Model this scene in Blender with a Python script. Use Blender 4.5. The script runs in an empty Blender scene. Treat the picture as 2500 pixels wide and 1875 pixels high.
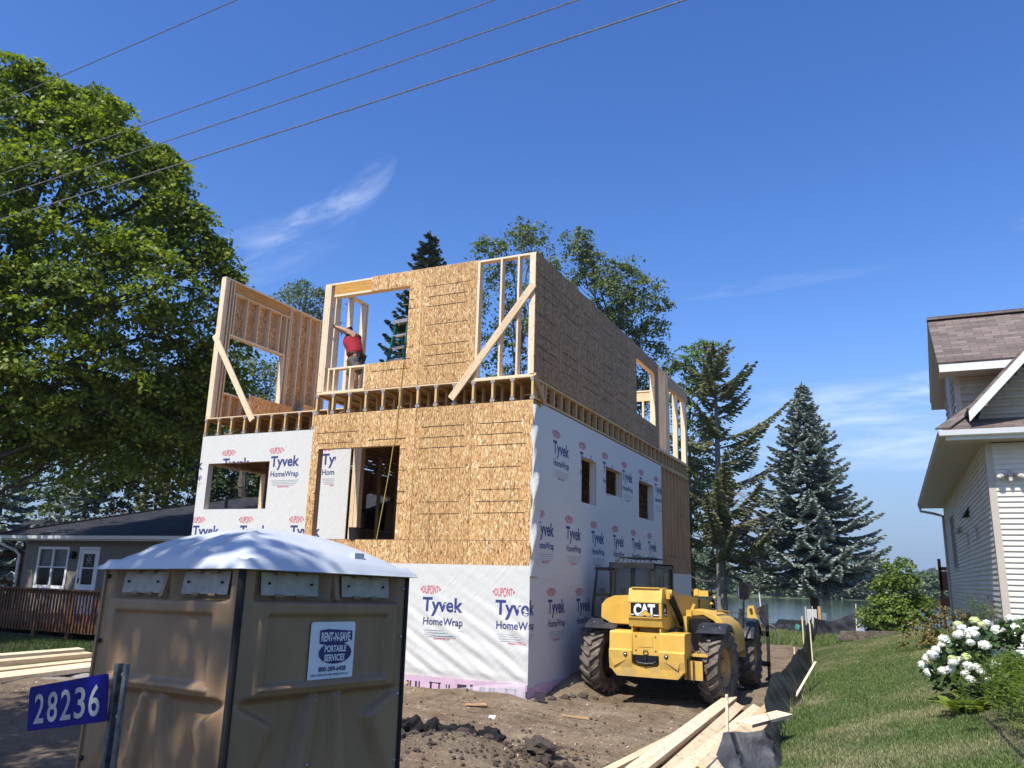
import bpy, bmesh, math, random
import numpy as np
from mathutils import Vector, Matrix, Euler
random.seed(7); RNG = np.random.default_rng(7)
SC = bpy.context.scene; COL = SC.collection
PI = math.pi; SP = .4064
# ---------------------------------------------------------------- camera
cam = bpy.data.cameras.new('camera'); cam_o = bpy.data.objects.new('camera', cam); COL.objects.link(cam_o)
CP = Vector((5.59126, -12.75396, 1.98376))
FW = Vector((-.41525067, .87895395, .23453536)); RT = Vector((.90656698, .42123053, .02647922)); UP = Vector((.07551944, -.22361753, .97174689))
cam_o.matrix_world = Matrix(((RT.x, UP.x, -FW.x, CP.x), (RT.y, UP.y, -FW.y, CP.y), (RT.z, UP.z, -FW.z, CP.z), (0, 0, 0, 1)))
cam.sensor_width = 36; cam.lens = 36*1945.496/2500; cam.clip_end = 5000; cam.clip_start = .05
SC.camera = cam_o
# ---------------------------------------------------------------- sun, sky, exposure
SUN = Vector((-.135, -.64, 1)).normalized()
sl = bpy.data.lights.new('sun', 'SUN'); so = bpy.data.objects.new('sun', sl); COL.objects.link(so)
sl.energy = 4.6; sl.angle = math.radians(.53); sl.color = (1, .965, .91)
so.rotation_euler = SUN.to_track_quat('Z', 'Y').to_euler()
SC.view_settings.view_transform = 'Standard'; SC.view_settings.look = 'None'; SC.view_settings.gamma = 1
SC.view_settings.exposure = .42
w = bpy.data.worlds.new('World'); SC.world = w; w.use_nodes = True
def build_world():
    nt = w.node_tree; nt.nodes.clear(); N = nt.nodes.new; L = nt.links.new
    out = N('ShaderNodeOutputWorld'); bg = N('ShaderNodeBackground'); bg.inputs[1].default_value = .12
    sky = N('ShaderNodeTexSky'); sky.sky_type = 'NISHITA'; sky.sun_disc = False
    sky.sun_elevation = math.asin(SUN.z); sky.sun_rotation = math.atan2(SUN.x, SUN.y)
    sky.altitude = 200; sky.air_density = 1.0; sky.dust_density = .55; sky.ozone_density = 2.6
    hs = N('ShaderNodeHueSaturation'); hs.inputs['Hue'].default_value = .514; hs.inputs['Saturation'].default_value = 1.28; hs.inputs['Value'].default_value = 1.30
    L(sky.outputs[0], hs.inputs['Color'])
    tc = N('ShaderNodeTexCoord'); nrm = N('ShaderNodeVectorMath'); nrm.operation = 'NORMALIZE'; L(tc.outputs['Generated'], nrm.inputs[0])
    V = nrm.outputs[0]
    def dot(vec):
        d = N('ShaderNodeVectorMath'); d.operation = 'DOT_PRODUCT'; L(V, d.inputs[0]); d.inputs[1].default_value = vec; return d.outputs['Value']
    def m(op, a, b=None, c=None, clamp=False):
        n = N('ShaderNodeMath'); n.operation = op; n.use_clamp = clamp
        for i, x in enumerate((a, b, c)):
            if x is None: continue
            if isinstance(x, (int, float)): n.inputs[i].default_value = x
            else: L(x, n.inputs[i])
        return n.outputs[0]
    total = None
    # each cirrus patch: centre direction, long-axis angle, half sizes, noise stretch, strength
    def patch(az, el, ang, ra, rb, strength, bend=0., seed=0., nscale=9., stretch=5.):
        nonlocal total
        c = Vector((math.sin(az)*math.cos(el), math.cos(az)*math.cos(el), math.sin(el)))
        r = c.cross(Vector((0, 0, 1))).normalized(); u = r.cross(c)
        a = r*math.cos(ang)+u*math.sin(ang); b = -r*math.sin(ang)+u*math.cos(ang)
        A = dot(a); B0 = dot(b); B = m('SUBTRACT', B0, m('MULTIPLY', m('MULTIPLY', A, A), bend))
        front = m('GREATER_THAN', dot(c), 0.)
        ea = m('DIVIDE', A, ra); eb = m('DIVIDE', B, rb)
        d2 = m('ADD', m('MULTIPLY', ea, ea), m('MULTIPLY', eb, eb))
        fall = m('MULTIPLY', m('SUBTRACT', 1., d2, clamp=True), front)
        cb = N('ShaderNodeCombineXYZ'); L(m('MULTIPLY', A, nscale), cb.inputs[0]); L(m('MULTIPLY', B, nscale*stretch), cb.inputs[1]); cb.inputs[2].default_value = seed
        nz = N('ShaderNodeTexNoise'); nz.inputs['Scale'].default_value = 1.; nz.inputs['Detail'].default_value = 8; nz.inputs['Roughness'].default_value = .6; nz.inputs['Distortion'].default_value = .5
        L(cb.outputs[0], nz.inputs['Vector'])
        rp = N('ShaderNodeMapRange'); rp.interpolation_type = 'SMOOTHSTEP'; L(nz.outputs[0], rp.inputs[0]); rp.inputs[1].default_value = .36; rp.inputs[2].default_value = .74
        val = m('MULTIPLY', m('MULTIPLY', rp.outputs[0], m('POWER', fall, .8)), strength)
        total = val if total is None else m('MAXIMUM', total, val)
    for a in CLOUDS: patch(*a)
    mix = N('ShaderNodeMix'); mix.data_type = 'RGBA'; L(m('MINIMUM', total, .95), mix.inputs['Factor']); hz_ = N('ShaderNodeMix'); hz_.data_type = 'RGBA'; rp_ = N('ShaderNodeMapRange'); rp_.interpolation_type = 'SMOOTHSTEP'; L(dot((0, 0, 1)), rp_.inputs[0]); rp_.inputs[1].default_value = .0; rp_.inputs[2].default_value = .30; rp_.inputs[3].default_value = .95; rp_.inputs[4].default_value = 0.; L(rp_.outputs[0], hz_.inputs['Factor']); L(hs.outputs[0], hz_.inputs['A']); hz_.inputs['B'].default_value = (1.62, 2.45, 4.05, 1); L(hz_.outputs['Result'], mix.inputs['A']); mix.inputs['B'].default_value = (7.0, 7.6, 8.6, 1)
    L(mix.outputs['Result'], bg.inputs[0]); L(bg.outputs[0], out.inputs[0])
# azimuth (from +Y towards +X), elevation
CLOUDS = [(-.695, .425, .62, .11, .026, .42, 1.9, 1.3, 8., 3.2), (-.78, .37, .42, .13, .04, .13, .5, 4.2, 10., 6.), (-.655, .458, .95, .055, .016, .32, 1., 6.2, 10., 3.),
          (.10, .222, .0, .13, .018, .62, 0, 8.1, 9., 5.), (.14, .178, -.02, .17, .022, .55, 0, 2.7, 9., 5.), (-.03, .20, .02, .17, .035, .42, 0, 5.5, 8., 4.), (.02, .155, .0, .18, .03, .38, 0, 3.5, 8., 5.),
          (-.10, .352, .06, .13, .010, .10, 0, 3.1, 10., 6.), (.20, .385, .1, .05, .016, .22, 0, 9.3, 18., 3.), (-.92, .70, .3, .2, .05, .08, 0, 6.3, 9., 6.)]
build_world()

# ---------------------------------------------------------------- helpers
def smooth(t): t = np.clip(t, 0, 1); return t*t*(3-2*t)
class MB:
    """collects shapes; build() links them as one mesh object (UVs in metres, u along the grain)"""
    def __init__(s): s.v = []; s.f = []; s.uv = []; s.mi = []; s.sm = []
    def face(s, pts, uvs=None, mi=0, sm=False):
        i = len(s.v); s.v += [tuple(p) for p in pts]; s.f.append(tuple(range(i, i+len(pts))))
        if uvs is None:
            P = [Vector(p) for p in pts]; n = (P[1]-P[0]).cross(P[2]-P[0]); a = max(range(3), key=lambda k: abs(n[k]))
            ax = [(1, 2), (0, 2), (0, 1)][a]; uvs = [(p[ax[0]], p[ax[1]]) for p in P]
        s.uv += list(uvs); s.mi.append(mi); s.sm.append(sm)
    def obox(s, c, sx, sy, sz, R=None, mi=0, world=False):
        c = Vector(c); R = R or Matrix.Identity(3); h = (sx/2, sy/2, sz/2); L = max(range(3), key=lambda k: h[k])
        ou, ov = (0, 0) if world else (random.random()*40, random.random()*40)
        for a in range(3):
            b, d = [(1, 2), (2, 0), (0, 1)][a]
            for sg in (1, -1):
                q = []
                for (p, r) in ((-1, -1), (1, -1), (1, 1), (-1, 1)):
                    l = [0, 0, 0]; l[a] = sg*h[a]; l[b] = p*h[b]*sg; l[d] = r*h[d]; q.append(l)
                if world:
                    pts = [c+R@Vector(l) for l in q]; s.face(pts, None, mi)
                else:
                    g, o = (b, d) if (b == L or (d != L and h[b] >= h[d])) else (d, b)
                    s.face([c+R@Vector(l) for l in q], [(l[g]+ou, l[o]+ov+a*.3) for l in q], mi)
    def box(s, x0, x1, y0, y1, z0, z1, mi=0, world=False):
        s.obox(((x0+x1)/2, (y0+y1)/2, (z0+z1)/2), abs(x1-x0), abs(y1-y0), abs(z1-z0), None, mi, world)
    def beam(s, a, b, wd, th, up=(0, 0, 1), mi=0):
        """bar from a to b; wd across up, th along up"""
        a = Vector(a); b = Vector(b); d = (b-a); l = d.length; d.normalize(); up = Vector(up)
        x = d.cross(up)
        if x.length < 1e-5: x = d.cross(Vector((1, 0, 0)))
        x.normalize(); u = x.cross(d)
        R = Matrix((d, x, u)).transposed(); s.obox((a+b)/2, l, wd, th, R, mi)
    def cyl(s, a, b, r0, r1=None, n=12, mi=0, caps=True, sm=True):
        r1 = r0 if r1 is None else r1; a = Vector(a); b = Vector(b); d = (b-a).normalized()
        x = d.orthogonal().normalized(); y = d.cross(x); A = []; B = []
        for i in range(n):
            t = 2*PI*i/n; o = x*math.cos(t)+y*math.sin(t); A.append(a+o*r0); B.append(b+o*r1)
        for i in range(n):
            j = (i+1) % n; L = (b-a).length
            s.face([A[i], A[j], B[j], B[i]], [(0, i/n), (0, (i+1)/n), (L, (i+1)/n), (L, i/n)], mi, sm)
        if caps: s.face(A[::-1], None, mi); s.face(B, None, mi)
    def tube(s, pts, r, n=8, mi=0):
        pts = [Vector(p) for p in pts]; rings = []; rr = r if isinstance(r, (list, tuple)) else [r]*len(pts)
        x = None; L = 0
        for i, p in enumerate(pts):
            d = (pts[min(i+1, len(pts)-1)]-pts[max(i-1, 0)]).normalized()
            x = d.orthogonal().normalized() if x is None else (x-d*x.dot(d)).normalized(); y = d.cross(x)
            if i: L += (p-pts[i-1]).length
            rings.append(([p+(x*math.cos(2*PI*k/n)+y*math.sin(2*PI*k/n))*rr[i] for k in range(n)], L))
        for (A, la), (B, lb) in zip(rings, rings[1:]):
            for i in range(n):
                j = (i+1) % n; s.face([A[i], A[j], B[j], B[i]], [(la, i/n), (la, (i+1)/n), (lb, (i+1)/n), (lb, i/n)], mi, True)
        s.face(rings[0][0][::-1], None, mi); s.face(rings[-1][0], None, mi)
    def prism(s, poly, f, t0, t1, mi=0, sm=False, uvw=False):
        """poly of (a,b) swept t0..t1; f(a,b,t) -> point"""
        n = len(poly); A = [f(a, b, t0) for a, b in poly]; B = [f(a, b, t1) for a, b in poly]
        area = sum(poly[i][0]*poly[(i+1) % n][1]-poly[(i+1) % n][0]*poly[i][1] for i in range(n))
        s.face(A, None, mi); s.face(B[::-1], None, mi)
        for i in range(n):
            j = (i+1) % n; s.face([A[j], A[i], B[i], B[j]], None, mi, sm)
    def lathe(s, prof, f, n=24, mi=0, sm=True):
        """prof of (r,t); f(x,y,t)->point"""
        for (r0, t0), (r1, t1) in zip(prof, prof[1:]):
            for i in range(n):
                a = 2*PI*i/n; b = 2*PI*(i+1)/n
                q = [f(r0*math.cos(a), r0*math.sin(a), t0), f(r0*math.cos(b), r0*math.sin(b), t0), f(r1*math.cos(b), r1*math.sin(b), t1), f(r1*math.cos(a), r1*math.sin(a), t1)]
                if r0 < 1e-6: q = q[1:]; 
                elif r1 < 1e-6: q = q[:3]
                s.face(q, None, mi, sm)
    def grid(s, F, nu, nv, mi=0, sm=True, uv=None):
        P = [[Vector(F(i/nu, j/nv)) for j in range(nv+1)] for i in range(nu+1)]
        i0 = len(s.v)
        for i in range(nu+1): s.v += [tuple(p) for p in P[i]]
        k = lambda i, j: i0+i*(nv+1)+j
        for i in range(nu):
            for j in range(nv):
                s.f.append((k(i, j), k(i+1, j), k(i+1, j+1), k(i, j+1))); s.mi.append(mi); s.sm.append(sm)
                for (a, b) in ((i, j), (i+1, j), (i+1, j+1), (i, j+1)): s.uv.append(uv(a/nu, b/nv) if uv else (a/nu, b/nv))
    def sphere(s, c, r, n=10, mi=0, sx=1, sy=1, sz=1):
        c = Vector(c); f = lambda u, v: c+Vector((sx*r*math.sin(PI*v)*math.cos(-2*PI*u), sy*r*math.sin(PI*v)*math.sin(-2*PI*u), -sz*r*math.cos(PI*v)))
        s.grid(f, n*2, n, mi)
    def panel(s, f, rect, holes, th, mi=0):
        """flat sheet in plane coords (a,b) with rectangular holes; f(a,b,depth)->point, uv=(a,b)"""
        a0, a1, b0, b1 = rect
        A = sorted({a0, a1, *[min(max(h[i], a0), a1) for h in holes for i in (0, 1)]}); B = sorted({b0, b1, *[min(max(h[i], b0), b1) for h in holes for i in (2, 3)]})
        solid = lambda i, j: 0 <= i < len(A)-1 and 0 <= j < len(B)-1 and not any(h[0] < (A[i]+A[i+1])/2 < h[1] and h[2] < (B[j]+B[j+1])/2 < h[3] for h in holes)
        for i in range(len(A)-1):
            for j in range(len(B)-1):
                if not solid(i, j): continue
                p, q, r, t = A[i], A[i+1], B[j], B[j+1]; c = [(p, r), (q, r), (q, t), (p, t)]
                s.face([f(a, b, 0) for a, b in c], c, mi); s.face([f(a, b, th) for a, b in c[::-1]], c[::-1], mi)
                for k, (di, dj) in enumerate(((0, -1), (1, 0), (0, 1), (-1, 0))):
                    if not solid(i+di, j+dj):
                        (a, b), (d, e) = c[k], c[(k+1) % 4]
                        s.face([f(d, e, 0), f(a, b, 0), f(a, b, th), f(d, e, th)], [(d, e), (a, b), (a+.01, b+.01), (d+.01, e+.01)], mi)
    def build(s, name, mats, parent=None, loc=None, bevel=0, weld=False, xf=None):
        me = bpy.data.meshes.new(name); me.from_pydata(s.v, [], s.f)
        uv = me.uv_layers.new(name='UVMap'); uv.data.foreach_set('uv', np.array(s.uv, dtype=np.float32).ravel())
        mats = mats if isinstance(mats, (list, tuple)) else [mats]
        for m in mats: me.materials.append(m)
        me.polygons.foreach_set('material_index', s.mi); me.polygons.foreach_set('use_smooth', s.sm)
        if xf is not None: me.transform(xf)
        if weld:
            bm = bmesh.new(); bm.from_mesh(me); bmesh.ops.remove_doubles(bm, verts=bm.verts, dist=1e-5); bmesh.ops.recalc_face_normals(bm, faces=bm.faces); bm.to_mesh(me); bm.free()
        me.update()
        return link(name, me, parent, loc, bevel)
def link(name, me, parent=None, loc=None, bevel=0):
    o = bpy.data.objects.new(name, me); COL.objects.link(o)
    if parent: o.parent = parent
    if loc is not None: o.location = loc
    if bevel:
        b = o.modifiers.new('bevel', 'BEVEL'); b.width = bevel; b.segments = 2; b.limit_method = 'ANGLE'; b.angle_limit = .6
    return o
def tag(o, label=None, cat=None, group=None, kind=None):
    for k, v in (('label', label), ('category', cat), ('group', group), ('kind', kind)):
        if v: o[k] = v
    return o
def thing(name, label, cat, loc=(0, 0, 0), rz=0, group=None):
    o = bpy.data.objects.new(name, None); COL.objects.link(o); o.location = loc; o.rotation_euler = (0, 0, rz); o.empty_display_size = .2
    return tag(o, label, cat, group)
def copy_tree(o, parent=None):
    c = o.copy(); COL.objects.link(c); c.parent = parent
    for ch in list(o.children): copy_tree(ch, c)
    return c
def np_mesh(name, V, F, mats, mi=None, uv=None, smooth=False, parent=None):
    """numpy quads/tris of equal size -> object"""
    V = np.asarray(V, np.float32).reshape(-1, 3); F = np.asarray(F, np.int32); k = F.shape[1]
    me = bpy.data.meshes.new(name); me.vertices.add(len(V)); me.vertices.foreach_set('co', V.ravel())
    me.loops.add(F.size); me.loops.foreach_set('vertex_index', F.ravel()); me.polygons.add(len(F))
    me.polygons.foreach_set('loop_start', np.arange(0, F.size, k, dtype=np.int32)); me.polygons.foreach_set('loop_total', np.full(len(F), k, np.int32))
    for m in (mats if isinstance(mats, (list, tuple)) else [mats]): me.materials.append(m)
    if mi is not None: me.polygons.foreach_set('material_index', np.asarray(mi, np.int32))
    if smooth: me.polygons.foreach_set('use_smooth', np.ones(len(F), bool))
    if uv is not None:
        l = me.uv_layers.new(name='UVMap'); l.data.foreach_set('uv', np.asarray(uv, np.float32).ravel())
    me.update(calc_edges=True); me.validate()
    return link(name, me, parent)

# ---------------------------------------------------------------- materials
class NG:
    def __init__(s, name):
        s.m = bpy.data.materials.new(name); s.m.use_nodes = True; s.t = s.m.node_tree; s.b = s.t.nodes['Principled BSDF']
        s.uvo = None
    def n(s, ty, **kw):
        x = s.t.nodes.new(ty)
        for k, v in kw.items(): setattr(x, k, v)
        return x
    def set(s, node, i, v):
        if v is None: return
        if isinstance(v, bpy.types.NodeSocket): s.t.links.new(v, node.inputs[i])
        elif isinstance(v, (tuple, list)) and len(v) == 3 and node.inputs[i].type == 'RGBA': node.inputs[i].default_value = (*v, 1)
        else: node.inputs[i].default_value = v
    def uv(s): n = s.n('ShaderNodeUVMap'); return n.outputs[0]
    def obj(s): return s.n('ShaderNodeTexCoord').outputs['Object']
    def pos(s): return s.n('ShaderNodeNewGeometry').outputs['Position']
    def rnd(s): return s.n('ShaderNodeObjectInfo').outputs['Random']
    def island(s): return s.n('ShaderNodeNewGeometry').outputs['Random Per Island']
    def map(s, v, scale=(1, 1, 1), rot=(0, 0, 0), loc=(0, 0, 0)):
        n = s.n('ShaderNodeMapping'); s.set(n, 0, v); n.inputs['Scale'].default_value = scale; n.inputs['Rotation'].default_value = rot; n.inputs['Location'].default_value = loc; return n.outputs[0]
    def noise(s, v, scale=5, detail=4, rough=.5, dist=0, col=False):
        n = s.n('ShaderNodeTexNoise'); s.set(n, 'Vector', v); n.inputs['Scale'].default_value = scale; n.inputs['Detail'].default_value = detail; n.inputs['Roughness'].default_value = rough; n.inputs['Distortion'].default_value = dist
        return n.outputs[1 if col else 0]
    def vor(s, v, scale=5, feat='F1', out='Color', dim='3D', rand=1.):
        n = s.n('ShaderNodeTexVoronoi', feature=feat, voronoi_dimensions=dim); s.set(n, 'Vector', v); n.inputs['Scale'].default_value = scale; n.inputs['Randomness'].default_value = rand; return n.outputs[out]
    def wave(s, v, scale, dist=0, detail=2, dscale=1, prof='SIN', direction='X'):
        n = s.n('ShaderNodeTexWave', wave_profile=prof, bands_direction=direction); s.set(n, 'Vector', v); n.inputs['Scale'].default_value = scale; n.inputs['Distortion'].default_value = dist; n.inputs['Detail'].default_value = detail; n.inputs['Detail Scale'].default_value = dscale; return n.outputs['Fac']
    def math(s, op, a, b=None, c=None, clamp=False):
        n = s.n('ShaderNodeMath', operation=op, use_clamp=clamp)
        for i, x in enumerate((a, b, c)): s.set(n, i, x)
        return n.outputs[0]
    def ramp(s, f, stops, interp='LINEAR'):
        n = s.n('ShaderNodeValToRGB'); s.set(n, 0, f); e = n.color_ramp; e.interpolation = interp
        while len(e.elements) < len(stops): e.elements.new(.5)
        for el, (p, c) in zip(e.elements, stops): el.position = p; el.color = (*c, 1) if not isinstance(c, (int, float)) else (c, c, c, 1)
        return n.outputs[0]
    def rng(s, f, a, b, c=0., d=1., smooth=True):
        n = s.n('ShaderNodeMapRange', interpolation_type='SMOOTHSTEP' if smooth else 'LINEAR'); s.set(n, 0, f)
        for i, x in enumerate((a, b, c, d)): n.inputs[i+1].default_value = x
        return n.outputs[0]
    def mix(s, f, a, b, mode='MIX'):
        n = s.n('ShaderNodeMix', data_type='RGBA', blend_type=mode); s.set(n, 'Factor', f); s.set(n, 'A', a); s.set(n, 'B', b); return n.outputs['Result']
    def sep(s, v): n = s.n('ShaderNodeSeparateXYZ'); s.set(n, 0, v); return n.outputs
    def bump(s, h, strength=.3, dist=.01, base=None):
        n = s.n('ShaderNodeBump'); s.set(n, 'Height', h); n.inputs['Strength'].default_value = strength; n.inputs['Distance'].default_value = dist
        if base: s.set(n, 'Normal', base)
        s.t.links.new(n.outputs[0], s.b.inputs['Normal']); return n.outputs[0]
    def done(s, col, rough=.6, metal=0., spec=.5, **kw):
        s.set(s.b, 'Base Color', col); s.set(s.b, 'Roughness', rough); s.set(s.b, 'Metallic', metal); s.set(s.b, 'Specular IOR Level', spec)
        for k, v in kw.items(): s.set(s.b, k.replace('_', ' '), v)
        return s.m
def plain(name, col, rough=.6, metal=0., var=.12, scale=6, bump=0., spec=.4, coord='obj'):
    g = NG(name); v = g.obj() if coord == 'obj' else g.uv()
    n = g.noise(v, scale, 5, .6); c2 = tuple(max(0, x*(1-var*2)) for x in col); c1 = tuple(min(1, x*(1+var)) for x in col)
    c = g.ramp(n, [(.3, c2), (.7, c1)])
    if bump: g.bump(g.noise(v, scale*6, 4), bump, .01)
    return g.done(c, rough, metal, spec)
def wood_mat(name, light, mid, dark, rough=.65, knots=True, tint=.22):
    g = NG(name); u = g.uv(); isl = g.rnd()
    st = g.noise(g.map(u, (1.4, 34, 1)), 1, 5, .6, .6); fine = g.noise(g.map(u, (5, 160, 1)), 1, 3, .6)
    c = g.ramp(st, [(.28, dark), (.5, mid), (.74, light)]); c = g.mix(.22, c, g.ramp(fine, [(.3, dark), (.7, light)]))
    if knots:
        k = g.vor(g.map(u, (2.6, 13, 1)), 1, 'F1', 'Distance', '2D'); c = g.mix(g.rng(k, .03, .11, .75, 0), c, tuple(x*.35 for x in dark))
    big = g.noise(g.map(u, (.5, 2, 1)), 1, 2)
    c = g.mix(g.rng(big, .3, .75, 0, tint), c, mid, 'MULTIPLY')
    g.bump(st, .15, .004); return g.done(c, rough, 0, .3)
MAT = {}
MAT['pine'] = wood_mat('pine_lumber', (.84, .68, .45), (.76, .59, .37), (.58, .40, .21))
MAT['pine_pale'] = wood_mat('pale_spruce_lumber', (.88, .75, .53), (.82, .67, .45), (.68, .50, .29))
MAT['truss'] = wood_mat('truss_lumber', (.80, .56, .26), (.70, .46, .19), (.5, .3, .11))
MAT['stud'] = wood_mat('stud_lumber_tan', (.68, .46, .25), (.56, .36, .18), (.4, .24, .11))
MAT['lvl'] = wood_mat('laminated_header', (.72, .40, .10), (.58, .29, .06), (.42, .19, .03))
MAT['gal'] = plain('galvanised_steel', (.42, .44, .46), .45, .7, .2, 40)
MAT['dark_line'] = plain('dark_nail_line', (.075, .04, .022), .8)
MAT['chalk_line'] = plain('brown_panel_line', (.22, .125, .06), .8)
def osb_mat(name, gain=1., tint=(1, 1, 1)):
    g = NG(name); u = g.uv(); w_ = g.noise(u, 3, 2, .5, 0, True)
    def layer(rot, sx, sy, seed):
        v = g.map(u, (sx, sy, 1), (0, 0, rot), (seed, seed*1.7, 0)); return g.sep(g.vor(v, 1, 'F1', 'Color', '2D', .95))
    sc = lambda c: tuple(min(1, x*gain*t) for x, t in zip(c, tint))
    R = [(0, (.17, .08, .028)), (.12, (.40, .22, .085)), (.5, (.58, .345, .135)), (.8, (.70, .45, .20)), (1, (.95, .74, .46))]
    R = [(p, sc(c)) for p, c in R]
    c = g.ramp(layer(.25, 56, 22, 3.1)[0], R)
    for i, (rot, sx, sy, th) in enumerate(((-.45, 64, 22, .5), (.75, 68, 24, .58), (-1.0, 76, 24, .64), (.1, 56, 18, .72), (.5, 44, 15, .86), (-.6, 46, 15, .87), (1.3, 66, 22, .78))):
        l = layer(rot, sx, sy, 7.3*(i+1)); c = g.mix(g.math('GREATER_THAN', l[1], th), c, g.ramp(l[0], R))
    n = g.noise(g.map(u, (140, 18, 1)), 1, 3, .7); c = g.mix(.25, c, g.ramp(n, [(.3, .45), (.65, 1.)]), 'MULTIPLY')
    big = g.noise(u, .9, 3); c = g.mix(1, c, g.ramp(big, [(.3, (.88, .86, .84)), (.7, (1, 1, 1))]), 'MULTIPLY')
    wn = g.n('ShaderNodeTexWhiteNoise', noise_dimensions='1D'); g.set(wn, 1, g.math('FLOOR', g.math('DIVIDE', g.math('ADD', g.sep(u)[0], 24.4), 1.2192))); c = g.mix(1, c, g.ramp(wn.outputs['Value'], [(.0, (.90, .88, .85)), (.5, (.98, .97, .96)), (1, (1.06, 1.06, 1.06))]), 'MULTIPLY')
    g.bump(g.noise(g.map(u, (60, 12, 1)), 1, 3), .2, .004)
    return g.done(c, .62, 0, .35)
MAT['osb'] = osb_mat('oriented_strand_board', 1.09, (1.03, 1, .97)); MAT['osb_shaded'] = osb_mat('shaded_strand_board', .66, (1.12, .98, .80))  # second copy has the long side's shade put into its darker, warmer colour
def wrap_mat():
    g = NG('white_house_wrap'); o = g.obj()
    n = g.noise(o, 26, 4, .65); c = g.ramp(n, [(.3, (.60, .59, .54)), (.62, (.665, .655, .60))])
    v = g.map(o, (1, 1, 1), (.0, .75, .0)); folds = g.noise(g.map(v, (1.2, 1.2, 7)), 1, 3, .5, 1.2)
    fine = g.noise(o, 16, 3, .6, .5); h = g.math('ADD', g.math('MULTIPLY', folds, 1.), g.math('MULTIPLY', fine, .14))
    g.bump(h, .20, .03); return g.done(c, .5, 0, .45)
MAT['wrap'] = wrap_mat()
MAT['ink_blue'] = plain('blue_wrap_print', (.045, .06, .20), .6, 0, .15, 20); MAT['ink_red'] = plain('red_wrap_print', (.62, .06, .10), .6, 0, .1, 20)
MAT['ink_grey'] = plain('grey_wrap_print', (.40, .40, .43), .5, 0, .1, 20); MAT['ink_black'] = plain('black_board_print', (.05, .04, .05), .5, 0, .1, 20)
MAT['pink'] = plain('pink_foam_board', (.62, .43, .52), .6, 0, .08, 5)
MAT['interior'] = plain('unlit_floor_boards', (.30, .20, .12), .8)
_tc = {}
def text_polys(txt, bold=0.):
    """flat glyph polygons of a word, unit height"""
    if (txt, bold) in _tc: return _tc[txt, bold]
    cu = bpy.data.curves.new('t', 'FONT'); cu.body = txt; cu.size = 1; cu.resolution_u = 3; cu.offset = bold; cu.fill_mode = 'BOTH'
    ob = bpy.data.objects.new('t', cu); COL.objects.link(ob); bpy.context.view_layer.update()
    me = bpy.data.meshes.new_from_object(ob.evaluated_get(bpy.context.evaluated_depsgraph_get()))
    V = np.array([v.co[:2] for v in me.vertices]); F = [tuple(p.vertices) for p in me.polygons]
    bpy.data.objects.remove(ob); bpy.data.curves.remove(cu); bpy.data.meshes.remove(me)
    V[:, 0] -= V[:, 0].min(); _tc[txt, bold] = (V, F); return V, F
def put_text(mb, f, txt, rect, mi=0, bold=0., clip=None, holes=(), cap=None, d=0., shear=0., warp=None):
    """txt stretched into rect (a0,a1,b0 baseline,b1 cap/ascender top) of plane map f(a,b,d)"""
    V, F = text_polys(txt, bold); a0, a1, b0, b1 = rect; top = cap or .73
    W = V[:, 0].max(); P = np.stack([a0+(V[:, 0]/W)*(a1-a0)+shear*V[:, 1]/top*(b1-b0), b0+V[:, 1]/top*(b1-b0)], 1)
    put_polys(mb, f, P, F, mi, clip, holes, d, warp)
def put_polys(mb, f, P, F, mi, clip=None, holes=(), d=0., warp=None):
    def cut(poly, axis, val, keep_gt):
        out = []
        for i in range(len(poly)):
            p, q = poly[i], poly[(i+1) % len(poly)]; ip = (p[axis] > val) == keep_gt; iq = (q[axis] > val) == keep_gt
            if ip: out.append(p)
            if ip != iq: t = (val-p[axis])/(q[axis]-p[axis]); out.append((p[0]+(q[0]-p[0])*t, p[1]+(q[1]-p[1])*t))
        return out
    for fc in F:
        ps = [[tuple(P[i]) for i in fc]]
        if clip:
            a0, a1, b0, b1 = clip
            for ax, v, k in ((0, a0, True), (0, a1, False), (1, b0, True), (1, b1, False)): ps = [cut(p, ax, v, k) for p in ps]; ps = [p for p in ps if len(p) > 2]
        for h in holes:
            nx = []
            for p in ps:
                nx.append(cut(p, 0, h[0], False)); nx.append(cut(p, 0, h[1], True)); mid = cut(cut(p, 0, h[0], True), 0, h[1], False) if len(p) > 2 else []
                if len(mid) > 2: nx.append(cut(mid, 1, h[2], False)); nx.append(cut(mid, 1, h[3], True))
            ps = [p for p in nx if len(p) > 2]
        for p in ps:
            mb.face([f(*(warp(a, b) if warp else (a, b)), d) for a, b in p], None, mi)
def stamp(mb, f, x, z, clip, holes=()):
    """one printed mark of the wrap; x,z = left end and centre height of the red word"""
    k = dict(clip=clip, holes=holes)
    def w1(a, b): t = (a-(x+.2))/.2; return a, z+(b-z)*(1.05-.42*t*t)
    put_text(mb, f, 'DUPONT', (x+.03, x+.37, z-.075, z+.075), 1, .012, warp=w1, **k)
    for s in (-1, 1): put_polys(mb, f, np.array([(x+.2+s*.215, z), (x+.2+s*.18, z+.035), (x+.2+s*.18, z-.035)][::s]), [(0, 1, 2)], 1, d=0., **k)
    put_text(mb, f, 'Tyvek', (x+.05, x+.87, z-.37, z-.125), 0, .027, **k)
    put_text(mb, f, 'HomeWrap', (x+.08, x+.88, z-.605, z-.475), 0, .018, **k)
    for i, (l, c) in enumerate(((.80, .50), (.72, .49), (.70, .48), (.6, .47))):
        zz = z-.70-i*.036; put_polys(mb, f, np.array([(x+c-l/2, zz), (x+c+l/2, zz), (x+c+l/2, zz+.012), (x+c-l/2, zz+.012)]), [(0, 1, 2, 3)], 2, **k)
    put_text(mb, f, 'MADE IN THE USA', (x+.32, x+.64, z-.85, z-.817), 1, .02, **k)
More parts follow.
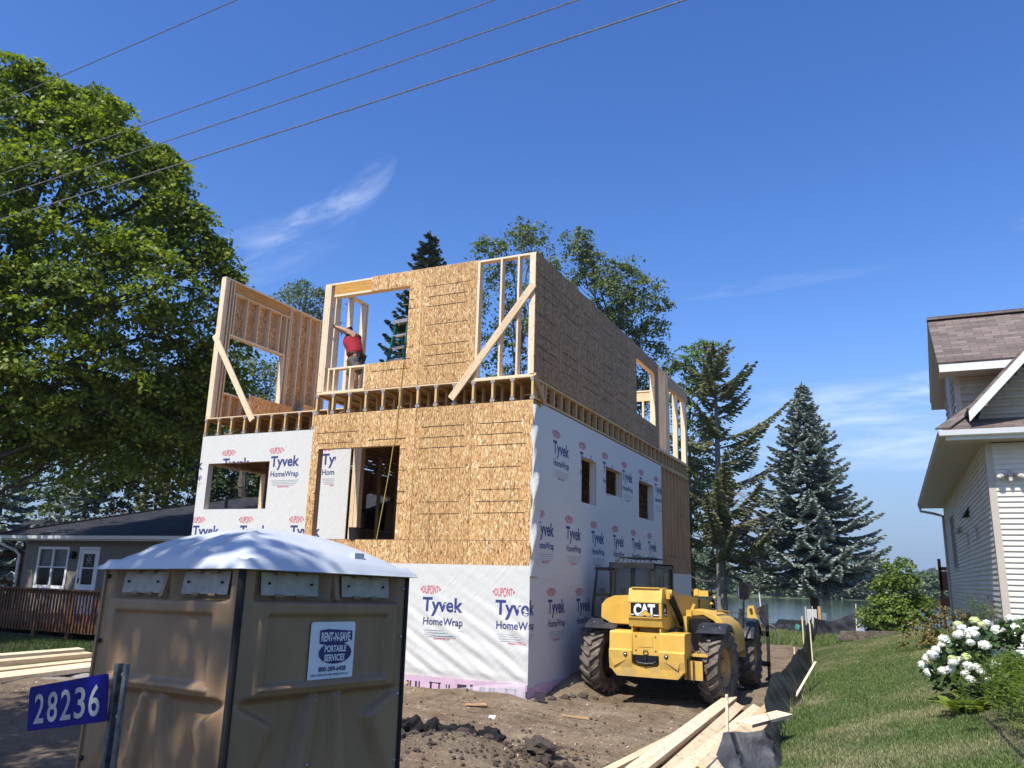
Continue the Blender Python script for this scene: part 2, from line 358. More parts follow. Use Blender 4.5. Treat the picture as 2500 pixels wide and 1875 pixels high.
# ================================================================ SETTING
def fence_x(y): return np.interp(y, [-6, -3, 3, 9, 14, 23], [4.12, 4.02, 3.93, 3.62, 3.15, 2.45])
def hnoise(x, y, s, seed=0):
    a = np.sin(x*1.7*s+y*.9*s+seed)+np.sin(x*-.8*s+y*2.1*s+seed*2.3+1.3)+np.sin(x*2.9*s-y*1.3*s+seed*.7+4.)+np.sin(x*.6*s+y*3.3*s+2.1*seed); return a/4
def height(x, y):
    x = np.asarray(x, float); y = np.asarray(y, float)
    lawn = .8*np.clip((x-fence_x(y)-.15)/3.2, 0, 1)*(1-.6*smooth((y-14)/8))
    dirt = (.05*hnoise(x, y, 1.1)+.03*hnoise(x, y, 3.1, 2)+.014*hnoise(x, y, 8.3, 5)+.008*hnoise(x, y, 19., 1))*(1-smooth((x-fence_x(y)+.1)/.3))
    bank = .26*np.exp(-((x-.25)/.5)**2)*smooth((y-.35)/1.6)*(1-smooth((y-9)/3))+.10*np.exp(-((y+.25)/.5)**2)*smooth((x+5)/1.)*(1-smooth((x+.3)/.6))
    tracks = -.05*np.exp(-((x-2.7)/.22)**2)-.05*np.exp(-((x-.75)/.22)**2)
    base = -.05*smooth((x-.2)/1.)*(1-smooth((x-3.5)/.5))
    mound = .30*np.exp(-((x-1.0)/.95)**2-((y+4.35)/.85)**2)
    z = lawn+dirt*smooth((x+11)/2)+bank+tracks*(1-smooth((x-3.4)/.3))*smooth((y+3)/2)+base+mound
    shore = smooth((y-32.5)/4); z = z*(1-shore)-.55*smooth((y-25)/4)-2.*shore
    return z
def hz(x, y): return float(height(np.array([x]), np.array([y]))[0])
def build_ground():
    xs = np.unique(np.concatenate([np.linspace(-900, -40, 14), np.linspace(-40, -12, 40), np.linspace(-12, 12, 340), np.linspace(12, 40, 40), np.linspace(40, 900, 14)]))
    ys = np.unique(np.concatenate([np.linspace(-60, -14, 14), np.linspace(-14, -6, 40), np.linspace(-6, 12, 260), np.linspace(12, 42, 90), np.linspace(42, 70, 6)]))
    X, Y = np.meshgrid(xs, ys, indexing='ij'); Z = height(X, Y); V = np.stack([X, Y, Z], -1).reshape(-1, 3)
    n, m = len(xs), len(ys); i = np.arange(n-1)[:, None]*m+np.arange(m-1)[None, :]; i = i.ravel()
    F = np.stack([i, i+m, i+m+1, i+1], 1)
    g = NG('site_ground'); p = g.pos(); xyz = g.sep(p)
    # --- dirt
    n1 = g.noise(p, 1.1, 6, .62); n2 = g.noise(p, 9, 5, .65); n3 = g.noise(p, 42, 4, .7)
    d = g.ramp(n1, [(.3, (.155, .106, .064)), (.5, (.235, .172, .11)), (.72, (.305, .235, .16))])
    d = g.mix(.6, d, g.ramp(n2, [(.32, .5), (.62, 1.)]), 'MULTIPLY'); d = g.mix(.5, d, g.ramp(n3, [(.34, .5), (.6, 1.)]), 'MULTIPLY')
    straw = g.vor(g.map(p, (90, 16, 40), (0, 0, .7)), 1, 'F1', 'Color'); straw2 = g.vor(g.map(p, (18, 85, 40), (0, 0, .4)), 1, 'F1', 'Color')
    sm = g.math('MAXIMUM', g.math('GREATER_THAN', g.sep(straw)[0], .93), g.math('GREATER_THAN', g.sep(straw2)[1], .94))
    d = g.mix(g.math('MULTIPLY', sm, g.rng(n1, .35, .6, .15, .75)), d, (.40, .31, .19))
    pale = g.math('MULTIPLY', g.rng(g.noise(p, .9, 5, .7, .4), .5, .66), g.rng(xyz[1], -5.5, -2.6, 1, 0)); pale = g.math('MULTIPLY', pale, g.rng(xyz[0], 1.6, 2.4)); d = g.mix(g.math('MULTIPLY', pale, .8), d, (.38, .34, .29))
    grav = g.math('MULTIPLY', g.rng(g.noise(p, 1.2, 4), .42, .55), g.math('MULTIPLY', g.rng(xyz[0], -8.2, -7.4, 1, 0), g.rng(xyz[1], -3.4, -3.0, 0, 1))); d = g.mix(g.math('MULTIPLY', grav, .8), d, (.36, .34, .32))
    dark = g.math('MULTIPLY', g.rng(g.math('ADD', xyz[1], g.math('MULTIPLY', n1, 2.2)), -3.2, -1.9, 1, 0), g.rng(xyz[0], -1.5, 2.6, 1, .25)); d = g.mix(g.math('MULTIPLY', dark, .62), d, g.mix(n2, (.045, .034, .026), (.15, .115, .085)))
    # --- grass soil
    gn = g.noise(p, .55, 5, .6); gn2 = g.noise(p, 14, 4, .65)
    gr = g.ramp(gn, [(.34, (.055, .08, .022)), (.5, (.085, .11, .035)), (.62, (.20, .175, .085))]); gr = g.mix(.7, gr, g.ramp(gn2, [(.3, .45), (.65, 1.)]), 'MULTIPLY')
    # --- masks
    wob = g.math('MULTIPLY', g.math('SUBTRACT', g.noise(p, 2.3, 4), .5), .5)
    fx = g.math('SUBTRACT', 4.02, g.math('MULTIPLY', g.math('MAXIMUM', g.math('SUBTRACT', xyz[1], 3.), 0.), .076))
    m1 = g.rng(g.math('SUBTRACT', g.math('ADD', xyz[0], g.math('MULTIPLY', wob, .25)), fx), -.06, .06)
    m2 = g.rng(g.math('ADD', xyz[1], g.math('MULTIPLY', wob, 2.5)), 16.6, 17.6)
    m3 = g.math('MULTIPLY', g.rng(g.math('ADD', xyz[0], wob), -9.7, -9.4, 1, 0), g.rng(g.math('ADD', xyz[1], g.math('ADD', wob, g.math('MULTIPLY', xyz[0], -.18))), -.4, .1))
    m = g.math('MAXIMUM', g.math('MAXIMUM', m1, m2), m3)
    c = g.mix(m, d, gr)
    hgt = g.math('ADD', g.math('ADD', g.math('MULTIPLY', n2, .5), g.math('MULTIPLY', n3, .22)), g.math('MULTIPLY', sm, .12)); g.bump(hgt, .9, .06)
    o = np_mesh('ground', V, F, g.done(c, .95, 0, .15), smooth=True); tag(o, kind='structure')
build_ground()
def build_lake():
    g = NG('lake_water'); p = g.pos()
    nb = g.noise(g.map(p, (.05, .30, 1)), 1, 4, .55); nf = g.noise(g.map(p, (.5, 1.6, 1)), 1, 3, .6)
    g.bump(g.math('ADD', nb, g.math('MULTIPLY', nf, .4)), .30, .25)
    m = g.done((.03, .045, .042), .08, 0, .5)
    mb = MB(); mb.face([(-2500, 34, -1.), (2500, 34, -1.), (2500, 2600, -1.), (-2500, 2600, -1.)]); tag(mb.build('lake', m), kind='structure')
build_lake()

# ================================================================ HOUSE UNDER CONSTRUCTION
HOT, HTT, HTP = 5.09, 5.497, 7.91; XL = -4.877; XW = -9.28; YR = 1.33; YB = 12.26; HTL = 9.17
PF = lambda y: (lambda a, b, d: (a, y+d, b))
PS = lambda x: (lambda a, b, d: (x-d, a, b))
house = thing('house_under_construction', 'half-built two-storey house of strand board and white printed wrap with open upper walls', 'house')
NAIL = (.40, .60, .80, 1.2, 1.6, 1.82, 2.02)
def nail_lines(mb, f, rect, ztop, a_org, holes, sgn=1, rows=NAIL, hi=1):
    """thin dark nail rows per sheet and vertical layout lines at each stud"""
    a0, a1, b0, b1 = rect
    def strip(p, q, r, t, mi):
        put_polys(mb, f, np.array([(p, r), (q, r), (q, t), (p, t)]), [(0, 1, 2, 3)], mi, (a0, a1, b0, b1), holes)
    k = -40
    while k < 40:
        a = a_org+k*SP
        if a0+.03 < a < a1-.03: strip(a-.0035, a+.0035, b0, b1, hi+1 if k % 3 else hi)
        if k % 3 == 0:
            for r in rows:
                z = ztop-r+random.uniform(-.012, .012); e = random.uniform(0, .06); t = random.uniform(.005, .0085)
                if b0 < z < b1 and random.random() < .93: strip(a+.10+e, a+1.10-e*1.6, z-t, z+t, hi)
        k += 1
# ---- sheathing of the bump-out front, both floors
mb = MB(); OPEN1 = (-4.70, -2.765, 2.59, 4.37)
mb.panel(PF(0), (XL, 0, .22, HOT-.02), [OPEN1], .011); nail_lines(mb, PF(-.0015), (XL, 0, 2.17, HOT-.02), HOT, 0, [OPEN1])
put_polys(mb, PF(-.002), np.array([(XL, 2.587), (0, 2.587), (0, 2.593), (XL, 2.593)]), [(0, 1, 2, 3)], 2)
W2 = (-4.65, -2.755, 6.055, 7.585)
sheathing = mb.build('front_sheathing', [MAT['osb'], MAT['dark_line'], MAT['chalk_line']], house)
mb = MB(); up_h = [(-4.65, -2.755, 6.055, 7.60), (-4.9, -3.69, 7.5, 8.), (-4.9, -3.70, 5.5, 6.06)]
mb.panel(PF(0), (-4.65, -1.24, 5.53, HTP+.01), up_h, .011); nail_lines(mb, PF(-.0015), (-3.7, -1.24, 5.53, HTP), HTP, -1.24-1.2192, up_h)
mb.build('front_sheathing', [MAT['osb'], MAT['dark_line'], MAT['chalk_line']], house)
# ---- sheathing of the long side
mb = MB(); S1 = [(2.50, 3.41, 3.48, 4.40), (4.07, 5.24, 3.82, 4.41), (6.64, 7.99, 3.49, 4.41)]
mb.panel(PS(0), (.0115, 8.85, .2, HOT-.02), S1, .011); mb.panel(PS(0), (8.851, YB, 2.18, 2.60), [], .011); mb.panel(PS(-.0), (8.851, YB, .2, 2.0), [], .011)
WS = (6.55, 8.37, 6.09, 7.57); mb.panel(PS(.003), (0, 8.7, 5.52, HTP+.01), [WS], .014); nail_lines(mb, PS(.0055), (0, 8.7, 5.52, HTP), HTP+.02, .0, [WS])
mb.build('side_sheathing', [MAT['osb_shaded'], MAT['dark_line'], MAT['dark_line']], house)
# ---- sheathing of the recessed left front and the outer left wall
mb = MB(); WL = (-9.0, -7.13, 3.32, 4.40); mb.panel(PF(YR), (XW, XL, .2, HOT-.02), [WL], .011)
LW = [(1.75, 3.42, 3.3, 4.41), (8.2, 9.3, 3.3, 4.40)]; mb.panel(lambda a, b, d: (XW-.001+d, a, b), (YR+.012, YB, .2, HOT-.02), LW, .011)
UW = [(1.80, 3.66, 6.25, 7.70)]; mb.panel(lambda a, b, d: (XW-.001+d, a, b), (YR, 5.62, 5.5, HTL-.04), UW, .011)
mb.panel(lambda a, b, d: (a, YB-d, b), (XW, 0, .2, HOT), [(-8., -6.8, 3.2, 4.5), (-4., -2., 2.3, 4.5)], .011)
mb.build('outer_sheathing', [MAT['osb']], house)
# ---- floors, inner partitions
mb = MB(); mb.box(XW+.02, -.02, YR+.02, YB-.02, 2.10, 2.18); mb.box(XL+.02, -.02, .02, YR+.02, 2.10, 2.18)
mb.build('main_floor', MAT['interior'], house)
mb = MB(); mb.box(XL+.01, -.02, .02, YR, HTT+.001, HTT+.02, 0, True); mb.box(XW+.02, -.02, YR+.02, YB-.02, HTT+.001, HTT+.02, 0, True); mb.build('upper_floor_deck', MAT['osb'], house)
# ---- wall frames: every stick is a board
def frame(name, m='pine'):
    o = bpy.data.objects.new(name, None); COL.objects.link(o); o.parent = house; return o
def stick(par, name, x0, x1, y0, y1, z0, z1, m='pine_pale'):
    mb = MB(); mb.box(x0, x1, y0, y1, z0, z1); return mb.build(name, MAT[m], par, bevel=.003)
T = .038; D6 = .14
fr = frame('front_wall_frame')                                       # upper front of the bump-out
Y0, Y1 = .012, .152
stick(fr, 'bottom_plate', XL, -.001, Y0, Y1, 5.519, 5.557); stick(fr, 'top_plate', XL, -.001, Y0, Y1, HTP-T-.002, HTP-.002)
for x in (XL+.001, XL+.041, XL+.081, XL+.121): stick(fr, 'stud', x, x+T, Y0-(.006 if x < XL+.1 else 0), Y1, 5.558, HTP-T-.003)
stick(fr, 'header', -4.63, -2.72, Y0+.001, Y1-.02, 7.645, HTP-T-.004, 'lvl'); stick(fr, 'header_plate', -4.63, -2.72, Y0, Y1, 7.60, 7.644)
stick(fr, 'sill_plate', -4.64, -2.72, Y0, Y1, 6.012, 6.05)
for x in (-4.635, -4.50, -4.10, -3.74): stick(fr, 'cripple_stud', x, x+T, Y0, Y1, 5.558, 6.011)
for x in (-2.755, -2.714, -2.03, -1.62, -1.262, -1.222, -.745, -.385): stick(fr, 'stud', x, x+T, Y0, Y1, 5.558, HTP-T-.003)
stick(fr, 'corner_post', -.135, -.095, Y0, Y1, 5.558, HTP-T-.003); stick(fr, 'corner_post', -.094, -.0005, Y0-.012, Y1, 5.558, HTP-T-.003)
fr = frame('return_wall_frame')                                       # short wall going back from the left corner
for y in (.154, .36, .80, 1.26, 1.34): stick(fr, 'stud', XL+.02, XL+.15, y, y+T, 5.558, 7.86)
stick(fr, 'top_plate', XL+.02, XL+.15, .154, 1.38, 7.861, 7.90); stick(fr, 'bottom_plate', XL+.02, XL+.15, .154, 1.38, 5.519, 5.557)
fr = frame('side_wall_frame')                                        # upper long side
X0, X1 = -.152, -.0125
stick(fr, 'top_plate', X0, X1, .154, YB, HTP-T-.002, HTP-.002); stick(fr, 'bottom_plate', X0, X1, .154, YB, 5.519, 5.557)
for y in [.56+SP*k for k in range(15)]: stick(fr, 'stud', X0, X1, y, y+T, 5.558, HTP-T-.003, 'pine')
stick(fr, 'window_header', X0, X1, 6.40, 8.5, 7.585, HTP-T-.004, 'pine'); stick(fr, 'window_sill', X0, X1, 6.5, 8.42, 6.04, 6.08, 'pine')
for y in (8.385, 8.45, 8.72, 8.80, 9.05, 9.30, 9.58, 9.72, 9.86): stick(fr, 'stud', X0, X1, y, y+T, 5.558, HTP-T-.003)
stick(fr, 'wall_header', X0+.02, X1+.016, 9.92, YB, 7.54, HTP-T-.004, 'stud')
for y in (9.93, 10.92, 11.0, 12.0, 12.10, 12.18): stick(fr, 'stud', X0, X1, y, y+T+.02, 5.558, 7.538, 'pine_pale')
stick(fr, 'cross_wall_header', -2.6, -.16, 9.6, 9.68, 7.10, 7.36, 'pine'); stick(fr, 'cross_wall_plate', -2.6, -.16, 9.58, 9.70, 7.37, 7.41)
for x in (-2.5, -1.7, -.72, -.24): stick(fr, 'stud', x, x+.05, 9.59, 9.69, 5.52, 7.09)
fr = frame('rear_wall_frame')
stick(fr, 'top_plate', XW+.3, -.16, YB-.14, YB, HTP-T-.002, HTP-.002)
for k in range(12): x = -.3-k*.75; stick(fr, 'stud', x-T, x, YB-.14, YB, 5.52, HTP-T-.003)
fr = frame('left_wall_frame')                                        # tall upper wall at the far left
A0, A1 = XW+.012, XW+.152
stick(fr, 'top_plate', A0, A1, YR, 5.6, HTL-T, HTL); stick(fr, 'bottom_plate', A0, A1, YR, 5.6, 5.519, 5.557)
stick(fr, 'end_post', A0-.01, A1+.0, YR-.002, YR+.06, 5.558, HTL-T-.002)
for y in (YR+.062, YR+.104, YR+.20, YR+.30): stick(fr, 'stud', A0, A1, y, y+T, 5.558, HTL-T-.002 if y > YR+.1 else HTL-T-.002, 'pine')
stick(fr, 'header', A0, A1-.03, 1.70, 3.80, 8.86, HTL-T-.003, 'lvl'); stick(fr, 'header_plate', A0, A1, 1.67, 3.80, 8.82, 8.859, 'pine')
stick(fr, 'window_header', A0, A1, 1.67, 3.72, 7.70, 7.75, 'pine_pale'); stick(fr, 'window_sill', A0, A1, 1.67, 3.72, 6.2, 6.24, 'pine_pale')
for y in (1.72, 2.15, 2.58, 3.0, 3.42, 3.66): stick(fr, 'cripple_stud', A0, A1, y, y+T, 7.752, 8.818, 'pine')
for y in (1.9, 2.3, 2.7, 3.1, 3.5): stick(fr, 'cripple_stud', A0, A1, y, y+T, 5.558, 6.198, 'pine')
stick(fr, 'stud', A0, A1+.001, 3.68, 3.72, 5.558, 7.69, 'pine_pale')
for y in (3.80, 3.86, 4.24, 4.66, 5.08, 5.5): stick(fr, 'stud', A0, A1, y, y+T+.004, 5.558, HTL-T-.002, 'pine')
# first floor frames seen through the openings
fr = frame('main_floor_frame')
for x in (XL+.001, -4.745): stick(fr, 'jamb_stud', x, x+.044, .012, .152, 2.19, HOT-.03, 'stud')
for x in (-2.76, -2.71): stick(fr, 'jamb_stud', x, x+.044, .012, .152, 2.19, HOT-.03, 'stud')
stick(fr, 'opening_header', -4.70, -2.77, .012, .152, 4.372, 4.64, 'stud'); stick(fr, 'opening_sill', -4.70, -2.77, .012, .152, 2.55, 2.588, 'stud')
for x in (-4.83, -4.72): stick(fr, 'jamb_stud', x, x+.10, YR+.02, YR+.16, 2.19, HOT-.03, 'pine')
for k in range(6): y = 2.0+k*.9; stick(fr, 'partition_stud', -7.1, -7.0, y, y+.04, 2.19, HOT-.02, 'stud')
for k in range(10): y = 2.5+k*.85; stick(fr, 'left_wall_stud', XW+.012, XW+.15, y, y+.04, 4.45 if y < 3.4 or 8. < y < 9.4 else 2.19, HOT-.02, 'stud')
for (a, b) in ((1.72, 3.46), (8.16, 9.34)):
    stick(fr, 'window_frame_header', XW+.013, XW+.15, a, b, 4.41, 4.45, 'pine'); stick(fr, 'window_frame_sill', XW+.013, XW+.15, a, b, 3.25, 3.295, 'pine')
stick(fr, 'window_frame_jamb', XW+.013, XW+.15, 3.425, 3.47, 3.296, 4.409, 'pine_pale'); stick(fr, 'window_frame_jamb', XW+.013, XW+.15, 9.31, 9.35, 3.296, 4.409, 'pine_pale')
for (a, b, c, d) in S1:
    for y in (a-.045, b+.001): stick(fr, 'window_frame_jamb', -.15, -.0125, y, y+.044, 2.3, 5., 'pine' if y < a else 'wrap')
    stick(fr, 'window_frame_header', -.15, -.0125, a, b, d+.001, d+.05, 'pine'); stick(fr, 'window_frame_sill', -.15, -.0125, a, b, c-.05, c-.001, 'pine')
for (a, b, c, d) in (WL,):
    for x in (a-.045, b+.001): stick(fr, 'window_frame_jamb', x, x+.044, YR+.012, YR+.15, 2.3, 5., 'wrap')
    stick(fr, 'window_frame_header', a, b, YR+.012, YR+.15, d+.001, d+.2, 'stud'); stick(fr, 'window_frame_sill', a, b, YR+.012, YR+.15, c-.05, c-.001, 'pine_pale')
mb = MB(); mb.box(-3.1, -3.0, 2.4, 9., 2.19, HOT-.02, 0, True); mb.box(-3.0, -.2, 8.9, 9.0, 2.19, HOT-.02, 0, True); mb.build('inner_partition', MAT['osb'], house)
fr = frame('rear_bay_frame')                                         # unsheathed studs past the wrap
for k in range(9): y = 8.87+k*.41; stick(fr, 'stud', -.152, -.0005, y, y+.04, 2.2, HOT-.045, 'stud')
stick(fr, 'top_plate', -.152, 0, 8.852, YB, HOT-.044, HOT-.002, 'stud')
mb = MB(); mb.box(-.175, -.155, 8.86, YB, 2.19, HOT-.05, 0, True); mb.build('bay_backing', MAT['stud'], fr)
# ---- open-web floor trusses
def truss(x, y0, y1, web=True):
    mb = MB(); h0, h1 = HOT, HTT-.002
    mb.box(x-.044, x+.044, y0, y1, h0, h0+T); mb.box(x-.044, x+.044, y0, y1, h1-T, h1)
    mb.box(x-.022, x+.022, y0, y0+.085, h0+T, h1-T); mb.box(x-.022, x+.022, y0+.40, y0+.48, h0+T, h1-T)
    y = y0+.5; up = True
    while web and y+.75 < y1: mb.beam((x, y, h0+T if up else h1-T), (x, y+.72, h1-T if up else h0+T), .085, T, (0, 0, 1)); y += .74; up = not up
    for z in (h0-.012, h1-.078): mb.box(x-.027, x+.027, y0-.002, y0+.001, z, z+.088, 1)
    mb.build('floor_truss', [MAT['truss'], MAT['gal']], house)
for k in range(13): truss(XL+.03+(-.03-.03-XL)*k/12, .003, YB-.02, k < 12)
for k in range(10): truss(XW+.03+k*SP, YR+.003, YB-.02)
mb = MB(); y = .15; xx = -.002                                        # side ladder
mb.box(-.09, .001, .09, YB, HOT-.001, HOT+T); mb.box(-.09, .001, .09, YB, HTT-T, HTT+.012)
while y < YB: mb.box(-.09, -.001, y, y+.06, HOT+T, HTT-T); y += SP

mb.build('side_truss', [MAT['stud']], house)
for (a, b, yy) in ((XL, 0, -.001), (XW, XL-.01, YR-.001)):
    mb = MB(); mb.box(a, b, yy, yy+.09, HTT-.003, HTT+.022, 0); mb.build('rim_board', MAT['pine'], house)
# ---- foundation foam with its prints and clear film
mb = MB(); mb.box(XL, .0, -.03, .3, -.35, .245); mb.box(-.3, .03, .301, YB, -.35, .22)
f = PF(-.0325)
for x in (-2.5, -1.05):
    for (a, b, t) in ((.0, .05, .12), (.18, .23, .1), (.25, .28, .1), (.36, .40, .1), (.43, .46, .1), (.66, .70, .11), (.83, .86, .11), (.98, 1.0, .09), (1.03, 1.06, .09)): put_polys(mb, f, np.array([(x+a, .05), (x+b, .05), (x+b, .06+t), (x+a, .06+t)]), [(0, 1, 2, 3)], 1)
    put_polys(mb, f, np.array([(x+1.2, .03), (x+1.38, .03), (x+1.38, .17), (x+1.2, .17)]), [(0, 1, 2, 3)], 1)
    put_polys(mb, f, np.array([(x+.64, .15), (x+.88, .15), (x+.88, .165), (x+.64, .165)]), [(0, 1, 2, 3)], 1)
mb.build('foundation_insulation', [MAT['pink'], MAT['ink_black']], house)
g = NG('clear_plastic_film'); fm = g.done((.8, .78, .8), .25, 0, .5, Alpha=.42); MAT['film'] = fm
mb = MB(); mb.grid(lambda u, v: (XL+4.86*u, -.055-.02*math.sin(u*40)*(1-v)-.01, -.12+v*(.28+.05*math.sin(u*7+1)-.08*math.sin(u*3.1)**2+.06*max(0, u-.75)*4)), 60, 6); mb.build('film_skirt', fm, house)
# ---- house wrap
def wrap(name, f, f_ink, rect, holes, stamps, th=.003):
    mb = MB(); mb.panel(f, rect, holes, th); o = mb.build(name, MAT['wrap'], house)
    ib = MB()
    for (x, z) in stamps: stamp(ib, f_ink, x, z, rect, holes)
    ib.build('printed_lettering', [MAT['ink_blue'], MAT['ink_red'], MAT['ink_grey']], o); return o
wrap('house_wrap', PF(YR-.004), PF(YR-.0065), (XW, XL+.0, .25, HOT-.02), [WL], [(-8.60-1.45+k*1.45, 4.64) for k in range(5)]+[(-9.31+k*1.45, 3.08) for k in range(4)])
wrap('house_wrap', PF(YR-.012), PF(YR-.0145), (-5.27, XL-.002, .26, HOT-.03), [], [])
wrap('house_wrap', PS(.004), PS(.0065), (.33, 8.85, 1.97, HOT-.025), S1, [(.90+k*1.443, 4.63) for k in range(6)]+[(.17+k*1.443, 3.08) for k in range(6)])
wrap('house_wrap', PS(.002), PS(.0045), (-.003, 8.9, .2, 1.975), [], [(-.68+k*1.445, 1.73) for k in range(7)])
wrap('house_wrap', PS(.003), PS(.0055), (8.9, YB, .2, 2.18), [], [])
def front_lower():
    def disp(a, z):
        s = (a+4.9)*.62+(z-.2)*.95; t = (a+4.9)*.5-(z-.2)*.7
        fold = math.sin(s*17+2.2*math.sin(t*1.6)+.7*math.sin(a*3.1))*.5+math.sin(s*31+1.7*math.sin(t*2.3+1))*.28
        amp = .017*min(1, max(0, (1.75-z)/1.0))+.0022; e = min(1, (z-.25)/.12, (2.16-z)/.10, (0-a)/.06+.02)
        return .004+max(0, e)*(amp*(fold+.9))
    mb = MB(); mb.grid(lambda u, v: (XL*(1-u), -disp(XL*(1-u), .25+1.913*v), .25+1.913*v), 150, 90); o = mb.build('house_wrap', MAT['wrap'], house)
    ib = MB()
    for x in (-2.13-1.45, -2.13, -.68): stamp(ib, lambda a, b, d: (a, -disp(a, b)-.0025, b), x, 1.72, (XL, -.004, .25, 2.16))
    ib.build('printed_lettering', [MAT['ink_blue'], MAT['ink_red'], MAT['ink_grey']], o)
front_lower()
def flap():
    """loose end of the wrap curling round the corner"""
    def F(u, v):
        z = 1.97+v*2.98; k = .55+.45*math.sin(PI*min(1, v*1.02))+.10*math.sin(v*15); wv = .018*math.sin(v*23+u*5)+.012*math.sin(v*41+u*9)
        t = u*2.0
        if t < 1: return (.006+.09*k*math.sin(t*PI/2)+wv*t, .36+.06*v-(.36+.05*v)*t*.98, z+.02*t)
        s = t-1; return (.006+.09*k*math.cos(s*1.3)-.015*s+wv, .02*math.cos(s*3)-.05*math.sin(s*2.6), z+.02+.1*(1-abs(2*v-1))*s*.2)
    mb = MB(); mb.grid(F, 20, 70); o = mb.build('wrap_flap', MAT['wrap'], house)
flap()
# ---- braces nailed across
mb = MB(); mb.beam((-1.68, -.030, 5.19), (-.03, -.030, 7.25), .04, .14, (0, 0, 1)); mb.build('diagonal_brace', MAT['pine'], house, bevel=.003)
mb = MB(); mb.beam((-9.27, YR-.03, 7.62), (-7.76, YR-.03, 5.38), .04, .14, (0, 0, 1)); mb.build('diagonal_brace', MAT['pine_pale'], house, bevel=.003)
mb = MB(); mb.beam((.04, -.06, 5.52), (.04, .42, 5.06), .04, .09, (0, 0, 1)); mb.build('diagonal_brace', MAT['stud'], house, bevel=.003)
# ================================================================ PORTABLE TOILET
def sbox(x, a, b, w): return float(smooth((x-a)/w)*smooth((b-x)/w))
g = NG('tan_moulded_plastic'); o_ = g.obj(); n_ = g.noise(o_, 2.2, 5, .6); n2_ = g.noise(g.map(o_, (9, 9, 1.5)), 1, 5, .65)
c_ = g.ramp(n_, [(.3, (.245, .158, .082)), (.7, (.305, .20, .108))]); c_ = g.mix(.35, c_, g.ramp(n2_, [(.35, .6), (.62, 1.)]), 'MULTIPLY')
ru = g.noise(g.map(o_, (4, 4, 22)), 1, 4, .6, .5); c_ = g.mix(g.rng(ru, .70, .80, 0, .4), c_, (.25, .12, .04))
g.bump(g.noise(o_, 420, 3), .07, .001); MAT['tan'] = g.done(c_, .48, 0, .4)
MAT['roof_plastic'] = plain('translucent_roof_plastic', (.53, .555, .565), .42, 0, .06, 3); MAT['vent_plastic'] = plain('milky_vent_plastic', (.36, .35, .30), .45, 0, .14, 14)
MAT['black'] = plain('black_rubber', (.010, .010, .010), .7, 0, .2, 20); MAT['bolt_dark'] = plain('dark_bolt', (.03, .027, .025), .5, .2, .2)
MAT['sticker'] = plain('sticker_white', (.68, .72, .74), .4, 0, .03, 9); MAT['sticker_blue'] = plain('sticker_navy', (.018, .016, .13), .4, 0, .1, 9)
pj = thing('portable_toilet', 'tan plastic portable toilet with pale domed roof and a hire sticker on its side', 'toilet')
PE1 = Vector((.163, .987, 0)).normalized(); PE2 = Vector((-.987, .163, 0)).normalized(); PB = Vector((2.893, -9.882, 0)); PA = 1.14
PZ = Vector((0, 0, 1)); tilt = Matrix.Rotation(math.radians(-1.6), 4, (PE1-PE2).normalized())
pxf = Matrix.Translation(PB) @ tilt @ Matrix(((PE1.x, PE2.x, 0, 0), (PE1.y, PE2.y, 0, 0), (0, 0, 1, 0), (0, 0, 0, 1)))
# local: x along the right face, y along the left face, origin = near corner
def relief(s, z):
    """moulded outward relief of a side wall; s 0..1.14 across, z height"""
    d = 0.
    up = sbox(z, 1.40, 1.853, .022); d += .030*up*sbox(s, .05, 1.09, .07)                     # raised upper field
    d -= .024*sbox(s, .15, .97, .014)*sbox(z, 1.462, 1.785, .014)                              # sunk panel
    d += .012*sbox(s, .12, .98, .02)*sbox(z, 1.432, 1.458, .010)                               # lip under it
    d -= .050*sbox(z, 1.835, 2.15, .014)*(sbox(s, .07, .56, .05)+sbox(s, .60, 1.08, .05))
    if z < 1.41:
        f = float(smooth((1.41-z)/.03)); k = (1.41-z)
        w = .10+.16*k+.10*k*k; dx = abs(s-.57)
        d -= .030*f
        d += .052*f*float(smooth((w+.03-dx)/.05))*(1-.55*float(smooth((.06+.1*k-dx)/.03)))     # central flute with a channel
        for c in (.0, 1.14):                                                                    # triangular corner gussets
            e = abs(s-c); lim = .40-.55*k-(.30*float(smooth((.16-k)/.16))); d += .036*f*float(smooth((lim-e)/.10))*float(smooth(k/.02))
        d += .026*float(smooth((k-.55)/.2))*sbox(s, .05, 1.09, .1)
    return d*sbox(s, .008, 1.132, .03)
mb = MB()
mb.grid(lambda u, v: (u*PA, -relief(u*PA, v*2.), v*2.), 130, 240); mb.grid(lambda u, v: (-relief(PA-u*PA, v*2.), PA-u*PA, v*2.), 130, 240)
mb.grid(lambda u, v: (PA+.0, u*PA, v*2.), 2, 2); mb.grid(lambda u, v: (PA-u*PA, PA, v*2.), 2, 2)
mb.build('cabin_wall', MAT['tan'], pj, xf=pxf)
for (x, y, s) in ((0, 0, .030), (PA, 0, .022)): mb = MB(); mb.cyl((x-.004, y-.004, 0), (x-.004, y-.004, 2.0), s*.62, n=10); mb.build('corner_trim', MAT['black'], pj, xf=pxf)
mb = MB(); mb.box(-.012, .006, PA-.004, PA+.014, 0, 2.0); mb.build('edge_flange', MAT['tan'], pj, xf=pxf)
mb = MB()
for z in (.45, 1.05, 1.62, 1.95): mb.sphere((-.012, PA-.03, z), .013, 6)
for z in (1.38, 1.29, 1.13, 1.03): mb.sphere((-.015, .80, z), .011, 6)
mb.build('bolt', MAT['bolt_dark'], pj, xf=pxf)
mb = MB()
for z in (1.92, 1.66, 1.36, 1.02): mb.sphere((PA-.035, -.004, z), .010, 6)
for x, z in ((.30, 1.07), (.46, 1.09)): mb.sphere((x, -.028, z), .007, 6)
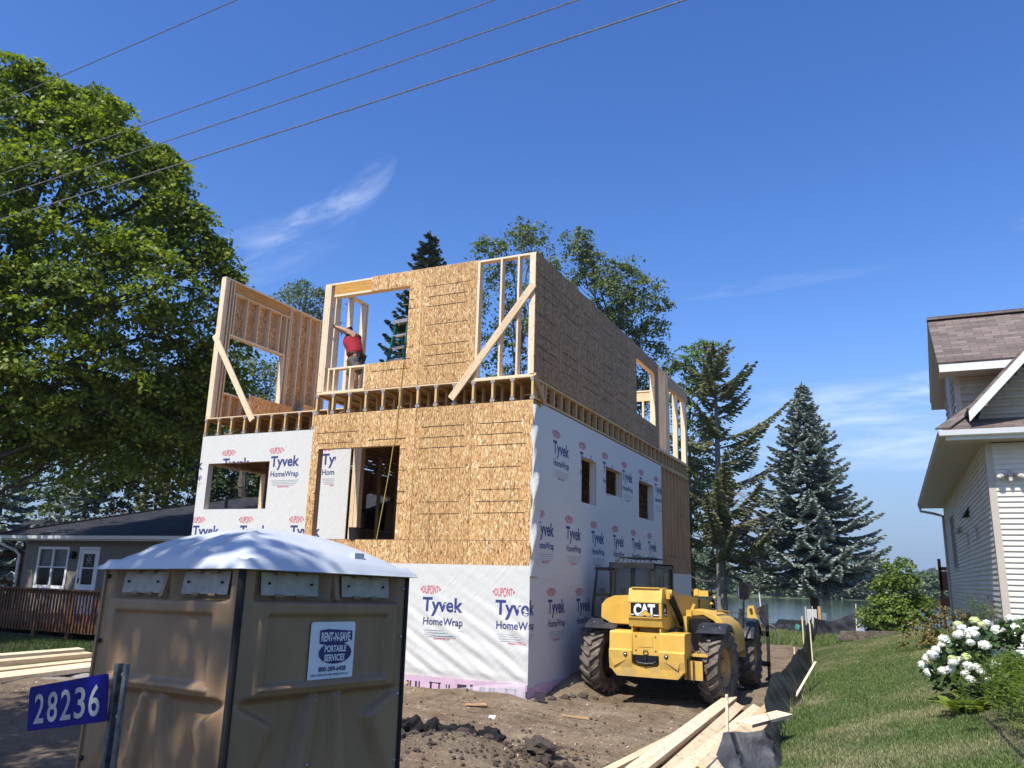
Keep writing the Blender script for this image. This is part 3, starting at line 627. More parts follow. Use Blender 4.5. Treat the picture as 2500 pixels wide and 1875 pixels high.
mb.build('bolt', MAT['gal'], pj, xf=pxf)
def vent(side, s0, s1):
    mb = MB(); P = (lambda s, z, d: (s, -d, z)) if side == 0 else (lambda s, z, d: (-d, s, z))
    n = 24
    def q(u, v):
        s = s0+(s1-s0)*u; z = 1.868+.108*v; return P(s, z, -.026-.012*v+.0025*math.sin(u*14))
    if side == 0: mb.grid(q, n, 4)
    else: mb.grid(lambda u, v: q(1-u, v), n, 4)
    o = mb.build('vent_panel', MAT['vent_plastic'], pj, xf=pxf)
    tb = MB()
    for u in (.30, .66):
        for z in (1.868, 1.972): s = s0+(s1-s0)*u; tb.obox(P(s, z, -.024), *((.055, .012, .012) if side == 0 else (.012, .055, .012)))
    tb.build('clip', MAT['tan'], o, xf=pxf)
    for u in (.13, .87): bb = MB(); bb.sphere(P(s0+(s1-s0)*u, 1.925, -.026), .007, 5); bb.build('screw', MAT['bolt_dark'], o, xf=pxf)
for s in (0, 1):
    for a in (.135, .66): vent(s, a, a+.36)
for s in (0, 1):
    P = (lambda s_, z, d: (s_, -d, z)) if s == 0 else (lambda s_, z, d: (-d, s_, z))
    mb = MB(); mb.beam(P(.58, 1.99, -.012), P(.57, 1.85, .03), .03, .022, P(0, 0, 1)); mb.build('rib', MAT['tan'], pj, xf=pxf)
def roof():
    mb = MB(); N = 72; ov = .05; c = PA/2; H = .178
    def F(u, v):
        x = (u*2-1); y = (v*2-1); m = max(abs(x), abs(y)); R = c+ov
        bul = 1+.012*(1-(min(abs(x), abs(y))/max(m, 1e-6))**2)*m**6
        if m > .94:                                                    # lip
            t = (m-.94)/.06; z = .052*(1-smooth(t*1.4-.2)); 
        else:
            a, b = abs(x/.94), abs(y/.94); r = (a**5+b**5)**.2; z = .056+.012*(1-smooth((m-.86)/.08))+H*(1-r**1.75)
            if r > .05:
                for k in (-.55, -.18, .22, .60):
                    q = (x if abs(y) > abs(x) else y); z += .014*math.exp(-((q/max(.25, .45+.55*r)-k)/.10)**2)*(smooth((r-.25)/.25)*smooth((.93-r)/.1))*(1. if y*0+(-x) > abs(y) else .12)
        if m > .80 and abs(abs(x)-abs(y)) < .05 and m < .97: z -= .018*(1-abs(abs(x)-abs(y))/.05)*smooth((m-.8)/.08)
        return (c+x*R*bul, c+y*R*bul, 1.985+z)
    mb.grid(F, N, N); b = 1.987
    mb.grid(lambda u, v: F(1-u, v)[:2]+(1.984,), 8, 8)
    for (x, y) in ((.78, -.0),): mb.box(x-.05, x+.02, y+.02, y+.06, 2.05, 2.10)
    mb.build('roof', MAT['roof_plastic'], pj, xf=pxf)
roof()
def sticker():
    mb = MB(); s0, s1, z0, z1 = .43, .735, 1.462, 1.745; d0 = .0145
    f = lambda a, b, d: (a, -(d0-d)-.003*math.sin((b-z0)*11), b)
    R = .016; pts = [(s0+R if i in (0, 3) else s1-R, z0+R if i < 2 else z1-R) for i in range(4)]; poly = []
    for i, (a, b) in enumerate(pts):
        for k in range(5): t = PI+i*PI/2+k*PI/8; poly.append((a+R*math.cos(t), b+R*math.sin(t)))
    n = len(poly); fc = [tuple(range(n))]
    put_polys(mb, f, np.array(poly), fc, 0)
    cx = (s0+s1)/2+.02; T = dict(d=-.002)
    put_polys(mb, f, np.array([(cx-.112, 1.640), (cx-.112, 1.704), (cx-.06, 1.710), (cx, 1.707), (cx+.112, 1.700), (cx+.112, 1.655), (cx+.06, 1.640), (cx, 1.633), (cx-.06, 1.634)][::-1]), [tuple(range(9))], 1, d=-.001)
    el = [(cx+.112*math.cos(t), 1.594+.053*math.sin(t)) for t in np.linspace(0, 2*PI, 36, endpoint=False)]; put_polys(mb, f, np.array(el), [tuple(range(36))], 1, d=-.0013)
    put_text(mb, f, 'RENT-N-SAVE', (cx-.104, cx+.096, 1.652, 1.695), 0, .03, shear=.02, d=-.0025)
    put_text(mb, f, 'PORTABLE', (cx-.076, cx+.072, 1.600, 1.631), 0, .03, shear=.02, d=-.0025)
    put_text(mb, f, 'SERVICES', (cx-.076, cx+.064, 1.556, 1.588), 0, .03, shear=.02, d=-.0025)
    put_text(mb, f, '800-289-6428', (cx-.105, cx+.08, 1.507, 1.530), 1, .025, shear=.02, d=-.002)
    put_text(mb, f, 'FARIBAULT - OWATONNA - AUSTIN - WASECA - NORTHFIELD - NEW ULM - EAGAN', (s0+.02, s1-.035, 1.486, 1.496), 1, .02, d=-.002)
    mb.build('hire_sticker', [MAT['sticker'], MAT['sticker_blue']], pj, xf=pxf)
sticker()
# ================================================================ ADDRESS SIGN
MAT['sign_blue'] = plain('blue_reflective_sheet', (.003, .006, .155), .5, 0, .1, 12, 0, .12); MAT['sign_grey'] = plain('silver_reflective_sheet', (.36, .37, .37), .5, 0, .06, 12); MAT['post_steel'] = plain('dull_galvanised_post', (.16, .17, .175), .55, .5, .3, 30)
sg = thing('address_sign', 'blue house number plate reading 28236 on a perforated steel post', 'sign', (3.19, -10.70, 0))
def sign():
    a = Vector((2.66, -10.68, 1.460)); b = Vector((3.215, -10.765, 1.562)); mid = (a+b)/2; x = (b-a).normalized(); n = x.cross(Vector((0, 0, 1))).normalized(); z = n.cross(x)*-1; z = x.cross(n)*-1 if (x.cross(n)).z < 0 else x.cross(n)
    f0 = lambda s, t, d: mid+x*s+z*t-n*d*-1*-1
    L = (b-a).length; W, H, r = .50, .150, .012
    ctr = a+x*(L-.02-W/2)
    f = lambda s, t, d: tuple(ctr+x*s+z*t-n*d-Vector((3.19, -10.70, 0)))
    mb = MB(); poly = []
    for i, (sx, sy) in enumerate(((-1, -1), (1, -1), (1, 1), (-1, 1))):
        for k in range(5): t = PI+i*PI/2+k*PI/8; poly.append((sx*(W/2-r)+r*math.cos(t), sy*(H/2-r)+r*math.sin(t)))
    mb.prism(poly, lambda p, q, t: f(p, q, t), 0, .003); pl = mb.build('plate', MAT['sign_blue'], sg)
    for i, ch in enumerate('28236'):
        mb = MB(); s = -W/2+.045+i*.087; put_text(mb, f, ch, (s, s+.066, -.052, .050), 0, .012, d=-.0015); mb.build('digit', MAT['sign_grey'], pl)
    mb = MB(); p = Vector((3.235, -10.735, 0))-Vector((3.19, -10.70, 0)); R = Matrix.Rotation(math.atan2(x.y, x.x), 3, 'Z')
    def pb(cx, cy, sx, sy, z0, z1): mb.obox(p+R@Vector((cx, cy, 0))+Vector((0, 0, (z0+z1)/2)), sx, sy, z1-z0, R)
    zt = 1.665
    pb(0, 0, .030, .004, -.4, zt); pb(-.017, -.010, .004, .022, -.4, zt); pb(.017, -.010, .004, .022, -.4, zt); pb(-.027, -.020, .018, .004, -.4, zt); pb(.027, -.020, .018, .004, -.4, zt)
    po = mb.build('post', MAT['post_steel'], sg)
    mb = MB(); hb = MB()
    for k in range(36):
        c = p+R@Vector((0, -.0035, 0))+Vector((0, 0, zt-.03-k*.0254)); q = R@Vector((0, -.001, 0)); hb.cyl(c, c+q, .0048, n=8)
    hb.build('hole', MAT['black'], po)
    for zz in (zt-.035, zt-.165): c = p+R@Vector((.0, -.006, 0))+Vector((0, 0, zz)); mb.sphere(c, .009, 6)
    mb.build('bolt', MAT['gal'], sg)
sign()
# ================================================================ TELEHANDLER
def yellow():
    g = NG('worn_yellow_paint'); o = g.obj(); n = g.noise(o, 3, 6, .65); s = g.noise(g.map(o, (30, 30, 4)), 1, 5, .7, .8)
    c = g.ramp(n, [(.3, (.64, .38, .06)), (.7, (.74, .46, .085))])
    c = g.mix(g.rng(s, .67, .74, 0, .7), c, (.16, .09, .04)); dz = g.sep(o)[2]
    dust = g.math('MULTIPLY', g.rng(dz, 1.1, .3), g.rng(g.noise(o, 5, 5), .35, .7, .1, .7)); c = g.mix(dust, c, (.33, .24, .15))
    g.bump(s, .06, .003); return g.done(c, g.rng(n, .2, .8, .32, .5), 0, .5)
MAT['yellow'] = yellow()
def tyre_mat():
    g = NG('dusty_tyre_rubber'); o = g.pos(); n = g.noise(o, 7, 6, .7); c = g.ramp(n, [(.3, (.06, .052, .045)), (.5, (.15, .125, .10)), (.7, (.26, .21, .16))]); g.bump(g.noise(o, 60, 4), .3, .006); return g.done(c, .9, 0, .2)
MAT['tyre'] = tyre_mat(); MAT['fender'] = plain('dusty_black_plastic', (.030, .031, .035), .5, 0, .35, 5); MAT['cab_grey'] = plain('dark_grey_cab_paint', (.022, .023, .026), .4, 0, .2, 6)
MAT['decal_black'] = plain('black_decal', (.012, .012, .013), .35); MAT['white'] = plain('white_paint', (.80, .80, .78), .45, 0, .03); MAT['red_lamp'] = plain('brown_lamp_lens', (.10, .05, .03), .2)
MAT['chrome'] = plain('bright_steel_rod', (.6, .6, .6), .25, 1., .1); MAT['rust'] = plain('rusty_brown_rim', (.16, .07, .025), .8, .1, .4, 9); MAT['forksteel'] = plain('dark_worn_steel', (.06, .058, .055), .5, .5, .3, 8)
def glass(name, a=.35, tint=(.02, .025, .025)):
    g = NG(name); return g.done(tint, .04, 0, .6, Alpha=a)
MAT['glass'] = glass('cab_glass', .3)
TX, TY = 1.73, 1.9; TZ = hz(1.73, 1.9)-.01
tele = thing('telehandler', 'yellow telehandler lift parked beside the wrapped house, seen from its rear', 'telehandler', (TX, TY, TZ))
def Bx(name, boxes, m, par=tele, bevel=.012):
    mb = MB()
    for b in boxes: mb.box(*b)
    return mb.build(name, MAT[m], par, bevel=bevel)
def wheel(x, y, sgn, steer=0.):
    w_ = thing('wheel', None, None, (x, y, .60)); w_.parent = tele; w_.rotation_euler = (random.random()*.3, 0, steer)
    R, W = .605, .37; A = lambda a, b, t: (t, a, b)
    mb = MB(); h = W/2
    prof = [(.31, -h*.62), (.36, -h*.86), (.46, -h*.98), (.535, -h*.93), (.553, -h*.72), (.556, 0), (.553, h*.72), (.535, h*.93), (.46, h*.98), (.36, h*.86), (.31, h*.62)]
    mb.lathe(prof, A, 48)
    nl = 20
    for k in range(nl):
        for s in (-1, 1):
            t0 = 2*PI*(k+(.5 if s > 0 else 0))/nl; cols = []
            # chevron lug: shoulder -> middle bar, swept
            for (tt, xx, wd) in ((0, s*h*1.0, .36), (.36, s*h*.45, .36), (.52, s*h*.12, .44), (.52, -s*h*.06, .44)):
                cols.append((t0+tt*2*PI/nl*1.25, xx, wd*2*PI/nl))
            for (c0, c1) in zip(cols, cols[1:]):
                q = []
                for (t, xx, wd) in (c0, c1):
                    for rr in (.545, .606 if abs(xx) < h*.99 else .585):
                        for e in (-.5, .5): a = t+e*wd*(1 if rr < .56 else .8); q.append(A(rr*math.cos(a), rr*math.sin(a), xx))
                F = [(0, 1, 3, 2), (4, 6, 7, 5), (0, 2, 6, 4), (1, 5, 7, 3), (2, 3, 7, 6)]
                for ff in F: mb.face([q[i] for i in ff])
            (t, xx, wd) = cols[0]; q = []
            for rr, x2 in ((.50, s*h*.985), (.50, s*h*.93), (.585, s*h*.93), (.585, s*h*1.0)):
                for e in (-.5, .5): a = t+e*wd*.8; q.append(A(rr*math.cos(a), rr*math.sin(a), x2))
            for ff in ((0, 1, 7, 6), (0, 6, 4, 2), (1, 3, 5, 7), (6, 7, 5, 4)): mb.face([q[i] for i in ff])
    mb.build('tyre', MAT['tyre'], w_)
    mb = MB(); mb.lathe([(.335, -h*.62), (.315, -h*.5), (.29, -h*.1), (.29, h*.1), (.315, h*.5), (.335, h*.62)], A, 32); d = sgn*h*.20
    mb.lathe([(0, d), (.10, d), (.11, d-sgn*.02), (.27, d-sgn*.07), (.30, d)] if sgn > 0 else [(.30, d), (.27, d+.07), (.11, d+.02), (.10, d), (0, d)], A, 32)
    mb.lathe([(0, d+sgn*.07), (.085, d+sgn*.06), (.10, d)] if sgn > 0 else [(.10, d), (.085, d-.06), (0, d-.07)], A, 20)
    mb.build('rim', MAT['yellow'] if sgn > 0 else MAT['rust'], w_)
    mb = MB()
    for k in range(8): a = k*PI/4; mb.cyl(A(.17*math.cos(a), .17*math.sin(a), d-sgn*.03), A(.17*math.cos(a), .17*math.sin(a), d+sgn*.02), .014, n=6)
    mb.build('lug_nut', MAT['rust'], w_)
wheel(-1.05, 0, -1, -.15); wheel(1.02, 0, 1, -.15); wheel(-1.02, 2.95, -1); wheel(1.07, 2.95, 1)
# counterweight / rear bumper: outline swept front to back, with belt line
def bumper():
    mb = MB()
    def blk(x0, x1, mir):
        f = (lambda a, b, t: (a, t, b))
        prof = [(-.95, .56), (-.98, .72), (-.99, .86), (-.955, .885), (-.94, 1.14), (-.90, 1.17), (-.45, 1.17), (-.45, .56)]
        mb.prism([(y, z) for y, z in prof], lambda a, b, t: (t, a, b), x0, x1)
    blk(-.63, -.235, 1); blk(.235, .66, 1)
    # tapered lower tub and middle plate
    mb.prism([(-.60, .56), (-.50, .45), (.54, .45), (.63, .56), (.63, .67), (.235, .67), (.20, .62), (-.20, .62), (-.235, .67), (-.60, .67)], lambda a, b, t: (a, t, b), -.955, -.45)
    mb.box(-.234, .234, -.93, -.45, .80, 1.16); mb.box(-.234, .234, -.80, -.45, .62, .80); 
    o = mb.build('counterweight', MAT['yellow'], tele, bevel=.016)
    mb = MB()
    mb.prism([(-.12, 1.10), (.12, 1.10), (.12, .93), (-.12, .93)][::-1], lambda a, b, t: (a, t, b), -.937, -.93); mb.build('cover_plate', MAT['yellow'], o, bevel=.004)
    mb = MB()
    for x in (-.17, .17):
        for z in (1.10, .87): mb.cyl((x, -.925, z), (x, -.936, z), .013, n=8)
    mb.build('bolt', MAT['bolt_dark'], o)
    for x in (-.34, .36):
        mb = MB(); mb.cyl((x, -.97, .80), (x, -.992, .80), .036, n=16); q = mb.build('tail_lamp', MAT['black'], o); mb = MB(); mb.sphere((x, -.99, .80), .024, 6); mb.build('lens', MAT['chrome'], q)
    for s in (-1, 1):                                                  # triangular recesses
        mb = MB(); x = .46*s; mb.prism([(x+.12*s, .72), (x-.13*s, .72), (x+.09*s, .60)] if s < 0 else [(x-.13, .72), (x+.12, .72), (x+.09, .60)][::1], lambda a, b, t: (a, t, b), -.983, -.93); mb.build('step_recess', MAT['yellow'], o)
    mb = MB(); mb.box(-.19, .19, -.935, -.80, .66, .80); mb.build('hitch_pocket', MAT['decal_black'], o)
    mb = MB(); mb.tube([(-.16, -.93, .70), (-.13, -.97, .675), (0, -.985, .665), (.13, -.97, .675), (.16, -.93, .70)], .018, 8); mb.cyl((0, -.965, .62), (0, -.965, .79), .013, n=8); mb.lathe([(.035, -.005), (.048, 0), (.035, .005)], lambda a, b, t: (a, -.945+t, .845+b), 16); mb.build('hitch_pin', MAT['forksteel'], o)
bumper()
def boom_tail():
    f = lambda a, b, t: (t, a, b)
    prof = [(-.97, 1.64), (-.97, 1.44), (-.92, 1.26), (-.55, 1.20), (.3, 1.25), (.3, 1.80), (-.55, 1.90), (-.90, 1.885), (-.97, 1.66)]
    mb = MB(); mb.prism(prof, f, -.29, .29); o = mb.build('boom_tail', MAT['yellow'], tele, bevel=.012)
    mb = MB(); mb.box(-.292, .292, -.975, -.955, 1.652, 1.668); mb.box(-.292, .292, -.975, -.955, 1.40, 1.412); mb.box(-.24, .24, -.93, -.6, 1.888, 1.905); mb.build('trim_seam', MAT['yellow'], o)
    P = lambda a, b, d: (a, -.9715+d, b)
    mb = MB(); put_polys(mb, P, np.array([(-.245, 1.425), (.245, 1.425), (.245, 1.645), (-.245, 1.645)]), [(0, 1, 2, 3)], 0)
    put_text(mb, P, 'CAT', (-.195, .18, 1.445, 1.63), 1, .055, d=-.002)
    put_polys(mb, P, np.array([(-.115, 1.441), (.145, 1.441), (.015, 1.540)]), [(0, 1, 2)], 0, d=-.0035)
    put_polys(mb, P, np.array([(-.10, 1.443), (.13, 1.443), (.015, 1.528)]), [(0, 1, 2)], 2, d=-.0048)
    put_polys(mb, P, np.array([(-.24, 1.444), (-.19, 1.444), (-.19, 1.462), (-.24, 1.462)]), [(0, 1, 2, 3)], 1, d=-.002); put_polys(mb, P, np.array([(.15, 1.444), (.24, 1.444), (.24, 1.462), (.15, 1.462)]), [(0, 1, 2, 3)], 1, d=-.002)
    mb.build('maker_plate', [MAT['decal_black'], MAT['white'], MAT['yellow']], o)
    mb = MB(); P2 = lambda a, b, d: (.2925-d, a, b); put_polys(mb, P2, np.array([(-.86, 1.44), (-.60, 1.42), (-.62, 1.62), (-.80, 1.65), (-.86, 1.64)]), [tuple(range(5))], 0); put_polys(mb, P2, np.array([(-.85, 1.46), (-.63, 1.44), (-.63, 1.46), (-.85, 1.475)]), [tuple(range(4))], 1, d=-.002); put_polys(mb, P2, np.array([(-.82, 1.50), (-.72, 1.50), (-.72, 1.56), (-.82, 1.56)]), [tuple(range(4))], 1, d=-.002)
    mb.build('side_decal', [MAT['decal_black'], MAT['white']], o)
    mb = MB(); mb.box(-.255, -.235, -.90, -.4, 1.17, 1.24); mb.box(.235, .255, -.9, -.4, 1.17, 1.24); mb.box(-.20, .20, -.60, .3, .95, 1.22); mb.build('tower_bracket', MAT['yellow'], tele, bevel=.006)
    # boom running forward and down
    mb = MB(); mb.prism([(.3, 1.22), (.3, 1.80), (3.9, 1.62), (3.9, 1.22)], f, -.22, .24); mb.build('boom', MAT['yellow'], tele, bevel=.012)
    mb = MB(); mb.cyl((.242, 2.2, 1.66), (.249, 2.2, 1.66), .06, n=18); mb.box(.242, .249, 2.14, 2.26, 1.38, 1.66); mb.build('boom_slot', MAT['decal_black'], tele)
    mb = MB(); mb.box(-.05, .26, 3.05, 3.2, 1.72, 1.84); mb.box(-.03, .05, 3.02, 3.22, 1.74, 1.87); 
    for (a, b, r) in ((-.11, -.05, .065), (.262, .33, .075)): rb = MB(); rb.cyl((a, 3.1, 1.81), (b, 3.1, 1.81), r, n=14); rb.build('boom_roller', MAT['black'], tele)
    mb.build('boom_head', MAT['yellow'], tele); mb = MB()
    for k in range(7): fb = MB(); fb.sphere((.27+random.uniform(-.02, .06), 3.3+random.uniform(-.2, .2), 1.75-k*.06), .035, 5); fb.build('hose_fitting', MAT['yellow' if k % 2 else 'black'], tele)
    mb.tube([(.28, 3.3, 1.7), (.34, 3.3, 1.58), (.33, 3.35, 1.45), (.4, 3.3, 1.38)], .014, 6, 1)
    mb.build('boom_hose', [MAT['yellow'], MAT['black']], tele)
    # lift cylinder on the right of the tail
    mb = MB(); mb.cyl((.345, -.62, 1.80), (.40, .1, 1.26), .058, n=14); o = mb.build('lift_cylinder', MAT['decal_black'], tele)
    mb = MB(); mb.cyl((.27, -.66, 1.82), (.40, -.66, 1.82), .055, n=14); mb.box(.30, .37, -.72, -.60, 1.72, 1.86); mb.cyl((.30, .1, 1.24), (.47, .1, 1.24), .06, n=12); mb.build('pivot_lug', MAT['yellow'], tele, bevel=.008)
    mb = MB(); mb.box(.44, .50, -.05, .35, .95, 1.42); mb.box(.42, .52, .25, .45, 1.40, 1.52); mb.beam((.44, .5, 1.45), (.52, .5, 1.62), .04, .06, (0, 1, 0)); mb.build('side_bracket', MAT['yellow'], tele, bevel=.008)
boom_tail()
def body():
    # side housing left of the tail (fuel/hydraulic tank), rounded top
    mb = MB(); f = lambda a, b, t: (a, t, b)
    mb.prism([(-1.0, 1.36), (-.99, 1.58), (-.90, 1.68), (-.75, 1.74), (-.295, 1.74), (-.295, 1.25), (-.80, 1.24)][::-1], f, -.30, .75); o = mb.build('left_housing', MAT['yellow'], tele, bevel=.02)
    mb = MB(); mb.prism([(-.985, 1.35), (-.972, 1.56), (-.78, 1.60), (-.52, 1.62), (-.30, 1.58), (-.30, 1.26), (-.80, 1.26)][::-1], f, -.312, -.299); mb.build('housing_recess', MAT['yellow'], o)
    Bx('chassis', [(-.55, .55, -.45, 3.9, .52, .80), (-.36, .40, -.4, 3.8, .80, 1.22), (-1.0, 1.0, -.12, .12, .48, .68), (-1.0, 1.0, 2.83, 3.07, .48, .68), (.50, .88, -.72, -.3, .46, .72)], 'forksteel')
    Bx('step_plate', [(.60, .90, -.74, -.70, .44, .74), (.66, .96, -.60, .2, .80, .84)], 'yellow')
    mb = MB()
    for x in (.67, .76): mb.tube([(x, -.76, .76), (x, -.79, .74), (x, -.79, .42), (x, -.76, .40)], .010, 6)
    mb.build('grab_bar', MAT['forksteel'], tele)
    # engine bay behind the right fender
    mb = MB(); mb.box(.42, .86, .12, .6, .78, 1.36); o = mb.build('engine_bay', MAT['decal_black'], tele)
    mb = MB()
    for k in range(6):
        a = random.uniform(.45, .6); mb.tube([(a, -.25, 1.15-.03*k), (a+.08, -.42, 1.05-.04*k), (a+.12, -.40, .9-.02*k), (a+.1, -.2, .80)], .018, 6)
    mb.build('hose', MAT['gal'], tele)
    # hood: curved engine cover over the right side
    mb = MB(); sec = [(.42, 1.40), (.44, 1.50), (.52, 1.535), (.72, 1.51), (.90, 1.45), (1.02, 1.35), (1.09, 1.18), (1.11, .95), (1.11, .75)]
    ys = [(.30, .0), (.55, 0.), (1.2, -.01), (1.8, -.04), (2.15, -.12), (2.30, -.26)]
    for (y0, d0), (y1, d1) in zip(ys, ys[1:]):
        for (a, b) in zip(sec, sec[1:]):
            q = lambda p, y, d: (p[0]-.02*max(0, y-1)*0, y, max(.6, p[1]+d*max(0, (p[1]-.9))/.6))
            mb.face([q(a, y0, d0), q(b, y0, d0), q(b, y1, d1), q(a, y1, d1)][::-1], None, 0, True)
    rear = [(a, .30, b) for a, b in sec[:7]]+[(1.04, .30, 1.2), (.90, .30, 1.36), (.72, .30, 1.45), (.48, .30, 1.42)]; mb.face(rear[::1])
    for (a, b) in zip(sec, sec[1:]): mb.face([(a[0], 2.30, max(.6, a[1]-.26*max(0, (a[1]-.9))/.6)), (b[0], 2.30, max(.6, b[1]-.26*max(0, (b[1]-.9))/.6)), (b[0], 2.30, .6), (a[0], 2.30, .6)])
    o = mb.build('engine_cover', MAT['yellow'], tele, weld=True)
    mb = MB(); mb.tube([(.9, .5, 1.515), (.9, 1.2, 1.50), (.9, 1.9, 1.46)], .018, 6); mb.build('cover_rib', MAT['yellow'], o)
    # fenders: curved shells over the wheels
    def fender(cx, cy, wd, r, a0, a1, name='fender'):
        mb = MB(); n = 18
        for k in range(n):
            t0 = a0+(a1-a0)*k/n; t1 = a0+(a1-a0)*(k+1)/n
            for (ra, rb, flip) in ((r, r, 0), (r-.02, r-.02, 1)):
                sec = [(-wd/2, -.10), (-wd/2+.02, -.02), (-wd/2+.07, 0), (wd/2-.07, 0), (wd/2-.02, -.02), (wd/2, -.10)]
                for (x0, d0), (x1, d1) in zip(sec, sec[1:]):
                    p = lambda x, d, t: (cx+x, cy-math.cos(t)*(ra+d), .60+math.sin(t)*(ra+d))
                    q = [p(x0, d0, t0), p(x1, d1, t0), p(x1, d1, t1), p(x0, d0, t1)]; mb.face(q if not flip else q[::-1], None, 0, True)
        o = mb.build(name, MAT['fender'], tele)
        bb = MB()
        for x in (-.14, .14):
            for t in (a0+.25, a0+.9): bb.sphere((cx+x, cy-math.cos(t)*(r+.004), .60+math.sin(t)*(r+.004)), .012, 5)
        bb.build('bolt', MAT['gal'], o)
    fender(.98, .0, .54, .73, math.radians(52), math.radians(128)); fender(-1.0, .0, .66, .72, math.radians(52), math.radians(128))
    fender(1.02, 2.95, .52, .72, math.radians(30), math.radians(150)); fender(-1.02, 2.95, .52, .72, math.radians(30), math.radians(150))
body()
def cabin():
    x0, x1, y0, y1, z0, z1 = -1.20, -.30, .80, 2.30, 1.0, 2.34; t = .085
    mb = MB(); 
    for (x, y) in ((x0, y0), (x1-t, y0), (x0, y1-t), (x1-t, y1-t)): mb.box(x, x+t, y, y+t, z0, z1)
    mb.box(x0, x1, y0-.03, y0+t, z1-.10, z1+.01); mb.box(x0, x1, y1-t, y1, z1-.08, z1); mb.box(x0, x0+t, y0, y1, z1-.08, z1); mb.box(x1-t, x1, y0, y1, z1-.08, z1); mb.box(x0, x1, y0, y1, z1-.03, z1-.002)
    mb.box(x0, x1, y0-.01, y0+t, z0, 1.70); mb.box(x0, x1, y0, y1, z0, z0+.3)
    o = mb.build('cab_frame', MAT['cab_grey'], tele, bevel=.015)
    mb = MB(); mb.box(x0+t, x1-t, y0+.02, y0+.03, 1.70, z1-.10); mb.box(x1-.03, x1-.02, y0+t, y1-t, 1.3, z1-.08); mb.box(x0+.02, x0+.03, y0+t, y1-t, 1.3, z1-.08); mb.box(x0+t, x1-t, y1-.03, y1-.02, 1.3, z1-.08); mb.build('window_glass', MAT['glass'], o)
    mb = MB(); w_ = .03
    for (a, b) in (((x0+t, 1.70), (x0+t+.02, z1-.16)), ((x0+t+.02, z1-.16), (x0+t+.10, z1-.10)), ((x1-t, 1.70), (x1-t-.02, z1-.16)), ((x1-t-.02, z1-.16), (x1-t-.10, z1-.10)), ((x0+t, 1.71), (x1-t, 1.71))): mb.beam((a[0], y0-.012, a[1]), (b[0], y0-.012, b[1]), .03, .03, (0, 1, 0))
    mb.box(-.90, -.60, y0-.035, y0-.028, z1-.09, z1-.04); mb.build('window_seal', MAT['black'], o)
    mb = MB()                                                          # rear corner door swung open
    mb.obox((x0-.14, y0+.02, 1.72), .36, .04, .06, Matrix.Rotation(.5, 3, 'Z')); mb.obox((x0-.14, y0+.02, 2.22), .34, .04, .06, Matrix.Rotation(.5, 3, 'Z'))
    mb.tube([(x0-.0, y0+.05, 2.24), (x0-.24, y0-.06, 2.20), (x0-.30, y0-.09, 1.6), (x0-.32, y0-.10, 1.32)], .025, 8); mb.tube([(x0, y0, 1.25), (x0-.32, y0-.10, 1.32)], .022, 8); d = mb.build('cab_door', MAT['cab_grey'], tele)
    mb = MB(); mb.face([(x0-.01, y0+.04, 1.3), (x0-.30, y0-.09, 1.35), (x0-.25, y0-.06, 2.19), (x0-.01, y0+.04, 2.22)]); mb.build('window_glass', MAT['glass'], d)
    mb = MB()
    for k in range(8): u = k/7; x = x0+.18+u*.62; mb.tube([(x, y0+.0, z1+.02), (x+.02, y0+.02, z1+.10), (x-.02, y0+.6, z1+.11), (x-.02, y1-.1, z1+.10)], .008, 5)
    mb.tube([(x0+.15, y0, z1+.02), (x0+.2, y0+.02, z1+.11), (x1-.12, y0+.02, z1+.11), (x1-.06, y0+.05, z1+.02)], .010, 6); mb.build('roof_guard', MAT['black'], o)
    mb = MB()
    for k in range(6): x = x0+.34+k*.09; mb.box(x, x+.008, y1-.05, y1-.04, 1.45, 2.12)
    mb.build('front_guard', MAT['black'], o)
    mb = MB(); mb.grid(lambda u, v: (-.98+.42*u, 1.5+.10*v-.06*math.cos(u*3), 1.25+.62*v), 8, 8); mb.box(-.95, -.6, 1.4, 1.85, 1.2, 1.36); mb.build('seat', MAT['black'], o)
    mb = MB(); mb.tube([(x0+.12, y0+.05, z1), (x0+.115, y0+.05, z1+.42)], .006, 5); mb.build('antenna', MAT['black'], o)
cabin()
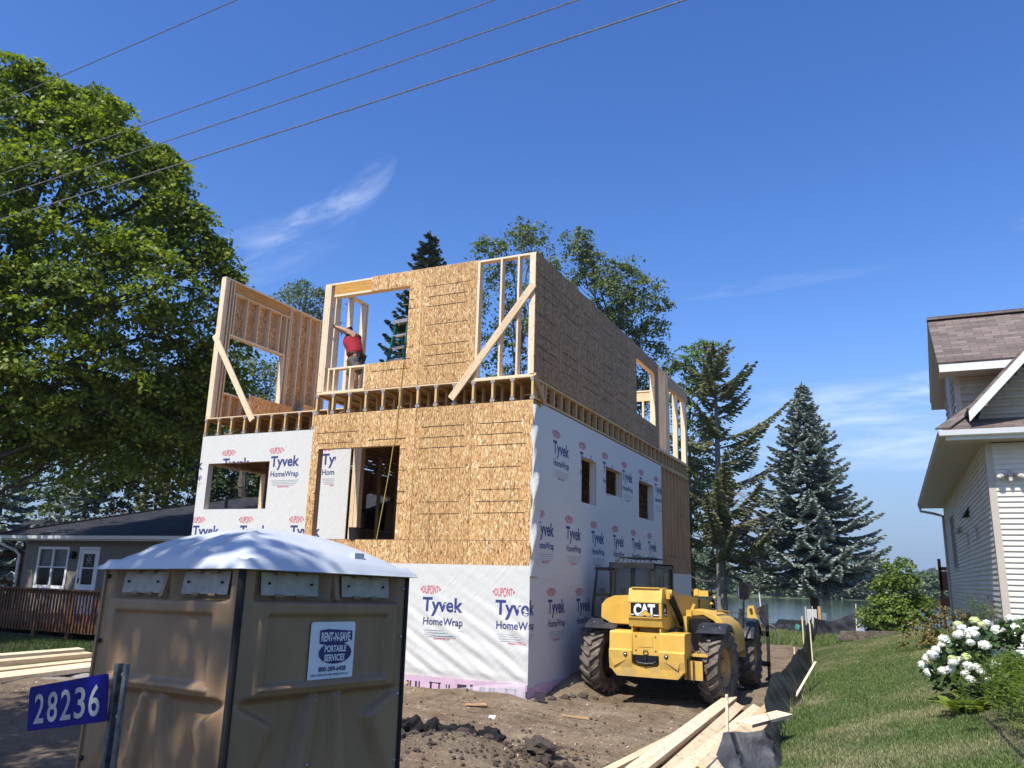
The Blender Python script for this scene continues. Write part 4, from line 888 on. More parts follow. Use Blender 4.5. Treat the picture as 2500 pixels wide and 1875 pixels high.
def front_end():
    mb = MB(); mb.tube([(1.10, 2.2, 1.15), (1.12, 2.2, 1.5), (1.13, 2.2, 1.7)], .02, 8); o = mb.build('mirror_arm', MAT['black'], tele)
    mb = MB(); R = .10
    pts = [(.115*math.copysign(abs(math.cos(t))**.6, math.cos(t)), .165*math.copysign(abs(math.sin(t))**.6, math.sin(t))) for t in np.linspace(0, 2*PI, 24, endpoint=False)]
    mb.prism(pts, lambda a, b, t: (1.13+a, 2.18+t, 1.86+b), 0, .05); mm = mb.build('mirror_housing', MAT['black'], o)
    g = NG('mirror_glass'); mg = g.done((.75, .77, .8), .02, 1.); mb = MB(); mb.face([(1.13+a*.9, 2.178, 1.86+b*.9) for a, b in pts]); mb.build('mirror_glass', mg, mm)
    mb = MB(); mb.prism([(1.02, 1.05), (1.02, 1.50), (1.06, 1.56), (1.16, 1.56), (1.19, 1.40), (1.28, 1.15)], lambda a, b, t: (a, t, b), 3.25, 3.33); o = mb.build('fork_carriage', MAT['yellow'], tele, bevel=.01)
    mb = MB(); mb.cyl((1.10, 3.24, 1.48), (1.10, 3.20, 1.48), .03, n=12); mb.cyl((1.25, 3.24, 1.46), (1.25, 3.20, 1.46), .03, n=12); mb.build('pin', MAT['rust'], o)
    mb = MB(); mb.prism([(1.18, 1.46), (1.24, 1.53), (1.44, 1.62), (1.42, 1.20), (1.32, 1.12), (1.24, 1.38)], lambda a, b, t: (a, t, b), 3.34, 3.38); mb.build('side_plate', MAT['forksteel'], o)
    mb = MB(); mb.box(1.36, 1.42, 3.40, 3.46, .12, 1.55); mb.box(-.6, 1.42, 3.40, 3.46, .95, 1.05); mb.box(-.6, 1.42, 3.40, 3.46, .35, .45); mb.box(1.30, 1.42, 3.46, 4.66, .06, .11); mb.box(-.4, -.28, 3.46, 4.66, .06, .11); mb.box(-.4, -.34, 3.40, 3.46, .12, 1.2); mb.build('fork', MAT['forksteel'], o)
    mb = MB(); mb.box(.9, .96, 2.95, 3.1, .9, 1.5); mb.build('carriage_post', MAT['forksteel'], tele)
front_end()
# ================================================================ NEIGHBOUR HOUSE, RIGHT
MAT['blind'] = plain('white_window_blind', (.62, .63, .62), .6); MAT['siding'] = plain('cream_vinyl_siding', (.77, .71, .60), .5, 0, .035, 2); MAT['trim'] = plain('beige_corner_trim', (.54, .47, .38), .5, 0, .03)
MAT['shake'] = plain('tan_shake_siding', (.46, .40, .28), .6, 0, .08, 7); MAT['fascia'] = plain('white_fascia', (.78, .78, .76), .4, 0, .02)
def shingle_mat(name, cols):
    g = NG(name); u = g.uv(); br = g.n('ShaderNodeTexBrick'); g.set(br, 0, u); br.inputs['Scale'].default_value = 1; br.inputs['Mortar Size'].default_value = .004; br.inputs['Brick Width'].default_value = .34; br.inputs['Row Height'].default_value = .14; br.inputs['Bias'].default_value = 0
    br.offset_frequency = 2; br.inputs['Color1'].default_value = (0, 0, 0, 1); br.inputs['Color2'].default_value = (1, 1, 1, 1); br.inputs['Mortar'].default_value = (0, 0, 0, 1)
    c = g.ramp(br.outputs['Color'], [(0, cols[0]), (.5, cols[1]), (1, cols[2])]); c = g.mix(br.outputs['Fac'], c, tuple(x*.3 for x in cols[0]))
    n = g.noise(u, 90, 4, .7); c = g.mix(.5, c, g.ramp(n, [(.3, .5), (.65, 1.)]), 'MULTIPLY')
    h = g.math('FRACT', g.math('DIVIDE', g.sep(u)[1], .14)); g.bump(g.math('SUBTRACT', g.math('MULTIPLY', n, .3), h), .7, .012); return g.done(c, .9, 0, .2)
MAT['shingle'] = shingle_mat('brown_asphalt_shingle', [(.135, .105, .09), (.19, .15, .128), (.25, .20, .17)]); MAT['shingle_dark'] = shingle_mat('charcoal_asphalt_shingle', [(.022, .022, .025), (.032, .032, .036), (.045, .044, .048)])
rh = thing('neighbour_house', 'cream siding house with brown shingle gable roof behind the white hydrangea', 'house')
HX, HY = 7.4, 4.9
def siding(mb, f, a0, a1, z0, z1, c=.1016, mi=0, holes=(), mark=False):
    """lapped courses: every course tilts out to a shadowed lip; f(a,d outward,z)"""
    z = z0
    while z < z1-.01:
        zt = min(z+c, z1); segs = [(a0, a1)]
        for h in holes:
            if h[2] < z+.5*c < h[3]:
                segs = [s for p, q in segs for s in ((p, min(q, h[0])), (max(p, h[1]), q)) if s[1]-s[0] > .01]
        for p, q in segs:
            A = [(z, .030), (z+c*.45, .026), (z+c*.55, .012), (zt, .004)]
            mb.face([f(p, .002, z), f(q, .002, z), f(q, .030, z), f(p, .030, z)], None, mi)
            for (za, da), (zb, db) in zip(A, A[1:]): mb.face([f(p, da, za), f(q, da, za), f(q, db, zb), f(p, db, zb)], None, mi)
        z += c
def right_house():
    zb, zt = .86, 4.72
    mb = MB(); fr = lambda a, d, z: (a, HY-d, z); sd = lambda a, d, z: (HX-d, -a, z)
    siding(mb, fr, HX+.1, 15., zb, zt); w = mb.build('front_wall', MAT['siding'], rh)
    mb = MB(); wins = [(-16.45, -14.85, 2.55, 4.18)]
    siding(mb, sd, -19.2, -HY-.1, zb, zt+.25, holes=wins); mb.build('side_wall', MAT['siding'], rh)
    for (a, b, c) in ((HY-.024, HY+.1, .02), (19.2, 19.32, .2)): mb = MB(); mb.box(HX-.024, HX+.1, a, b, zb, zt+c); mb.build('corner_trim', MAT['trim'], rh)
    mb = MB(); mb.box(HX+.02, 15, HY+.02, HY+.2, .2, zb+.002); mb.box(HX+.02, HX+.2, HY+.2, 19.2, .2, zb+.002); mb.build('foundation', plain('grey_block_foundation', (.34, .31, .28), .9, 0, .15, 12), rh)
    mb = MB(); mb.box(HX+.1, 15, HY+.11, HY+.2, .86, 4.9); mb.box(HX+.1, HX+.2, HY+.2, 19.2, .86, 4.9); mb.build('inner_wall', MAT['interior'], rh)
    # window on the shaded side
    o = Bx('window', [(HX-.035, HX+.02, 14.80, 14.90, 2.50, 4.23), (HX-.035, HX+.02, 16.40, 16.50, 2.50, 4.23), (HX-.035, HX+.02, 14.9, 16.4, 4.14, 4.23), (HX-.035, HX+.02, 14.9, 16.4, 2.50, 2.59), (HX-.02, HX+.02, 15.62, 15.68, 2.59, 4.14)], 'trim', rh, .004)
    mb = MB(); mb.face([(HX-.005, 14.9, 2.59), (HX-.005, 16.4, 2.59), (HX-.005, 16.4, 4.14), (HX-.005, 14.9, 4.14)][::-1]); mb.build('pane', MAT['glass'], o)
    # soffit, fascia, gutters
    ex, ey, ze = 6.72, 4.40, 4.74
    mb = MB(); mb.box(ex, 15, ey, HY+.02, ze, ze+.012); 
    k = HY+.02
    while k < 19.6: mb.box(ex, HX+.0, k, k+.145, ze, ze+.012); mb.box(ex, HX, k+.145, k+.16, ze+.006, ze+.016); k += .16
    mb.build('soffit', MAT['trim'], rh)
    mb = MB(); mb.box(ex-.02, 15, ey-.02, ey, ze-.01, ze+.19); mb.prism([(0, 0), (-.11, .02), (-.125, .115), (-.11, .12), (0, .12)], lambda a, b, t: (t, ey-.021+a, ze+.05+b), ex-.12, 15)
    mb.build('gutter', MAT['fascia'], rh)
    mb = MB(); mb.box(ex-.02, ex, ey, 19.7, ze-.01, ze+.19); mb.prism([(0, 0), (-.10, .02), (-.12, .115), (-.11, .12), (0, .12)], lambda a, b, t: (ex-.021+a, t, ze+.05+b), ey-.1, 19.75)
    mb.build('gutter', MAT['trim'], rh)
    mb = MB(); mb.tube([(ex-.07, 19.6, ze+.06), (ex-.06, 19.55, ze-.10), (ex+.35, 19.4, ze-.2), (HX-.06, 19.32, ze-.3), (HX-.06, 19.32, ze-.6), (HX-.06, 19.32, .9)], .045, 8); mb.build('downspout', MAT['trim'], rh)
    # roofs: lower skirt, upper gable block, front gable
    def slab(name, quad, m, th=.05, par=rh, uv=None):
        mb = MB(); P = [Vector(p) for p in quad]; n = (P[1]-P[0]).cross(P[2]-P[0]).normalized(); U = (P[1]-P[0]).normalized(); V = n.cross(U)
        uvs = [((p-P[0]).dot(U), (p-P[0]).dot(V)) for p in P]; Q = [p-n*th for p in P]
        mb.face(P, uvs); mb.face(Q[::-1], uvs[::-1])
        for i in range(len(P)): j = (i+1) % len(P); mb.face([P[j], P[i], Q[i], Q[j]])
        return mb.build(name, MAT[m], par)
    zs = ze+.20
    slab('roof', [(ex-.06, ey-.06, zs), (15, ey-.06, zs), (15, 6.5, zs+.95), (7.62, 6.5, zs+.95)], 'shingle')
    slab('roof', [(ex-.06, 19.8, zs), (ex-.06, ey-.06, zs), (7.62, 6.5, zs+.95), (9.8, 9., 6.6), (9.8, 17, 6.6)], 'shingle')
    mb = MB(); mb.beam((ex-.05, ey-.05, zs+.02), (7.62, 6.5, zs+.97), .28, .03, (0, 0, 1)); mb.build('hip_cap', MAT['shingle'], rh)
    ux, uy, ue = 7.12, 6.5, 6.52                                        # upper block
    mb = MB(); siding(mb, lambda a, d, z: (a, uy-d, z), ux+.09, 12., 5.15, ue+.06, .15); mb.build('upper_wall', MAT['shake'], rh)
    mb = MB(); siding(mb, lambda a, d, z: (ux-d, -a, z), -9.5, -uy-.09, 5.1, 6.5, .15, holes=[(-8.4, -7.4, 5.6, 6.7)])
    mb.face([(ux, 9.5, 6.6), (ux, 6.5, 6.6), (ux, 8, 8.1)]); mb.build('upper_side_wall', MAT['shake'], rh)
    Bx('window', [(ux-.04, ux+.01, 7.4, 8.4, 5.6, 6.7)], 'trim', rh, .004)
    mb = MB(); mb.box(ux-.022, ux+.09, uy-.022, uy+.09, 5.1, ue+.06); mb.build('corner_trim', MAT['trim'], rh)
    rx = 6.80; rz = 8.24
    slab('roof', [(rx, 5.95, 6.66), (12.5, 5.95, 6.66), (12.5, 8, rz), (rx, 8, rz)], 'shingle'); slab('roof', [(12.5, 10.05, 6.66), (rx, 10.05, 6.66), (rx, 8, rz), (12.5, 8, rz)], 'shingle')
    mb = MB(); mb.box(rx-.005, 12.5, 7.86, 8.14, rz-.03, rz+.035); mb.build('ridge_cap', MAT['shingle'], rh, bevel=.01)
    mb = MB(); mb.box(rx+.02, 12.5, 5.9, 5.95, 6.44, 6.60); mb.build('gutter', MAT['fascia'], rh)
    mb = MB(); mb.box(rx+.02, 12.5, 5.95, 6.5, 6.44, 6.455); mb.prism([(5.95, 6.44), (8, 8.05), (10.05, 6.44), (10.05, 6.60), (8, 8.19), (5.95, 6.60)], lambda a, b, t: (t, a, b), rx+.015, rx+.04); mb.prism([(5.95, 6.44), (8, 8.05), (10.05, 6.44), (10.05, 6.47), (8, 8.08), (5.95, 6.47)], lambda a, b, t: (t, a, b), rx+.04, ux+.02); mb.build('rake_soffit', MAT['trim'], rh)
    gx, gz = 7.13, 5.16; s = 1.08; px_ = gx+2.3; pz = gz+2.3*s           # front gable
    slab('roof', [(gx-.02, ey-.06, gz+.16), (px_, ey-.06, pz+.16), (px_, 5.9, pz+.16), (gx-.02, 5.9, gz+.16)][::1], 'shingle'); slab('roof', [(px_, ey-.06, pz+.16), (2*px_-gx, ey-.06, gz+.16), (2*px_-gx, 5.9, gz+.16), (px_, 5.9, pz+.16)], 'shingle')
    mb = MB(); 
    for sg in (1, -1): mb.prism([(gx if sg > 0 else 2*px_-gx, gz-.10), (px_, pz-.10), (px_, pz+.10), (gx if sg > 0 else 2*px_-gx, gz+.10)], lambda a, b, t: (a, t, b), ey-.10, ey-.06)
    mb.build('rake_board', MAT['fascia'], rh)
    mb = MB()
    def siding_g(mb):
        z = 5.0
        while z < 7.2:
            a0 = gx+max(.22, (z-gz-.02)/s+.14); a1 = 2*px_-a0
            if a1-a0 > .1: siding(mb, lambda a, d, zz: (a, HY+.10-d, zz), a0, a1, z, z+.15, .15)
            z += .15
    siding_g(mb); mb.build('gable_wall', MAT['shake'], rh)
    # fittings
    def flood(name, M, par=rh):
        mb = MB(); f = lambda a, b, c: M@Vector((a, b, c))
        mb.cyl(f(0, 0, 0), f(0, -.05, 0), .085, n=14); mb.cyl(f(0, -.05, -.02), f(0, -.10, -.10), .05, .04, n=10)
        for s in (-1, 1): mb.cyl(f(.05*s, -.04, .02), f(.11*s, -.09, -.01), .022, n=8); mb.cyl(f(.10*s, -.08, .0), f(.19*s, -.15, -.05), .035, .062, n=14)
        o = mb.build(name, MAT['trim'], par); mb = MB()
        for s in (-1, 1): mb.sphere(f(.185*s, -.146, -.048), .05, 6)
        mb.sphere(f(0, -.10, -.11), .035, 6); mb.build('lamp_lens', MAT['blind'], o)
    flood('flood_light', Matrix.Translation((7.74, HY-.02, 4.10))); flood('flood_light', Matrix.Translation((HX-.02, 12.4, 3.55))@Matrix.Rotation(-PI/2, 4, 'Z'))
    mb = MB(); mb.prism([(0, 0), (-.16, -.02), (0, .24)], lambda a, b, t: (HX-.02+a, t, 3.68+b), 9.55, 9.80); mb.build('wall_sconce', MAT['black'], rh)
    for y in (10.5, 8.06): Bx('dryer_vent', [(HX-.07, HX-.015, y-.10, y+.10, 3.30, 3.36), (HX-.05, HX-.015, y-.06, y+.06, 3.04, 3.30)], 'trim', rh, .006)
    Bx('meter_box', [(HX-.16, HX-.02, 6.35, 6.62, 1.56, 1.80)], 'trim', rh, .01)
    mb = MB(); mb.tube([(HX-.07, 6.5, 1.56), (HX-.07, 6.5, .9)], .03, 8); mb.build('conduit', MAT['white'], rh)
    mb = MB(); mb.prism([(0, 0), (.12, .0), (.30, .34), (.20, .34)], lambda a, b, t: (HX-.05-t, 7.4-a*2.0, 1.5+b), 0, .02); mb.build('dish', MAT['gal'], rh)
right_house()
bd = thing('back_deck', 'small red-brown raised deck at the lake end of the cream house', 'deck', (7.3, 20.3, 0))
MAT['deck_red'] = wood_mat('red_brown_deck_stain', (.20, .085, .045), (.15, .06, .032), (.09, .035, .02)); MAT['deck_dark'] = wood_mat('dark_brown_deck_stain', (.24, .115, .05), (.16, .072, .032), (.07, .03, .015))
Bx('post', [(-.22, -.12, 0, .1, -.5, 3.0)], 'deck_red', bd, .004); Bx('railing', [(-.2, .9, .0, .05, 2.6, 2.72), (-.2, .9, .0, .05, 1.9, 2.55)], 'deck_red', bd, .004); Bx('joist', [(-.3, 1., -.02, .1, 1.35, 1.65), (-.12, 1., .12, 1.2, 1.66, 1.70)], 'deck_dark', bd, .004)
# ================================================================ NEIGHBOUR BUNGALOW, LEFT
lh = thing('grey_bungalow', 'low grey-brown bungalow with charcoal hip roof behind the wooden deck', 'house')
MAT['stucco'] = plain('grey_brown_wall', (.21, .185, .15), .8, 0, .06, 5, .15); MAT['blind'] = plain('white_window_blind', (.62, .63, .62), .6)
def left_house():
    y = 5.5; mb = MB(); mb.panel(PF(y), (-21.3, -9.6, -.4, 2.74), [(-20.54, -19.06, 1.24, 2.51), (-18.47, -17.63, .42, 2.51)], .15); mb.build('front_wall', MAT['stucco'], lh)
    mb = MB(); mb.box(-21.3, -21.15, 5.65, 15, -.4, 2.74); mb.box(-21., -9.6, 7.2, 7.3, .2, 2.7); mb.box(-9.75, -9.6, 5.65, 15, -.4, 2.74); mb.build('side_wall', MAT['stucco'], lh)
    mb = MB(); t = .06; a0, a1, b0, b1 = -20.54, -19.06, 1.24, 2.51; m = (a0+a1)/2; yy = (y-.025, y+.04)
    for bx in ((a0-.03, a0+t), (a1-t, a1+.03), (m-t*.7, m+t*.7)): mb.box(*bx, *yy, b0, b1)
    for bz in ((b0-.05, b0+.05), (b1-.05, b1+.03)): mb.box(a0-.03, a1+.03, yy[0]-.003, yy[1]+.003, *bz)
    for (p, q) in ((a0+t, m-t*.7), (m+t*.7, a1-t)): mb.box(p, q, y+.0, y+.035, 1.86, 1.90)
    o = mb.build('window', MAT['white'], lh); mb = MB(); mb.face([(a0, y+.02, b0), (a1, y+.02, b0), (a1, y+.02, b1), (a0, y+.02, b1)]); mb.build('pane', MAT['glass'], o)
    mb = MB()
    for k in range(24): z = 1.88+k*.026; mb.obox((m, y+.09, z), 1.36, .022, .004, Matrix.Rotation(.7, 3, 'X'))
    mb.build('blind', MAT['blind'], o)
    a0, a1 = -18.47, -17.63; mb = MB(); mb.box(a0-.06, a0+.02, y-.03, y+.05, .42, 2.55); mb.box(a1-.02, a1+.06, y-.03, y+.05, .42, 2.55); mb.box(a0+.02, a1-.02, y-.03, y+.05, 2.47, 2.55)
    mb.box(a0+.02, a0+.15, y-.01, y+.03, .44, 2.46); mb.box(a1-.15, a1-.02, y-.01, y+.03, .44, 2.46); mb.box(a0+.15, a1-.15, y-.01, y+.03, 2.33, 2.46); mb.box(a0+.15, a1-.15, y-.01, y+.03, .44, 1.36); mb.box(a0+.15, a1-.15, y-.005, y+.025, 1.86, 1.90)
    o = mb.build('door', MAT['white'], lh); mb = MB(); mb.face([(a0+.1, y+.02, 1.3), (a1-.1, y+.02, 1.3), (a1-.1, y+.02, 2.4), (a0+.1, y+.02, 2.4)]); mb.build('pane', MAT['glass'], o); mb = MB(); mb.box(a0+.05, a0+.08, y-.05, y-.01, 1.40, 1.56); mb.build('handle', MAT['black'], o)
    mb = MB()
    for s in (-1, 1):
        for k in range(2): mb.beam((-18.05-.12*s, y-.0, 1.98+k*.12), (-18.05+.12*s, y-.0, 2.20+k*.12), .008, .008)
    mb.build('leaded_bars', MAT['white'], o)
    mb = MB(); x = -18.74; mb.box(x-.05, x+.05, y-.03, y, 2.2, 2.4); mb.prism([(-.07, 0), (.07, 0), (.05, .16), (-.05, .16)], lambda a, b, t: (x+a, y-.05-t, 2.16+b), 0, .12); mb.lathe([(.09, 0), (.02, .08), (0, .09)], lambda a, b, t: (x+a, y-.11+b, 2.33+t), 8); mb.build('wall_lantern', MAT['black'], lh)
    ye, ze = 4.95, 2.76; mb = MB(); mb.prism([(0, 0), (-.10, .02), (-.12, .12), (0, .12)], lambda a, b, t: (t, ye+a, ze+b), -22.2, -9.2); mb.box(-22.1, -9.2, ye, ye+.02, ze-.02, ze+.15); mb.box(-22.1, -9.2, ye+.02, 5.5, ze-.02, ze-.005); mb.build('gutter', MAT['fascia'], lh)
    mb = MB(); mb.tube([(-21.75, ye-.05, ze+.03), (-21.75, ye-.05, ze-.15), (-21.55, 5.3, ze-.35), (-21.45, 5.42, ze-.5), (-21.45, 5.42, -.1)], .05, 8); mb.build('downspout', MAT['fascia'], lh)
    mb = MB(); e = (-22.2, 4.85, 2.9); s = .307; h = 5.6; zz = 2.9+s*h
    A = [(-22.2, 4.85, 2.9), (-9., 4.85, 2.9), (-22.2+h, 4.85+h, zz), (-9., 4.85+h, zz), (-22.2, 4.85+2*h, 2.9), (-9, 4.85+2*h, 2.9)]
    L = math.hypot(h, s*h)
    mb.face([A[0], A[1], A[3], A[2]], [(0, 0), (13.2, 0), (13.2, L), (h, L)]); mb.face([A[4], A[0], A[2]], [(0, 0), (2*h, 0), (h, L)]); mb.face([A[5], A[4], A[2], A[3]], [(0, 0), (13.2, 0), (13.2-h, L), (0, L)])
    o = mb.build('roof', MAT['shingle_dark'], lh); mb = MB(); mb.cyl((-15.5, 8.6, 3.9), (-15.5, 8.6, 4.45), .06, n=10); mb.build('vent_pipe', MAT['black'], o)
    mb = MB(); mb.beam((-22.2, 4.85, 2.915), (-22.2+h, 4.85+h, zz+.015), .25, .03); mb.build('hip_cap', MAT['shingle_dark'], o)
left_house()
wd = thing('wooden_deck', 'brown stained raised wooden deck with slatted railing in front of the bungalow', 'deck', (-16, 2, 0))
def deck():
    T_ = lambda b: (b[0]+16, b[1]+16, b[2]-2, b[3]-2, b[4], b[5]); x0, x1 = -21.5, -10.4
    def dbx(n, bs, m='deck_dark'): return Bx(n, [T_(b) for b in bs], m, wd, .004)
    dbx('top_rail', [(x0, x1, 1.95, 2.10, 1.30, 1.34), (x0, x1, 2.02, 2.06, 1.20, 1.295)]); dbx('side_rail', [(x0, x0+.1, 2.12, 5.4, 1.30, 1.34)])
    dbx('rim_joist', [(x0, x1, 2.03, 2.075, .25, .45)]); dbx('deck_boards', [(x0, x1, 2.08, 5.48, .41, .45)])
    k = x0+.1; 
    while k < x1:
        dbx('baluster', [(k-.02, k+.02, 1.985, 2.025, .27, 1.297)]); k += .125
    for x in (-20.6, -18.4, -15.45, -14.1, -12.4): dbx('post', [(x-.07, x+.07, 2.10, 2.24, -.3, .40)])
    for x in (-20.6, -17.5, -14.1, -11.): dbx('railing_post', [(x-.045, x+.045, 2.081, 2.17, .455, 1.297)])
    dbx('step_plank', [(-18.5, -14.8, 2.6, 2.75, .02, .06)], 'gal')
deck()
far_b = thing('brick_cottage', 'reddish brick cottage behind spruce branches past the bungalow', 'house', (-30, 12, 0))
MAT['brick'] = plain('dull_red_brick', (.22, .11, .085), .9, 0, .2, 8); Bx('wall', [(-5, 3.5, 0, 6, -.4, 2.5)], 'brick', far_b, 0)
mb = MB(); mb.prism([(-.5, 2.5), (3, 4.2), (6.5, 2.5)], lambda a, b, t: (t, a, b), -5.4, 3.9); mb.build('roof', MAT['shingle_dark'], far_b)
Bx('window', [(1.2, 2.2, -.03, .02, 1., 2.0)], 'glass', far_b, 0)
up = thing('utility_pole', 'thin far utility pole with cross arm seen above the bungalow roof', 'pole', (-43, 26, 0))
mb = MB(); mb.cyl((0, 0, 0), (0, 0, 6.2), .12, .09, 8); mb.build('mast', MAT['deck_dark'], up); mb = MB(); mb.box(-1.2, 1.2, -.05, .05, 5.6, 5.72); mb.build('cross_arm', MAT['deck_dark'], up); mb = MB(); mb.cyl((.35, -.2, 4.6), (.35, -.2, 5.4), .22, n=12); mb.build('transformer', MAT['gal'], up)
# ================================================================ VEGETATION
BLOBS = {
'maple': [(-17.48, -0.89, 14.75, 1.90), (-16.23, -0.24, 14.53, 1.50), (-16.23, -0.45, 15.30, 0.95), (-15.78, -0.31, 15.58, 0.50), (-15.12, 0.41, 14.04, 1.30), (-14.93, 0.28, 14.89, 0.50), (-13.90, 0.48, 13.80, 1.20), (-13.62, 0.48, 14.32, 0.75), (-14.79, -0.06, 12.14, 1.90), (-13.49, 1.11, 12.17, 1.40), (-13.40, 0.85, 13.31, 0.90), (-12.93, 1.81, 12.68, 0.90), (-12.82, 1.72, 13.20, 0.55), (-12.12, 1.92, 11.57, 1.00), (-12.22, 2.62, 10.89, 1.10), (-11.92, 2.56, 11.67, 0.50), (-11.64, 2.99, 10.52, 0.80), (-11.49, 3.62, 10.15, 0.55), (-15.83, -0.53, 9.92, 2.20), (-13.81, 0.47, 9.74, 2.00), (-12.56, 1.70, 9.48, 1.80), (-12.31, 3.52, 9.07, 1.10), (-12.79, 3.65, 7.74, 1.10), (-13.41, 1.83, 7.47, 2.00), (-14.41, 0.24, 7.40, 2.10), (-15.68, -0.82, 6.99, 2.20), (-15.59, 0.68, 5.81, 1.40), (-14.34, 1.80, 5.95, 1.50), (-13.43, 3.31, 6.19, 1.40), (-13.15, 4.30, 6.36, 0.80), (-16.64, -0.92, 12.08, 2.20), (-17.27, -1.91, 10.39, 3.00), (-18.40, -2.07, 13.27, 2.50), (-18.05, -1.48, 7.41, 2.80), (-13.82, 3.56, 8.82, 1.40), (-14.65, 2.96, 11.71, 1.60), (-16.68, 2.08, 9.27, 2.20), (-16.28, 1.64, 5.24, 0.90), (-14.48, 3.09, 5.12, 1.00)],
'treeA': [(-10.41, 20.89, 18.13, 1.30), (-11.51, 20.53, 17.54, 1.00), (-9.55, 21.23, 18.38, 0.90), (-11.13, 21.21, 15.63, 1.60), (-10.32, 22.07, 13.85, 1.50), (-11.66, 21.69, 12.91, 1.40), (-10.93, 23.58, 11.37, 1.50), (-11.28, 21.33, 10.66, 1.20), (-9.79, 23.67, 17.32, 1.40), (-9.57, 24.53, 14.49, 1.60)],
'treeB': [(-8.03, 23.11, 18.27, 0.95), (-7.51, 23.19, 18.91, 0.60), (-7.26, 23.81, 17.02, 1.30), (-5.76, 24.54, 16.95, 1.10), (-4.85, 25.17, 16.17, 1.00), (-4.10, 25.67, 15.64, 0.55), (-6.13, 24.89, 14.98, 1.50), (-4.92, 25.76, 13.86, 1.20), (-4.58, 26.22, 12.71, 0.90), (-7.05, 24.65, 14.26, 1.50), (-5.54, 26.09, 11.53, 1.20), (-7.60, 26.27, 11.47, 1.50), (-5.22, 27.56, 10.83, 1.00), (-6.18, 23.51, 15.78, 0.90)],
'treeT4': [(-22.94, 18.94, 16.06, 0.90), (-22.01, 19.29, 16.37, 1.10), (-21.30, 19.68, 16.15, 0.80), (-22.57, 19.41, 14.90, 1.30), (-21.44, 19.94, 14.94, 1.00)],
'treeT5': [(-20.50, 13.50, 10.90, 1.20), (-19.73, 14.15, 9.81, 1.30), (-19.00, 14.25, 10.74, 1.00), (-20.91, 13.74, 9.27, 1.20), (-20.11, 14.28, 8.68, 1.30), (-19.03, 14.67, 9.12, 1.20), (-21.40, 13.89, 7.83, 1.00)],
'treeT6': [(-4.06, 32.76, 14.74, 1.10), (-4.86, 32.59, 13.92, 1.00), (-3.35, 33.02, 15.02, 0.90), (-4.48, 33.16, 12.48, 1.20), (-5.37, 32.82, 12.18, 0.90), (-3.45, 33.50, 13.03, 0.90), (-4.90, 33.53, 10.35, 1.20), (-4.15, 34.30, 8.78, 1.20)],
'backA': [(-28.30, 15.40, 7.02, 2.00), (-26.59, 16.13, 7.29, 1.90), (-25.66, 16.99, 5.74, 1.60), (-29.49, 15.33, 5.18, 1.50), (-26.86, 16.74, 8.83, 1.80)],
'backB': [(-24.83, 18.11, 7.27, 2.00), (-23.39, 19.03, 6.39, 2.00), (-25.62, 18.24, 5.40, 1.70), (-24.87, 19.82, 5.06, 1.70), (-23.32, 19.78, 7.94, 1.80)],
'backC': [(-34.21, 14.91, 6.91, 1.40), (-33.45, 15.68, 5.40, 1.40), (-36.22, 15.60, 5.06, 1.20), (-34.80, 15.28, 8.73, 1.80), (-33.03, 16.24, 8.30, 1.90)],
'innerD': [(-19.75, 24.16, 6.38, 1.40), (-19.15, 24.77, 5.16, 1.40)],
'bush': [(5.81, 17.18, 2.32, 0.50), (5.62, 17.27, 1.65, 0.75), (5.16, 17.10, 1.05, 0.70), (5.95, 17.45, 1.14, 0.70), (6.34, 17.78, 1.45, 0.38), (5.91, 17.25, 2.67, 0.28), (4.93, 17.08, 0.72, 0.40), (5.49, 16.97, 0.85, 0.70)],
}
def leaf_mat(name, dark, light, trans=.3, rough=.5):
    g = NG(name); r = g.island(); n = g.noise(g.pos(), .9, 3)
    c = g.ramp(g.math('ADD', g.math('MULTIPLY', r, .7), g.math('MULTIPLY', n, .45)), [(.2, dark), (.85, light)])
    g.done(c, rough, 0, .35); tr = g.n('ShaderNodeBsdfTranslucent'); g.set(tr, 0, g.mix(1, c, (1.1, 1.15, .55), 'MULTIPLY')); mx = g.n('ShaderNodeMixShader'); mx.inputs[0].default_value = trans
    out = g.t.nodes['Material Output']; g.t.links.new(g.b.outputs[0], mx.inputs[1]); g.t.links.new(tr.outputs[0], mx.inputs[2]); g.t.links.new(mx.outputs[0], out.inputs[0]); return g.m
def bark_mat(name, a, b):
    g = NG(name); u = g.uv(); n = g.noise(g.map(u, (3, 14, 1)), 1, 5, .7, .6); n2 = g.noise(g.obj(), 9, 4); g.bump(n, .8, .03); return g.done(g.mix(.5, g.ramp(n, [(.35, a), (.65, b)]), g.ramp(n2, [(.3, a), (.7, b)])), .9, 0, .2)
MAT['leaf_maple'] = leaf_mat('maple_leaf', (.07, .12, .012), (.30, .36, .04), .48); MAT['leaf_mid'] = leaf_mat('mid_green_leaf', (.065, .095, .025), (.20, .25, .09), .38); MAT['leaf_deep'] = leaf_mat('deep_green_leaf', (.025, .05, .012), (.085, .12, .03))
MAT['leaf_bright'] = leaf_mat('bright_green_leaf', (.075, .13, .014), (.23, .31, .06), .38); MAT['leaf_hyd'] = leaf_mat('hydrangea_leaf', (.028, .06, .018), (.075, .125, .03), .2); MAT['leaf_lime'] = leaf_mat('lime_leaf', (.12, .17, .015), (.30, .36, .05), .3); MAT['leaf_far'] = leaf_mat('far_shore_leaf', (.05, .085, .035), (.16, .21, .085), .2)
MAT['needle_blue'] = leaf_mat('blue_spruce_needle', (.085, .11, .09), (.42, .48, .42), .05, .6); MAT['needle_green'] = leaf_mat('green_spruce_needle', (.025, .045, .025), (.10, .14, .085), .08, .6); MAT['needle_cedar'] = leaf_mat('cedar_needle', (.09, .10, .035), (.26, .27, .12), .2, .6)
